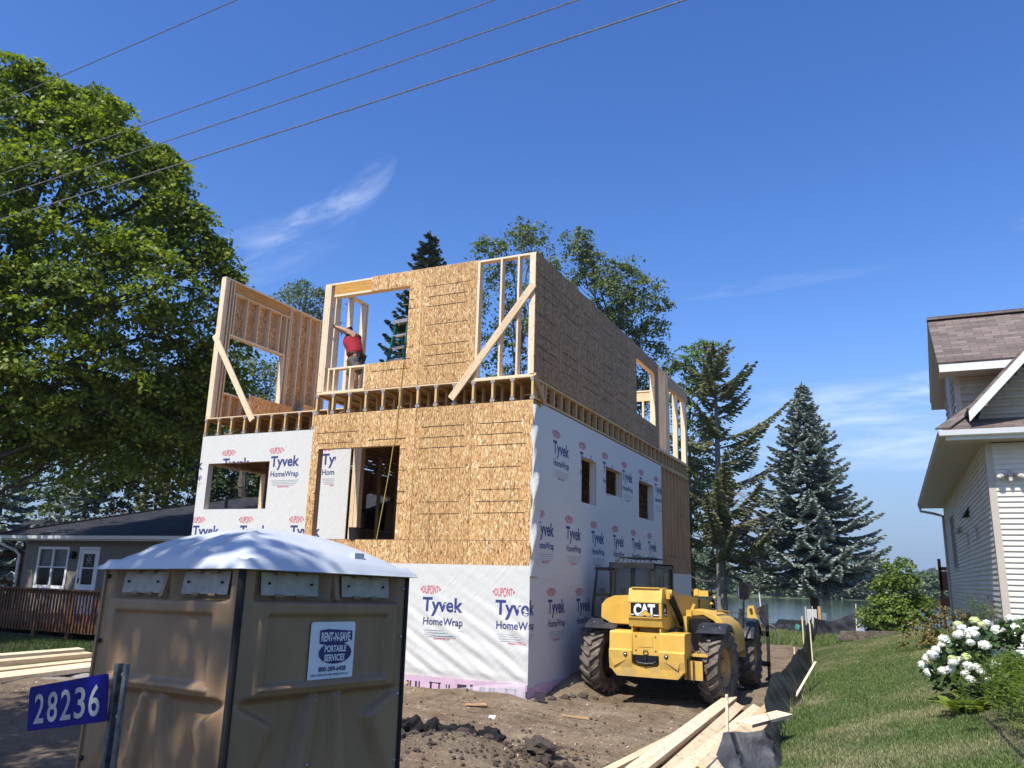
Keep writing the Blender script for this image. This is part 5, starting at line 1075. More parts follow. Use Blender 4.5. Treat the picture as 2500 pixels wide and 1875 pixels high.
MAT['leaf_ochre'] = leaf_mat('ochre_juniper_needle', (.10, .09, .02), (.24, .18, .05), .15)
MAT['bark'] = bark_mat('grey_brown_bark', (.05, .04, .03), (.16, .13, .10)); MAT['bark_grey'] = bark_mat('pale_grey_bark', (.13, .115, .10), (.30, .27, .235)); MAT['bark_red'] = bark_mat('red_brown_bark', (.06, .04, .03), (.20, .135, .095))
def frames(N):
    """orthonormal frames about normals N"""
    N = N/np.linalg.norm(N, axis=1, keepdims=True); a = np.where(np.abs(N[:, 2:3]) < .9, [[0, 0, 1.]], [[1., 0, 0]]); X = np.cross(a, N); X /= np.linalg.norm(X, axis=1, keepdims=True); Y = np.cross(N, X); return X, Y, N
def kites(P, N, size, rng, aspect=.75, fold=0.):
    """one leaf-shaped quad at each point"""
    n = len(P); X, Y, Z = frames(N); t = rng.uniform(0, 2*PI, n)[:, None]; U = X*np.cos(t)+Y*np.sin(t); W = np.cross(Z, U); s = (size*rng.uniform(.6, 1.25, n))[:, None]
    V = np.stack([P-U*s*.5, P+W*s*aspect*.5-U*s*.05-Z*s*fold, P+U*s*.5, P-W*s*aspect*.5-U*s*.05-Z*s*fold], 1).reshape(-1, 3)
    return V, np.arange(4*n).reshape(n, 4)
def sprays(blobs, per_r2, nleaf, size, rng, flat=.28, srad=.42, up=.9, inner=.35):
    P = []; N = []
    for (x, y, z, r) in blobs:
        k = max(6, int(per_r2*r*r)); d = rng.normal(size=(k, 3)); d /= np.linalg.norm(d, axis=1, keepdims=True); d[:, 2] = np.where(d[:, 2] < -.55, -d[:, 2], d[:, 2])
        lump = 1+.22*np.sin(d[:, 0]*5+x*3)*np.sin(d[:, 1]*6+y)+.12*np.sin(d[:, 2]*9+z)
        rad = r*(inner+(1.04-inner)*rng.uniform(0, 1, k)**.45)*lump; c = np.array([x, y, z])+d*rad[:, None]
        for ci, di in zip(c, d):
            m = int(nleaf*rng.uniform(.5, 1.3)); n = np.array([di[0]*.55, di[1]*.55, .75+.3*di[2]])+rng.normal(0, .18, 3); X, Y, Z = frames(n[None]); R = srad*rng.uniform(.6, 1.25)*(1 if r > .7 else .7)
            q = rng.normal(size=(m, 3))*[.55, .55, flat*.5]; pts = ci+R*(q[:, :1]*X+q[:, 1:2]*Y+q[:, 2:]*Z)-np.array([0, 0, 1])*R*.25*(q[:, :1]**2+q[:, 1:2]**2)
            P.append(pts); N.append(np.tile(Z, (m, 1))*up+rng.normal(0, .55, (m, 3)))
    P = np.concatenate(P); N = np.concatenate(N); return kites(P, N, size, rng)
def limb(mb, a, b, r0, r1, rng, n=6, sag=.1):
    a = np.array(a); b = np.array(b); L = np.linalg.norm(b-a); pts = []
    w1 = rng.normal(0, sag*.35, 3)*L
    for i in range(n+1): t = i/n; p = a+(b-a)*t; p = p+np.array([0, 0, 1])*L*sag*math.sin(PI*t)*-.6*0+w1*math.sin(PI*t)+rng.normal(0, .012, 3)*L*(0 < i < n); pts.append(p)
    mb.tube(pts, [r0+(r1-r0)*i/n for i in range(n+1)], 7); return pts
def broadleaf(name, label, cat, base, blobs, leaf, size, per_r2=15, nleaf=60, bark='bark', trunk=.3, fork=.35, group=None, seed=1, limbs=14, lean=(0, 0), twigs=3, **kw):
    rng = np.random.default_rng(seed); t = thing(name, label, cat, base, 0, group); B = np.array(blobs); B[:, :3] -= np.array(base)
    V, F = sprays(B, per_r2, nleaf, size, rng, **kw); np_mesh('crown', V, F, MAT[leaf], parent=t)
    mb = MB(); top = B[:, 2].max(); cx, cy = B[:, 0].mean(), B[:, 1].mean(); fk = np.array([lean[0], lean[1], top*fork]); hi = np.array([cx*.8, cy*.8, top*.86])
    main = limb(mb, (0, 0, -.3), fk, trunk, trunk*.75, rng, 6, .03)+limb(mb, fk, hi, trunk*.75, trunk*.15, rng, 8, .06)
    for i in rng.permutation(len(B))[:limbs]:
        b = B[i, :3]; cand = [m for m in main if m[2] < b[2]-.15*np.linalg.norm(b[:2]-m[:2])] or [fk]; s = cand[-1] if len(cand) < 3 else cand[int(len(cand)*.75)]
        lp = limb(mb, s, b, trunk*.30, trunk*.06, rng, 6, .09)
        for k in range(twigs): q = b+rng.normal(0, .5, 3)*B[i, 3]; limb(mb, lp[rng.integers(3, 6)], q, trunk*.09, trunk*.02, rng, 4, .12)
    mb.build('trunk', MAT[bark], t); return t
def conifer(name, label, base, H, R, needle, seed, first=1.2, cat='tree', group=None, droop=.35, upturn=.25, whorl=.33, nb=8, sparse=0., tw=.10, bark='bark', trunk=.17, shape=.85, dead=0, twl=.42, lift=0., ragged=.12, per=3, tilt_up=.55):
    rng = np.random.default_rng(seed); t = thing(name, label, cat, base, 0, group); V = []; F = []; mb = MB(); off = 0
    mb.tube([(0, 0, -.4), (0, 0, H*.3), (.03, 0, H*.65), (0, 0, H)], [trunk, trunk*.8, trunk*.42, .015], 8); P = []; N = []; U = []; S = []
    z = first
    while z < H*.985:
        f = (H-z)/(H-first); L0 = R*(f**shape)+.12; k = max(4, int(nb*(.55+.45*f)))
        for i in range(k):
            if rng.random() < sparse: continue
            a = 2*PI*(i+rng.uniform(-.35, .35))/k+z*2.4; L = L0*rng.uniform(1-ragged*2.2, 1+ragged); d = np.array([math.cos(a), math.sin(a), 0]); side = np.array([-d[1], d[0], 0])
            zz = z+rng.uniform(-.12, .12)
            def pt(s): return d*L*s+np.array([0, 0, zz+L*(lift*s-droop*s*(1-.35*s)*f+upturn*s*s*s)])
            br = [pt(s) for s in np.linspace(0, 1, 5)]
            if L > .5: mb.tube(br, [max(.006, .018*L*(1-.8*s)) for s in np.linspace(0, 1, 5)], 5)
            m = max(4, int(L/.105))
            for j in range(m):
                s = .16+.84*(j+.6*rng.random())/m; p = pt(min(s, 1)); tl = (twl*L*(1-s)*.75+.10)*rng.uniform(.7, 1.2); tl = min(tl, .75)
                for sd in (-1, 1):
                    dirv = d*.62+side*sd*.75+np.array([0, 0, rng.uniform(-.32, .06)]); dirv /= np.linalg.norm(dirv)
                    q = max(1, int(tl/.15))
                    for e in range(q):
                        P.append(p+dirv*tl*(e+.5)/q+np.array([0, 0, -.10*tl*((e+.5)/q)**2])); U.append(dirv+rng.normal(0, .16, 3)); S.append(max(.13, tl/q*1.35))
                P.append(p); U.append(d+np.array([0, 0, .15])+rng.normal(0, .12, 3)); S.append(.2)
        z += whorl*(.45+.65*f)*rng.uniform(.85, 1.15)
    for i in range(5): P.append(np.array([0, 0, H-.12*i])); U.append(np.array([rng.normal(0, .3), rng.normal(0, .3), 1.])); S.append(.25)
    P = np.array(P); U = np.array(U); S = np.array(S)[:, None]; U /= np.linalg.norm(U, axis=1, keepdims=True)
    for r in range(per):                                               # crossed tapered needle blades
        w_ = np.cross(U, rng.normal(size=U.shape)+np.array([0, 0, tilt_up*2. if r == 0 else 0])); w_ /= np.linalg.norm(w_, axis=1, keepdims=True)*1.; j = rng.normal(0, .02, P.shape); wd = tw*rng.uniform(.6, 1.1, (len(P), 1))
        V.append(np.stack([P-U*S*.5+j, P+w_*wd*.5-U*S*.08+j, P+U*S*.62+j, P-w_*wd*.5-U*S*.08+j], 1).reshape(-1, 3))
    V = np.concatenate(V); np_mesh('crown', V, np.arange(len(V)).reshape(-1, 4), MAT[needle], parent=t)
    for i in range(dead):                                              # bare dead branches
        a = rng.uniform(0, 2*PI); z = rng.uniform(first*.8, H*.5); L = R*rng.uniform(.35, .9); d = np.array([math.cos(a), math.sin(a), rng.uniform(-.5, .35)])
        lp = limb(mb, (0, 0, z), d*L+np.array([0, 0, z]), .035, .008, rng, 5, .16)
        for k in range(3): limb(mb, lp[rng.integers(2, 5)], lp[-1]+rng.normal(0, .35, 3), .012, .004, rng, 3, .15)
    mb.build('trunk', MAT[bark], t); return t
GZ = lambda x, y: (x, y, hz(x, y))
broadleaf('maple_tree', 'tall dense maple filling the left edge behind the portable toilet', 'tree', GZ(-18.6, -.6), [(x, y, z, r*(.72+.28*((i*37) % 17)/16)) for i, (x, y, z, r) in enumerate(BLOBS['maple'])]+[(-15.52, 0.11, 15.32, 0.38), (-15.09, 0.33, 15.25, 0.40), (-14.39, 0.69, 15.15, 0.45), (-13.81, 1.08, 14.71, 0.40), (-13.46, 1.47, 13.87, 0.35), (-12.77, 1.85, 13.67, 0.45), (-12.57, 2.09, 13.11, 0.40), (-12.37, 2.31, 12.64, 0.45), (-11.94, 2.73, 11.83, 0.40), (-11.57, 3.10, 11.09, 0.35), (-11.41, 3.26, 10.78, 0.40), (-11.21, 3.50, 10.24, 0.30), (-16.57, -0.52, 15.83, 0.50), (-16.05, -0.27, 15.80, 0.40), (-13.96, 1.18, 14.05, 0.50), (-13.06, 1.85, 13.17, 0.50), (-12.15, 2.72, 11.49, 0.50)]+[(-12.6, 3.9, 7.0, 1.1), (-12.3, 4.6, 8.2, .9), (-12.4, 4.4, 6.1, .9), (-13.2, 4.6, 7.4, 1.2), (-13.6, 4.4, 5.9, 1.0), (-15.2, 3.9, 6.2, 1.2), (-14.4, 4.8, 7.2, 1.3), (-15.3, 2.3, 4.9, 1.2), (-17.2, .6, 5.2, 1.4), (-13.6, 3.6, 5.0, 1.0), (-16.4, 2.6, 6.2, 1.5), (-18.2, .8, 6.6, 1.7)], 'leaf_maple', .145, 18, 84, trunk=.38, fork=.33, seed=3, limbs=26, srad=.58, flat=.22)
conifer('blue_spruce', 'silvery blue spruce standing by the lake right of the cedar', GZ(1.9, 31.5), 13.1, 4.15, 'needle_blue', 5, first=3.0, droop=.40, upturn=.24, whorl=.40, nb=11, tw=.12, trunk=.22, shape=.9, bark='bark', per=3, tilt_up=.9)
conifer('cedar_tree', 'ragged thin cedar with bare grey branches right of the new house', GZ(-2.6, 31.), 15.6, 4.3, 'needle_cedar', 9, first=3.0, droop=.12, upturn=.22, lift=.34, whorl=.55, nb=6, sparse=.27, tw=.11, trunk=.30, shape=.55, dead=46, bark='bark_grey', twl=.44, ragged=.36)
broadleaf('pale_tree', 'light green leafy tree between the new house and the cedar', 'tree', GZ(-4.6, 33.), BLOBS['treeT6']+[(-4.6, 33.5, 6.5, 1.4), (-5.2, 33.2, 8, 1.2), (-3.4, 34, 7, 1.2), (-3.2, 34, 10.5, 1.), (-4, 34, 4.5, 1.3), (-5.4, 33.5, 5.5, 1.2)], 'leaf_bright', .17, 20, 40, 'bark', .16, .45, seed=11, limbs=8)
broadleaf('ash_tree', 'open-crowned tree seen through the bare studs of the upper front wall', 'tree', GZ(-10.7, 22.6), BLOBS['treeA'], 'leaf_mid', .16, 17, 40, 'bark_grey', .24, .4, seed=12, limbs=10, twigs=6, flat=.5)
broadleaf('ash_tree', 'wind-bent leafy tree rising above the dark long side wall', 'tree', GZ(-6.6, 25.), BLOBS['treeB'], 'leaf_mid', .16, 24, 44, 'bark_grey', .24, .5, seed=13, limbs=14, twigs=6, flat=.5)
conifer('spruce_tree', 'narrow dark spruce peaking behind the upper window opening with the ladder', GZ(-12.7, 16.6), 17.4, 3.9, 'needle_green', 14, first=2., droop=.32, upturn=.3, whorl=.5, nb=9, tw=.13, shape=.75)
broadleaf('locust_tree', 'small pale-topped tree showing between the two upper walls', 'tree', GZ(-22., 19.3), BLOBS['treeT4'], 'leaf_mid', .14, 22, 36, 'bark_grey', .2, .5, seed=15, limbs=5, twigs=7, flat=.6)
broadleaf('pine_tree', 'dark twisted tree framed by the left upper window opening', 'tree', GZ(-20., 14.), BLOBS['treeT5'], 'leaf_mid', .13, 16, 40, 'bark', .25, .5, seed=16, limbs=7, twigs=7, flat=.5)
broadleaf('elm_tree', 'shaded broad tree over the bungalow roof left of the new house', 'tree', GZ(-27.3, 16.4), BLOBS['backA'], 'leaf_deep', .18, 26, 55, trunk=.25, seed=17, limbs=5)
broadleaf('elm_tree', 'deep green tree seen through the lower left window opening', 'tree', GZ(-24.4, 19.), BLOBS['backB'], 'leaf_deep', .18, 18, 55, trunk=.25, seed=18, limbs=5)
broadleaf('elm_tree', 'leafy tree between the two pale spruces at the far left', 'tree', GZ(-34., 15.6), BLOBS['backC']+[(-31.5, 16.6, 6.6, 1.7), (-30.8, 17., 8.4, 1.8)], 'leaf_mid', .18, 26, 50, trunk=.22, seed=19, limbs=5)
conifer('spruce_tree', 'shaggy blue-grey spruce at the left edge past the bungalow', GZ(-32., 11.2), 8.6, 2.8, 'needle_blue', 20, first=.7, droop=.5, upturn=.2, whorl=.5, nb=8, tw=.13)
conifer('spruce_tree', 'pale blue spruce behind the left half of the bungalow roof', GZ(-29.5, 13.7), 7.7, 2.6, 'needle_blue', 21, first=.8, droop=.5, upturn=.2, whorl=.5, nb=8, tw=.13)
conifer('spruce_tree', 'olive spruce behind the bungalow roof next to the new house', GZ(-26.2, 14.9), 7.0, 2.6, 'needle_cedar', 22, first=.8, droop=.45, upturn=.2, whorl=.48, nb=8, tw=.13)
broadleaf('viburnum_bush', 'bright green rounded bush above the low stone wall', 'bush', GZ(5.6, 17.3), BLOBS['bush'], 'leaf_bright', .10, 120, 40, trunk=.05, fork=.2, seed=23, limbs=8, srad=.26, inner=.5)
# trees behind the photographer, whose shade falls on the toilet and the sign
broadleaf('shade_tree', 'roadside tree behind the camera shading the portable toilet', 'tree', (-.6, -17.4, 0), [(1.2, -13.9, 7.0, 1.3), (2.3, -14.1, 7.3, 1.2), (3.1, -14.7, 7.6, 1.1), (1.9, -15.1, 8.2, 1.5), (.3, -14.4, 7.2, 1.3), (3.2, -13.6, 6.0, .7), (1.5, -13.2, 5.4, .8), (.2, -15.8, 8.6, 1.6), (2.4, -16.2, 9.0, 1.5), (.9, -12.9, 5.6, .6)], 'leaf_maple', .17, 8, 50, trunk=.3, fork=.5, seed=31, limbs=9)
broadleaf('shade_tree', 'roadside tree left of the camera dappling the bare soil', 'tree', (-8.6, -13.6, 0), [(-5.6, -11.4, 8.8, 1.7), (-4.2, -11.8, 8.6, 1.2), (-7.2, -11.6, 9.0, 1.8), (-6.2, -13., 9.6, 1.8), (-3.3, -12.5, 8.2, .9), (-8.8, -11.8, 8.6, 1.6), (-5., -13.2, 9.2, 1.2)], 'leaf_maple', .17, 17, 46, trunk=.28, fork=.5, seed=32, limbs=7)
broadleaf('shade_tree', 'oak out of frame left whose shade covers the deck', 'tree', (-25., -1.5, 0), [(-21., -3.5, 9.5, 2.6), (-24., -2.5, 10.5, 2.8), (-19., -5., 9.4, 2.3), (-22.5, -.5, 8.4, 2.2), (-26.5, -4., 10., 2.6), (-17.2, -4.4, 8.2, 1.7)], 'leaf_maple', .19, 10, 50, trunk=.35, fork=.5, seed=33, limbs=6)
# ---- far shores
def far_shore():
    rng = np.random.default_rng(40)
    def strip(name, x0, x1, y0, y1, H, n, size, seed, leaf='leaf_far'):
        bl = []
        for i in range(n):
            t = rng.random(); r = H*rng.uniform(.16, .30); x = x0+(x1-x0)*t; y = y0+(y1-y0)*t+rng.uniform(0, 14); bl.append((x, y, -1+rng.uniform(.15, .8)*H*(.75+.25*math.sin(t*23)), r))
        V, F = sprays(bl, 70/(H*.22)**2, 26, size, rng, srad=H*.10, flat=.6, inner=.6); o = np_mesh(name, V, F, MAT[leaf]); tag(o, kind='stuff'); return o
    tag(strip('shoreline_woods', -75, 40, 158, 186, 9.5, 150, .8, 1), 'wooded green lake shore seen beneath the spruce and cedar', 'woods')
    tag(strip('distant_woods', -60, 260, 640, 760, 19, 190, 2.6, 2), 'low hazy woods on the farthest lake shore at the right', 'woods')
    tag(strip('middle_woods', -5, 23, 345, 372, 9, 26, 1.3, 3, 'leaf_mid'), 'lighter clump of waterside trees before the farthest shore', 'woods')
    mb = MB()
    def land(pts, z0, h):
        for (a, b) in zip(pts, pts[1:]): mb.face([(a[0], a[1], z0), (b[0], b[1], z0), (b[0], b[1]+4, z0+h), (a[0], a[1]+4, z0+h)]); mb.face([(a[0], a[1]+4, z0+h), (b[0], b[1]+4, z0+h), (b[0], b[1]+70, z0+h), (a[0], a[1]+70, z0+h)])
    land([(-120, 150), (-75, 157), (-20, 170), (44, 187)], -1.02, .5); land([(-300, 600), (-60, 640), (260, 760), (700, 900)], -1.02, .7); land([(-8, 344), (23, 372), (26, 374)], -1.02, .4)
    tag(mb.build('far_bank', plain('far_bank_green', (.09, .12, .05), .9, 0, .2, .2)), kind='structure')
far_shore()
# ---- lawn blades
def grass(name, label, pts, h0, h1, wd, mat, seed):
    rng = np.random.default_rng(seed); n = len(pts); P = np.column_stack([pts, height(pts[:, 0], pts[:, 1])-.004]); a = rng.uniform(0, 2*PI, n); d = np.column_stack([np.cos(a), np.sin(a), np.zeros(n)]); h = rng.uniform(h0, h1, n)[:, None]; b = rng.uniform(0, 2*PI, n); lean = np.column_stack([np.cos(b), np.sin(b), np.zeros(n)])*rng.uniform(.1, .9, n)[:, None]
    w_ = wd*rng.uniform(.6, 1.3, n)[:, None]; V = np.stack([P-d*w_, P+d*w_, P+lean*h*1.0+np.array([0, 0, 1])*h], 1).reshape(-1, 3); o = np_mesh(name, V, np.arange(3*n).reshape(n, 3), mat); tag(o, label, 'grass', kind='stuff'); return o
def blade_mat(name, dark, light, dry):
    g = NG(name); p = g.pos(); big = g.noise(p, .55, 5, .6); r = g.island(); c = g.ramp(r, [(.1, dark), (.9, light)]); c = g.mix(g.rng(g.math('ADD', big, g.math('MULTIPLY', r, .16)), .56, .74, 0.03, .62), c, dry); return g.done(c, .6, 0, .25)
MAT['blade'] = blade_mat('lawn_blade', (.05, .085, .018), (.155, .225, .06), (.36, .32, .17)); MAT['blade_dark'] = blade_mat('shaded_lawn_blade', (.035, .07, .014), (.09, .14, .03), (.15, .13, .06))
def lawn():
    rng = np.random.default_rng(50); n = 420000; y = -5.4+22*rng.random(n)**1.7; x = 3.9+6*rng.random(n); fx = fence_x(y); k = (x > fx+.06+.05*rng.random(n)) & (x < 8.9-.0*y) & ((x < 7.3) | (y < 4.9)) & (x < 6.45+.10*np.maximum(0, y+6)+.1*rng.random(n)+10*(y > 6.5))
    grass('lawn_grass', 'mown green lawn with dry patches right of the black silt fence', np.column_stack([x, y])[k], .020, .048, .005, MAT['blade'], 51)
    n = 26000; pts = np.column_stack([rng.uniform(-3, 4, n), 16.8+8*rng.random(n)]); grass('rough_grass', 'taller strip of rough grass behind the telehandler', pts, .07, .22, .009, MAT['blade'], 52)
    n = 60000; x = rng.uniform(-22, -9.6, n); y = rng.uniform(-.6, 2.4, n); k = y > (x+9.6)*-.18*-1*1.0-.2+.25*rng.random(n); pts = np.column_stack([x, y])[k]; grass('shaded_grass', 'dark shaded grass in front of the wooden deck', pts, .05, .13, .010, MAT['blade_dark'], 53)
    n = 900; t = rng.random(n); y = -3+22*t; pts = np.column_stack([fence_x(y)+.08+rng.normal(0, .05, n), y]); grass('fence_grass', 'long untrimmed grass along the foot of the silt fence', pts, .10, .28, .006, MAT['blade'], 54)
lawn()
# ---- hydrangea with white flower heads
MAT['petal'] = plain('white_hydrangea_petal', (.80, .82, .70), .6, 0, .05, 30); MAT['petal_lime'] = plain('lime_hydrangea_petal', (.62, .66, .28), .6, 0, .1, 30)
def hydrangea():
    rng = np.random.default_rng(60); hx, hy = 6.78, .12; z0 = hz(hx, hy)-.06; t = thing('hydrangea_shrub', 'large hydrangea shrub with white ball flowers by the cream house', 'shrub', (hx, hy, z0)); t.scale = (.9, .9, .9)
    bl = [(-.45, -.35, .40, .42), (.05, -.30, .55, .48), (.5, -.1, .60, .5), (-.2, .35, .55, .45), (.35, .45, .62, .45), (.85, .1, .5, .45), (-.6, .1, .32, .35), (.9, -.4, .35, .4), (.2, -.6, .28, .38), (1.2, -.2, .42, .4), (-.42, -.5, .20, .32), (.0, -.72, .18, .30), (-.62, -.1, .18, .30), (.4, -.75, .2, .3)]
    V, F = sprays(bl, 95, 15, .125, rng, srad=.2, inner=.5, flat=.5); np_mesh('foliage', V, F, MAT['leaf_hyd'], parent=t)
    for b in bl: mb = MB(); limb(mb, (b[0]*.3, b[1]*.3, -.05), b[:3], .012, .006, rng, 4, .1); mb.build('stem', MAT['bark'], t)
    def head(r, m, seed):
        rg = np.random.default_rng(seed); n = 170; d = rg.normal(size=(n, 3)); d /= np.linalg.norm(d, axis=1, keepdims=True); d[:, 2] = np.abs(d[:, 2])*1.0-.35*(rg.random(n) < .35); d /= np.linalg.norm(d, axis=1, keepdims=True); P = d*r*np.array([1, 1, .82])*(1+.05*rg.normal(size=(n, 1)))
        V, F = kites(P, d+rg.normal(0, .25, (n, 3)), r*.42, rg, .95, .12); me = bpy.data.meshes.new('flower_head'); me.from_pydata([tuple(v) for v in V], [], [tuple(f) for f in F]); me.materials.append(MAT[m])
        mb = MB(); mb.sphere((0, 0, 0), r*.9, 6, sz=.8); i0 = len(V); me2 = bpy.data.meshes.new('flower_head'); me2.from_pydata([tuple(v) for v in V]+mb.v, [], [tuple(f) for f in F]+[tuple(i+i0 for i in f) for f in mb.f]); me2.materials.append(MAT[m]); return me2
    heads = [head(.078, 'petal', s) for s in range(4)]; lime = head(.072, 'petal_lime', 9); C = Vector((CP.x-hx, CP.y-hy, 1.2)).normalized(); cnt = 0
    for b in bl:
        for k in range(17 if b[0] < .4 else 7):
            d = rng.normal(size=3); d[2] = abs(d[2])*.9-.12; d /= np.linalg.norm(d); q = Vector(d)
            if q.dot(C) < -.15 and q.z < .6: continue
            if cnt > 98: break
            p = Vector(b[:3])+q*(b[3]+.05); 
            if p.x > .55 and p.z < .62 and rng.random() < .8: continue
            o = link('flower_head', heads[cnt % 4] if rng.random() > .12 else lime, t, p); o.scale = [rng.uniform(.72, 1.2)]*3; o.rotation_euler = (rng.uniform(-.5, .5), rng.uniform(-.5, .5), rng.uniform(0, 6)); cnt += 1
hydrangea()
def clump(name, label, cat, x, y, bl, leaf, size, per, nl, seed, asp=.75, **kw):
    rng = np.random.default_rng(seed); z0 = hz(x, y); t = thing(name, label, cat, (x, y, z0)); V, F = sprays(bl, per, nl, size, rng, **kw); np_mesh('foliage', V, F, MAT[leaf], parent=t)
    for b in bl: mb = MB(); limb(mb, (b[0]*.4, b[1]*.4, -.03), b[:3], .010, .004, rng, 3, .1); mb.build('stem', MAT['bark'], t)
    return t
clump('ochre_juniper', 'low yellow-brown juniper between the lawn and the cream house corner', 'shrub', 6.35, 9.2, [(-.25, 0, .25, .42), (.2, .1, .35, .5), (.55, 0, .3, .45), (0, -.3, .15, .35)], 'leaf_ochre', .07, 120, 26, 61, srad=.2, inner=.5)
def strap_plant(name, label, x, y, n, L, wd, leaf, seed, spread=.35, upr=.9, cat='plant'):
    """arching strap leaves from a crown"""
    rng = np.random.default_rng(seed); V = []; F = []; t = thing(name, label, cat, (x, y, hz(x, y)))
    for i in range(n):
        a = rng.uniform(0, 2*PI); d = np.array([math.cos(a), math.sin(a), 0]); sd = np.array([-d[1], d[0], 0]); l = L*rng.uniform(.6, 1.1); u = upr*rng.uniform(.6, 1.1); o = rng.normal(0, spread*.35, 3)*[1, 1, 0]; i0 = len(V)
        for s, w_ in ((0, .4), (.35, 1.), (.7, .85), (1., .05)):
            p = o+d*l*(s*.35+s*s*.45)+np.array([0, 0, l*u*(s-.55*s*s)]); V += [p-sd*wd*w_*.5+np.array([0, 0, .15*wd]), p+sd*wd*w_*.5+np.array([0, 0, .15*wd])]
        for k in range(3): F.append((i0+2*k, i0+2*k+1, i0+2*k+3, i0+2*k+2))
    np_mesh('foliage', np.array(V), np.array(F), MAT[leaf], parent=t, smooth=True); return t
strap_plant('hosta_plant', 'lime green broad-leaved hosta at the bed edge below the hydrangea', 6.28, -1.15, 46, .36, .13, 'leaf_lime', 62, .3, .9)
def lily(name, label, x, y, n, h, leaf, seed, spread):
    """upright stems whorled with narrow leaves"""
    rng = np.random.default_rng(seed); t = thing(name, label, 'plant', (x, y, hz(x, y))); P = []; N = []; mb = MB()
    for i in range(n):
        bx, by = rng.normal(0, spread, 2); hh = h*rng.uniform(.65, 1.1); tip = np.array([bx+rng.normal(0, .06), by+rng.normal(0, .06), hh]); mb = MB(); mb.cyl((bx, by, -.03), tip, .006, .003, 5); mb.build('stem', MAT['leaf_hyd'], t)
        m = int(hh/.016)
        for k in range(m): s = .15+.85*k/m; a = k*2.4; P.append(np.array([bx, by, 0])*(1-s)+tip*s+np.array([math.cos(a), math.sin(a), .15])*.05); N.append((math.cos(a), math.sin(a), .25))
    P = np.array(P); D_ = np.array(N); rng2 = rng; U = D_+rng.normal(0, .2, D_.shape); U /= np.linalg.norm(U, axis=1, keepdims=True); W_ = np.cross(U, [0, 0, 1.]); W_ /= np.linalg.norm(W_, axis=1, keepdims=True); s = .12*rng.uniform(.6, 1.2, (len(P), 1))
    V = np.stack([P-U*s*.4, P+W_*.011, P+U*s*.6-np.array([0, 0, .02]), P-W_*.011], 1).reshape(-1, 3); np_mesh('foliage', V, np.arange(len(V)).reshape(-1, 4), MAT[leaf], parent=t)
lily('lily_clump', 'tall leafy lily stems against the shaded side wall of the cream house', 6.95, 5.2, 16, 1.05, 'leaf_mid', 63, .20)
lily('phlox_clump', 'bright green leafy phlox in front of the hydrangea', 6.75, -.75, 34, .55, 'leaf_bright', 64, .22)
lily('phlox_clump', 'dense phlox at the right edge behind the lime hosta', 7.15, -1.5, 60, .50, 'leaf_bright', 65, .34)
lily('phlox_clump', 'dense phlox at the lower right corner along the black edging', 6.98, -2.5, 64, .46, 'leaf_bright', 66, .34)
strap_plant('variegated_grass', 'yellow striped ornamental grass in the lower right corner', 6.72, -3.35, 70, .32, .014, 'leaf_lime', 67, .2, 1.)
mb = MB(); pts = [(6.42, -1.9), (6.45, -2.5), (6.46, -3.2), (6.5, -4.2), (6.5, -5.)]; mb.tube([(x, y, hz(x, y)+.0) for x, y in pts], .024, 8); tag(mb.build('bed_edging', MAT['black']), 'black plastic edging strip between the lawn and the flower bed', 'edging')
mb = MB(); 
def mulch_pt(u, v): x = 6.40+.9*u+.25*(v-.5)**2; y = -5.2+7.*v; return (x, y, hz(x, y)+.012)
mb.grid(mulch_pt, 10, 40); tag(mb.build('mulch_bed', plain('brown_bark_mulch', (.13, .09, .06), .95, 0, .35, 30, .8)), kind='structure')
# ================================================================ LOOSE THINGS
# ---- boards by the silt fence
def board(a, b, wd, th, label, up=(0, 0, 1), m='pine', group='boards stacked by the silt fence', name='lumber_board'):
    mb = MB(); mb.beam(a, b, wd, th, up, 0); o = mb.build(name, MAT[m], bevel=.004); tag(o, label, 'board', group); return o
z = lambda x, y, k=0: hz(x, y)+k
BOARDS = [((3.10, -4.45, .20), (2.92, 2.1, .16), .165, .075, 'long thick board on top of the pile, reaching nearest the telehandler', (.28, 0, 1), 'pine_pale'),
    ((2.72, -4.15, .06), (3.00, -.05, .08), .15, .075, 'leftmost board of the pile, its near end out on the soil', (-.12, 0, 1), 'pine'),
    ((3.30, -4.5, .09), (3.17, 1.35, .07), .14, .040, 'board leaning under the right side of the long thick board', (.5, 0, 1), 'pine'),
    ((3.42, -4.6, .12), (3.50, 1.0, .12), .14, .040, 'narrower board running up behind the thin stake', (.45, 0, 1), 'pine_pale'),
    ((3.66, -4.4, .06), (3.78, .1, .10), .14, .040, 'rightmost long board, lying nearest the black fence', (.7, 0, 1), 'pine_pale'),
    ((3.52, -4.3, .04), (3.63, 1.0, .06), .14, .040, 'lower board half hidden beneath the narrower ones', (.25, 0, 1), 'pine'),
    ((2.96, -4.6, .03), (3.0, .3, .03), .12, .040, 'bottom board flat on the soil under the long thick board', (0, 0, 1), 'pine'),
    ((3.60, -3.6, .16), (3.69, 1.1, .15), .09, .040, 'thin board laid over the right side of the pile', (.6, 0, 1), 'pine')]
for a, b, wd, th, lab, up_, m in BOARDS: board((a[0], a[1], z(a[0], max(a[1], -2.5), a[2])), (b[0], b[1], z(b[0], b[1], b[2])), wd, th, lab, up_, m)
board((3.80, -2.05, .30), (4.16, -1.05, .32), .22, .040, 'short board end poking out over the corner of the black fence', (.1, 0, 1), 'pine_pale')
board((3.86, 2.7, z(3.86, 2.7, .04)), (4.02, 5.5, z(4.02, 5.5, .42)), .045, .03, 'thin wooden stake leaning over the silt fence', (0, 0, 1), 'pine_pale', None, 'leaning_stake')
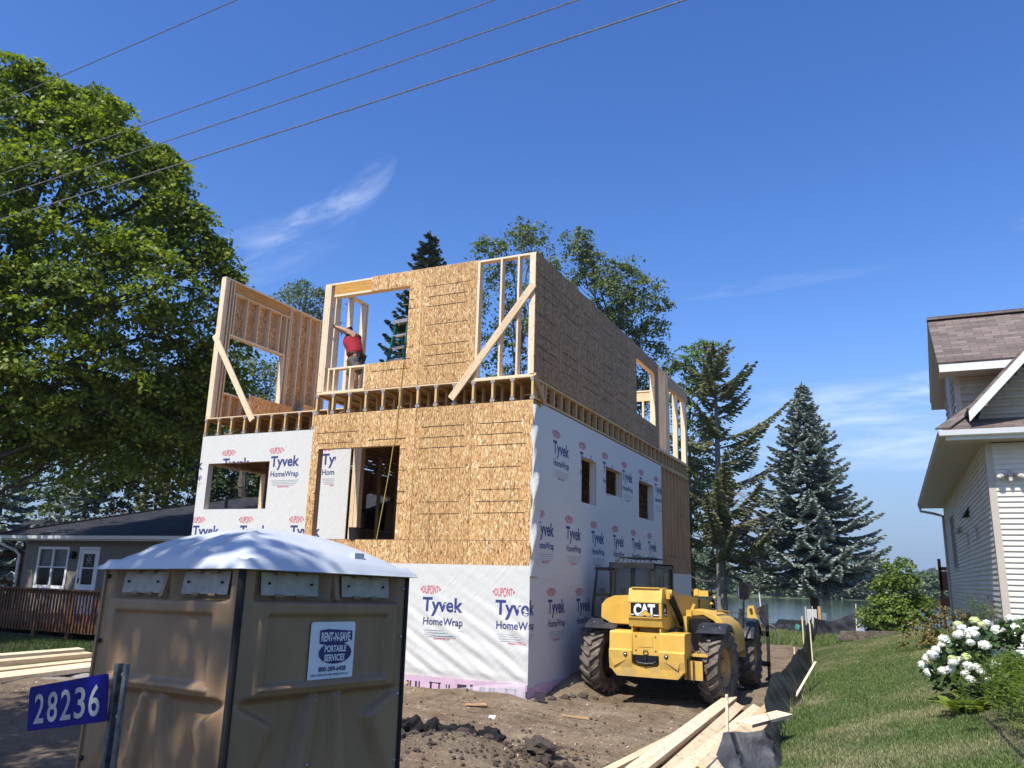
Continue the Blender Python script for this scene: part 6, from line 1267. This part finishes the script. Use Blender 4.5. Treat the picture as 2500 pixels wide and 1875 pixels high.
for i, (x, y1, zz, dx, m) in enumerate(((-8.35, -1.25, .05, -.28, 'pine_pale'), (-8.58, -1.15, .06, -.25, 'pine_pale'), (-8.85, -.95, .10, -.2, 'pine'), (-9.5, -.75, .16, -.1, 'pine'), (-9.85, -.70, .22, -.06, 'pine_pale'), (-9.2, -.85, .05, -.15, 'pine'))):
    board((x-dx*2.2, y1-5.5, zz+.03), (x+dx*.25, y1, zz+.03), .20, .085, ['front board of the left stack, lying on the gravel', 'second board of the left stack, bright along its top', 'third board from the front of the left stack', 'rear board of the left stack, one below the top', 'top rear board of the left stack against the grass', 'low middle board of the left stack under the others'][i], (.1, 0, 1), m, 'boards stacked left of the portable toilet')
# ---- silt fence
def silt(name, label, pts, hts, stakes, seed, leans=None):
    rng = np.random.default_rng(seed); t = thing(name, label, 'fence', (pts[0][0], pts[0][1], 0)); P = np.array(pts, float); d = np.r_[0, np.cumsum(np.linalg.norm(np.diff(P, axis=0), axis=1))]; L = d[-1]; o = np.array([pts[0][0], pts[0][1], 0]); leans = leans or [.05]*len(pts)
    def F(u, v):
        s = u*L; x = np.interp(s, d, P[:, 0]); y = np.interp(s, d, P[:, 1]); e = .06; tx = np.interp(min(s+e, L), d, P[:, 0])-np.interp(max(s-e, 0), d, P[:, 0]); ty = np.interp(min(s+e, L), d, P[:, 1])-np.interp(max(s-e, 0), d, P[:, 1]); n = np.array([ty, -tx, 0]); n /= np.linalg.norm(n)
        h = np.interp(s, d, hts); ln = np.interp(s, d, leans); sag = .03*math.sin(s*1.3+seed)
        w_ = (.012*math.sin(s*5+v*4)+.010*math.sin(s*13+v*9+seed)+.006*math.sin(s*31+v*5)+.014*math.sin(v*7+s*1.7))*min(1, 3*(1-v)+.25)*min(1, v*4)
        p = np.array([x, y, hz(x, y)-.04])+n*(w_-ln*v)+np.array([0, 0, (h+sag*v)*v+.04*v]); return p-o
    mb = MB(); mb.grid(F, int(L*14), 12); mb.build('fabric', MAT['fabric'], t)
    for (x, y, h, lx, ly) in stakes: mb = MB(); zb = hz(x, y)-.1; mb.beam(np.array((x, y, zb))-o, np.array((x+lx, y+ly, zb+h))-o, .038, .03, (1, 0, 0)); mb.build('stake', MAT['pine_pale'], t)
g = NG('black_silt_fabric'); p_ = g.obj(); g.bump(g.noise(p_, 8, 4), .5, .03); MAT['fabric'] = g.done(g.ramp(g.noise(p_, 3, 5), [(.3, (.018, .019, .023)), (.7, (.045, .047, .056))]), .55, 0, .4)
silt('silt_fence', 'sagging black silt fence with wooden stakes dividing soil from lawn', [(3.60, -3.15), (3.95, -3.25), (4.36, -2.95), (4.24, -1.95), (4.06, -.6), (3.96, 1.), (3.93, 3.), (3.80, 6), (3.62, 9), (3.45, 11), (3.15, 14), (2.85, 18), (2.45, 23)], [.33, .32, .36, .36, .40, .50, .56, .58, .62, .75, .80, .7, .8], [(3.72, -2.78, .86, .02, 0), (3.55, 10.2, 1.15, -.03, .05), (3.5, 6.6, .75, 0, .0), (3.02, 13.6, 1.15, 0, 0), (2.95, 14.4, 1.2, -.02, 0), (2.62, 19., 1.4, 0, 0), (2.55, 22.5, 1.3, 0, 0)], 2, [.34, .40, .20, .14]+[.22, .24, .22, .18, .14, .1, .08, .05, 0])
silt('silt_fence', 'far black silt fence along the lake end of the soil', [(-4.5, 26), (-1., 25.6), (1., 25.3), (2.45, 23.2)], [.42, .30, .30, .5], [(-.6, 25.3, 1.1, 0, 0), (-2.4, 25.6, 1.1, 0, 0)], 5)
silt('silt_fence', 'short taut black silt fence panel beside the grey cabinet', [(2.5, 23.), (3.2, 22.2), (4.15, 22.)], [.75, .58, .85], [(4.15, 21.95, 1.25, .05, 0)], 8)
# ---- odds and ends near the lake
cb = thing('utility_cabinet', 'light grey electrical cabinet on a wooden post beside the spruce trunk', 'cabinet', (2.35, 25.5, hz(2.35, 25.5)))
MAT['cab_light'] = plain('light_grey_cabinet_paint', (.55, .56, .54), .4, 0, .05); Bx('cabinet_box', [(-.28, .12, -.10, .12, .35, 1.02)], 'cab_light', cb, .015); Bx('post', [(.16, .28, -.02, .1, -.2, 1.15)], 'stud', cb, .004); Bx('meter', [(.32, .50, -.08, .08, .55, .88)], 'gal', cb, .02)
wp = thing('marker_pole', 'thin white pole standing upright near the lake left of the spruce', 'pole', (.0, 26.5, hz(0, 26.5))); mb = MB(); mb.cyl((.03, 0, -.1), (-.06, 0, 1.72), .028, .026, 8); mb.build('shaft', MAT['white'], wp); mb = MB(); mb.cyl((-.06, 0, 1.72), (-.062, 0, 1.76), .034, n=8); mb.build('cap', MAT['gal'], wp)
mf = thing('wire_fence', 'low dark metal fence panel by the water behind the telehandler', 'fence', (-1.2, 27, hz(-1.2, 27))); mb = MB()
for k in range(8): mb.cyl((-1.2+k*.32, 0, -.1), (-1.2+k*.32, 0, .85), .012, n=6)
mb.build('picket', MAT['black'], mf); mb = MB(); mb.cyl((-1.2, 0, .85), (1.05, 0, .85), .016, n=6); mb.cyl((-1.2, 0, .12), (1.05, 0, .12), .014, n=6); mb.build('rail', MAT['black'], mf)
MAT['stone'] = plain('grey_brown_wall_stone', (.17, .135, .105), .9, 0, .3, 6, .8)
def stones():
    rng = random.Random(4); t = thing('retaining_wall', 'low stacked stone wall below the bright green bush', 'wall', (4.9, 16.2, hz(4.9, 16.2)))
    for r in range(2):
        x = -1.1+.12*r
        while x < 1.2-.5*r: w_ = rng.uniform(.28, .46); mb = MB(); mb.box(x, x+w_-.012, -.12+.03*r, .22, -.05+.13*r, .075+.13*r); mb.build('stone', MAT['stone'], t, bevel=.02).location.z = -.10*max(0, -x)*.6; x += w_
stones()
for i, (x, y, w_, h, rz, lab) in enumerate(((3.85, 23.4, .95, .62, .15, 'larger grey shingled dock box behind the taut silt fence'), (4.55, 21.5, .62, .42, -.1, 'smaller grey shingled dock box next to the stone wall'))):
    t = thing('dock_box', lab, 'box', (x, y, hz(x, y)-.25), rz); Bx('body', [(-w_/2, w_/2, -.3, .3, 0, h*.5)], 'cab_light', t, .01); mb = MB(); mb.prism([(-.36, h*.5), (.36, h*.5), (.0, h)], lambda a, b, q: (q, a, b), -w_/2-.04, w_/2+.04); mb.build('roof', MAT['shake_grey'] if 'shake_grey' in MAT else MAT['gal'], t)
for k, (x, y, zz, rz) in enumerate(((.9, 27.3, .42, .2), (1.25, 27.5, .62, -.1))): mb = MB(); mb.obox((0, 0, 0), 1.5, .9, .12, Matrix.Rotation(.25, 3, 'X')); o = mb.build('dock_float', MAT['cab_grey'], bevel=.02); o.location = (x, y, hz(x, y)+zz); o.rotation_euler.z = rz; tag(o, ['lower dark dock float stacked by the spruce trunk', 'upper dark dock float stacked by the spruce trunk'][k], 'dock float')
# ---- clods, chips and litter on the soil
MAT['soil_black'] = plain('moist_black_soil', (.016, .013, .011), .85, 0, .4, 14, 1.); MAT['soil_brown'] = plain('crumbly_brown_soil', (.115, .085, .062), .95, 0, .3, 14, 1.)
def lump(r, rng, n=3):
    bm = bmesh.new(); bmesh.ops.create_icosphere(bm, subdivisions=n, radius=r); o = rng.uniform(0, 50, 3)
    for v in bm.verts:
        c = np.array(v.co)/r; q = .28*math.sin(c[0]*3+o[0])*math.sin(c[1]*3.3+o[1])+.16*math.sin(c[2]*7+o[2]+c[0]*5)+.10*math.sin(c[1]*13+o[0])*math.sin(c[2]*12)+.06*rng.normal(); v.co *= 1+q
        v.co.z *= .72
    me = bpy.data.meshes.new('dirt_clod'); bm.to_mesh(me); bm.free(); return me
def clods():
    rng = np.random.default_rng(70); big = [lump(1., rng) for _ in range(5)]; small = [lump(1., rng, 2) for _ in range(6)]
    for m in big[:3]: m.materials.append(MAT['soil_black'])
    for m in big[3:]+small: m.materials.append(MAT['soil_brown'])
    blacks = [(.02, -3.62, .17), (.28, -3.55, .14), (.50, -3.52, .12), (.74, -3.55, .13), (.96, -3.60, .10), (1.14, -3.62, .16), (.12, -3.82, .16), (.36, -3.72, .12), (.60, -3.66, .11), (.86, -3.70, .10)]
    for i, (x, y, r) in enumerate(blacks): o = link('dirt_clod', big[i % 3], None, (x, y, hz(x, y)+r*.35)); o.scale = (r, r, r*rng.uniform(.9, 1.3)); o.rotation_euler.z = rng.uniform(0, 6); tag(o, 'dark moist clod along the crest of the soil heap', 'clod', 'dark clods on the heap')
    k = 0
    o = link('dirt_clod', big[3], None, (1.86, -3.85, hz(1.86, -3.85)+.07)); o.scale = (.20, .17, .13); tag(o, 'largest pale clod right of the soil heap with shadow under it', 'clod')
    while k < 130:
        x = rng.normal(1.2, 1.0); y = rng.normal(-4.2, .55); r = .018+.06*rng.random()**3
        if y > -3.2: continue
        o = link('dirt_clod', small[k % 6], None, (x, y, hz(x, y)+r*.3)); o.scale = (r*rng.uniform(.8, 1.3), r, r); o.rotation_euler.z = rng.uniform(0, 6); tag(o, 'small crumbled lump of brown soil on the heap', 'clod', 'brown clods on the heap'); k += 1
    n = 2600; cx = rng.normal(1.0, 1.5, n); cy = rng.normal(-4.1, .9, n); far = rng.random(n) < .35; cx[far] = rng.uniform(-6, 3.4, far.sum()); cy[far] = rng.uniform(-5, 1., far.sum()); kk = ~((cx < .1) & (cy > -.2)); cx, cy = cx[kk], cy[kk]; n = len(cx); r = (.006+.026*rng.random(n)**3)[:, None, None]
    O = np.array([[1, 0, 0], [-1, 0, 0], [0, 1, 0], [0, -1, 0], [0, 0, 1], [0, 0, -1.]]); V = O[None]*rng.uniform(.6, 1.25, (n, 6, 3))*r+rng.normal(0, .18, (n, 6, 3))*r; V += np.stack([cx, cy, height(cx, cy)+r[:, 0, 0]*.4], 1)[:, None]; f8 = np.array([[0, 2, 4], [2, 1, 4], [1, 3, 4], [3, 0, 4], [2, 0, 5], [1, 2, 5], [3, 1, 5], [0, 3, 5]]); tag(np_mesh('soil_crumbs', V.reshape(-1, 3), (f8[None]+6*np.arange(n)[:, None, None]).reshape(-1, 3), MAT['soil_brown']), 'fine crumbled soil scattered over the building site', 'soil', kind='stuff')
    n = 5200; x = rng.uniform(-9, 3.6, n); y = rng.uniform(-5.2, 9, n); kx = ~((x < .1) & (y > -.15)); x, y = x[kx], y[kx]; P = np.column_stack([x, y, height(x, y)+.012]); V, F = kites(P, np.column_stack([rng.normal(0, .35, len(x)), rng.normal(0, .35, len(x)), np.ones(len(x))]), .055, rng, .28); g = NG('wood_chip'); c = g.ramp(g.island(), [(.1, (.30, .21, .11)), (.6, (.46, .35, .21)), (.95, (.62, .53, .38))]); o = np_mesh('wood_chips', V, F, g.done(c, .8, 0, .2)); tag(o, 'scattered pale wood chips and straw on the bare soil', 'chips', kind='stuff')
    for (x, y, rz, l, w_, lab) in ((-.45, -.95, .3, .34, .06, 'pale splintered stick lying in front of the foundation'), (1.1, -.7, -.25, .5, .018, 'thin dark twig on the soil near the corner'), (-2.3, -.35, .1, .42, .07, 'broken wood offcut at the foot of the plastic film')):
        mb = MB(); mb.beam((-l/2, 0, .03), (l/2, 0, .035), w_, .02); mb.beam((-l*.1, .01, .035), (l*.4, .05, .05), w_*.5, .015); o = mb.build('wood_scrap', MAT['stud']); o.location = (x, y, hz(x, y)); o.rotation_euler.z = rz; tag(o, lab, 'wood scrap')
    mb = MB(); mb.grid(lambda u, v: (.09*(u-.5), .08*(v-.5), .012*math.sin(u*5)*math.cos(v*4)+.02), 5, 5); o = mb.build('paper_scrap', MAT['white']); o.location = (.22, -1.75, hz(.22, -1.75)); o.rotation_euler = (.5, .1, .3); tag(o, 'small white scrap of paper on the soil', 'litter')
    for (x, y, s) in ((.45, .55, .09), (.62, .95, .10), (.34, .25, .07), (.52, .75, .06), (.75, 1.2, .07)): o = link('dirt_clod', small[4], None, (x, y, hz(x, y)+s*.15)); o.scale = (s, s*.8, s*.8); tag(o, 'earth lump in the bank against the shaded wall', 'clod', 'lumps by the wall')
    f = thing('survey_flag', 'small green marking flag in the grass at the far fence', 'flag', (1.75, 23.9, hz(1.75, 23.9))); mb = MB(); mb.cyl((0, 0, 0), (0, 0, .4), .006, n=5); mb.build('wire', MAT['gal'], f); mb = MB(); mb.face([(0, 0, .40), (.16, .02, .33), (.10, .0, .16), (-.06, 0, .22)]); mb.build('cloth', plain('green_flag_cloth', (.05, .35, .22), .7), f)
clods()
# ---- overhead cables
MAT['cable'] = plain('grey_twisted_cable', (.24, .235, .22), .5, .1, .25, 30)
def wires():
    for i, (a, b, r, lab) in enumerate((((-3.96, -7.55), (.09, -7.78), .006, 'highest overhead cable, crossing the top left corner'), ((-5.80, -6.35), (2.45, -6.77), .007, 'second overhead cable, leaving the top edge near its middle'), ((-6.52, -5.89), (3.21, -6.45), .008, 'third overhead cable, just above the lowest one'), ((-7.36, -5.34), (4.18, -6.04), .010, 'lowest and thickest overhead cable across the sky'))):
        a = Vector((*a, 7.5)); b = Vector((*b, 7.5)); d = (b-a).normalized(); pts = []
        for k in range(41):
            s = -26+k*1.6+(0 if k else 0); p = a+d*s; t = (s-(b-a).length*.5); pts.append((p.x, p.y, 7.5+.0011*(t*t-((b-a).length*.5)**2)))
        mb = MB(); mb.tube(pts, r, 6); o = mb.build('overhead_cable', MAT['cable']); tag(o, lab, 'cable', 'overhead cables')
wires()
# ---- step ladder inside the upper opening
MAT['ladder'] = plain('green_fibreglass', (.012, .145, .085), .4, 0, .08); MAT['alu'] = plain('brushed_aluminium', (.55, .56, .56), .35, .7, .08)
sl_ = thing('step_ladder', 'green fibreglass step ladder standing inside the upper window opening', 'ladder', (-3.58, 1.0, 5.52), -.12)
def ladder():
    for s in (-1, 1):
        mb = MB(); mb.beam((.30*s, -.22, 0), (.155*s, .05, 1.70), .075, .03, (1, 0, 0)); mb.build('front_rail', MAT['ladder'], sl_, bevel=.004)
        mb = MB(); mb.beam((.26*s, .75, 0), (.14*s, .16, 1.68), .06, .025, (1, 0, 0)); mb.build('rear_rail', MAT['ladder'], sl_, bevel=.004)
    for k in range(5):
        t = (k+1)/6; w_ = .30-.145*t; y = -.22+.27*t; mb = MB(); mb.box(-w_, w_, y-.045, y+.045, 1.70*t-.015, 1.70*t+.012); mb.build('step', MAT['alu'], sl_)
        if k < 4: mb = MB(); mb.beam((-.25+.02*k, .70-.11*k, .3*k+.2), (.25-.02*k, .70-.11*k, .3*k+.2), .02, .03); mb.build('rear_brace', MAT['alu'], sl_)
    mb = MB(); mb.box(-.19, .19, -.03, .24, 1.69, 1.77); mb.build('top_cap', MAT['alu'], sl_, bevel=.015)
    mb = MB(); mb.box(-.16, .16, .12, .24, 1.55, 1.685); mb.build('tool_tray', MAT['black'], sl_, bevel=.01)
ladder()
# ---- loose sheets and cord on the house
for (x, y, zc, w_, h, lab) in ((-9.0, 3.05, 6.03, 1.6, .72, 'strand board offcut leaning behind the left diagonal brace'), (-9.0, 4.85, 6.1, 1.15, .95, 'strand board sheet leaning against the tall left wall studs')):
    mb = MB(); mb.obox((0, 0, 0), .012, w_, h, Matrix.Rotation(.18, 3, 'Y'), 0, True); o = mb.build('board_offcut', MAT['osb']); o.location = (x+.12, y, zc-.12); tag(o, lab, 'board')
for k in range(2): mb = MB(); mb.box(-.02, .02, -.045, .045, 0, .8); o = mb.build('green_post', MAT['gal']); o.location = (-8.86+.06*k, 4.2+.05*k, 5.52); tag(o, ['left of two short metal posts leaning by the sheets', 'right of two short metal posts leaning by the sheets'][k], 'post')
mb = MB(); pts = [(-2.79, .08, 6.06), (-2.79, -.01, 6.07), (-2.795, -.02, 5.95), (-2.82, -.022, 5.4), (-2.86, -.03, 4.8), (-2.89, -.03, 4.42), (-2.95, -.028, 3.9), (-3.04, -.025, 3.3), (-3.15, -.02, 2.60), (-3.17, .05, 2.58), (-3.2, .12, 2.3)]
mb.tube(pts, .008, 6); tag(mb.build('extension_cord', plain('yellow_cord', (.55, .42, .08), .5)), 'yellow cord hanging from the upper opening down across the strand board', 'cord')
bk = thing('black_bucket', 'black bucket standing on the sill of the big lower opening', 'bucket', (-3.72, .08, 2.59)); mb = MB(); mb.lathe([(0, 0), (.11, 0), (.13, .22), (.14, .225), (.125, .22)], lambda a, b, t: (a, b, t), 16); mb.build('body', MAT['black'], bk)
# ---- person
def person():
    t = thing('person', 'person in a red tank top and grey shorts reaching left at the upper opening', 'person', (-4.33, .40, 5.52))
    sk = plain('tanned_skin', (.42, .22, .13), .55, 0, .06, 8)
    V = [(.06, 0, .84), (.0, .02, 1.02), (-.09, .03, 1.20), (-.11, .05, 1.33), (-.16, .07, 1.37), (-.18, .07, 1.385)]; R = [.155, .14, .175, .14, .07, .06]
    E = [(0, 1), (1, 2), (2, 3), (3, 4), (4, 5)]
    def add(p, r, q): V.append(p); R.append(r); E.append((q, len(V)-1)); return len(V)-1
    # head tucked behind the raised arm
    h = add((-.19, .06, 1.40), .075, 5); h = add((-.205, .05, 1.44), .098, h); h = add((-.21, .045, 1.50), .088, h)
    a = add((.02, -.04, 1.30), .085, 3); a = add((-.09, -.11, 1.37), .066, a); a = add((-.20, -.15, 1.42), .056, a); a = add((-.27, -.17, 1.45), .050, a); a = add((-.39, -.20, 1.50), .036, a); wr = add((-.42, -.21, 1.515), .032, a); pm = add((-.475, -.22, 1.54), .040, wr)
    b = add((-.17, .18, 1.31), .07, 3); b = add((-.16, .27, 1.22), .05, b); b = add((-.24, .26, 1.28), .042, b); b = add((-.32, .22, 1.33), .034, b)
    l = add((.14, -.02, .76), .10, 0); l = add((.165, -.05, .56), .085, l); l = add((.16, -.08, .44), .062, l); l = add((.165, -.05, .30), .060, l); l = add((.16, -.02, .11), .038, l); l = add((.16, -.04, .05), .042, l); l = add((.15, -.15, .03), .036, l)
    m = add((-.02, .06, .74), .10, 0); m = add((-.07, .08, .54), .082, m); m = add((-.09, .08, .42), .060, m); m = add((-.09, .10, .28), .058, m); m = add((-.09, .12, .11), .038, m); m = add((-.09, .10, .05), .042, m); m = add((-.10, .0, .03), .036, m)
    def skin(name, V, E, R, mat, par, root=0, sub=2):
        me = bpy.data.meshes.new(name); me.from_pydata(V, E, []); o = link(name, me, par); me.materials.append(mat); bm = bmesh.new(); bm.from_mesh(me); lay = bm.verts.layers.skin.verify()
        for v, r in zip(bm.verts, R): v[lay].radius = (r, r); v[lay].use_root = v.index == root
        bm.to_mesh(me); bm.free(); o.modifiers.new('skin', 'SKIN').use_smooth_shade = True; s = o.modifiers.new('sub', 'SUBSURF'); s.levels = sub; s.render_levels = sub; return o
    body = skin('body', V, E, R, sk, t)
    P = Vector(V[pm])
    for k in range(4): off = Vector((-.012, -.012*(1.5-k)*.4, .022*(1.5-k))); q = P+off; skin('finger', [q, q+Vector((-.035, -.012, .004)), q+Vector((-.062, .006, 0)), q+Vector((-.072, .028, -.004))], [(0, 1), (1, 2), (2, 3)], [.0095, .009, .0085, .007], sk, body, sub=1)
    q = P+Vector((.01, .0, .03)); skin('thumb', [q, q+Vector((-.02, .015, .035)), q+Vector((-.035, .025, .055))], [(0, 1), (1, 2)], [.011, .010, .008], sk, body, sub=1)
    red = plain('red_cotton', (.40, .02, .035), .85, 0, .12, 12, .3); shorts = plain('grey_work_shorts', (.11, .105, .09), .9, 0, .3, 10, .3)
    skin('tank_top', [(.07, 0, .80), (.02, .015, 1.02), (-.07, .028, 1.18), (-.105, .045, 1.30), (-.15, .052, 1.36), (-.03, -.01, 1.31), (-.2, .12, 1.31)], [(0, 1), (1, 2), (2, 3), (3, 4), (3, 5), (3, 6)], [.20, .178, .20, .17, .09, .09, .085], red, t)
    skin('shorts', [(.06, 0, .86), (.07, .0, .76), (.145, -.025, .66), (.168, -.055, .50), (.166, -.07, .45), (-.03, .065, .66), (-.075, .08, .50), (-.085, .08, .45)], [(0, 1), (1, 2), (2, 3), (3, 4), (1, 5), (5, 6), (6, 7)], [.175, .165, .122, .112, .115, .122, .112, .115], shorts, t)
    skin('hair', [(-.197, .09, 1.44), (-.205, .07, 1.50), (-.21, .04, 1.535)], [(0, 1), (1, 2)], [.088, .086, .07], plain('dark_hair', (.03, .022, .018), .8, 0, .2, 40), t)
    hd = Vector((-.21, .045, 1.46))
    mb = MB()
    for s in (-1, 1): mb.sphere(hd+Vector((-.085, .035*s, .035)), .012, 6)
    mb.build('eye', MAT['white'], body); mb = MB(); mb.sphere(hd+Vector((-.10, 0, .0)), .018, 6, sz=1.4); mb.build('nose', sk, body); mb = MB(); mb.sphere(hd+Vector((-.088, 0, -.045)), .02, 6, sx=.4, sz=.3); mb.build('mouth', red, body)
    for s in (-1, 1): mb = MB(); mb.sphere(hd+Vector((.01, .092*s, .01)), .03, 6, sx=.6, sy=.35); mb.build('ear', sk, body)
    mb = MB()
    for (p, sx, sy, sz) in (((.20, -.06, .80), .09, .10, .16), ((.23, .04, .80), .08, .10, .17), ((.10, .16, .84), .12, .07, .12)): mb.obox(p, sx, sy, sz, Matrix.Rotation(.3, 3, 'Y'))
    mb.lathe([(.182, -.02), (.188, 0), (.182, .025)], lambda a, b, q: (.06+a, b, .885+q), 20); mb.beam((.24, -.05, .86), (.28, -.06, .68), .02, .02); mb.build('tool_belt', plain('black_tool_leather', (.02, .018, .017), .6), t, bevel=.012)
    for (x, y) in ((.155, -.08), (-.095, .06)): mb = MB(); mb.prism([(-.045, -.13), (.045, -.13), (.05, .03), (.042, .10), (-.042, .10), (-.05, .03)], lambda a, b, q: (x+a, y+b, q), 0, .075); mb.build('shoe', MAT['black'], t, bevel=.02)
person()

# ---- air
def haze():
    mb = MB(); mb.box(-420, 420, -70, 1000, -4.6, 26); m = bpy.data.materials.new('hazy_air'); m.use_nodes = True; nt = m.node_tree; nt.nodes.clear(); o = nt.nodes.new('ShaderNodeOutputMaterial'); v = nt.nodes.new('ShaderNodeVolumePrincipled'); v.inputs['Color'].default_value = (.80, .88, 1., 1); v.inputs['Density'].default_value = .00028; v.inputs['Anisotropy'].default_value = .2; nt.links.new(v.outputs[0], o.inputs['Volume'])
    b = mb.build('haze', m); tag(b, kind='stuff')
haze()
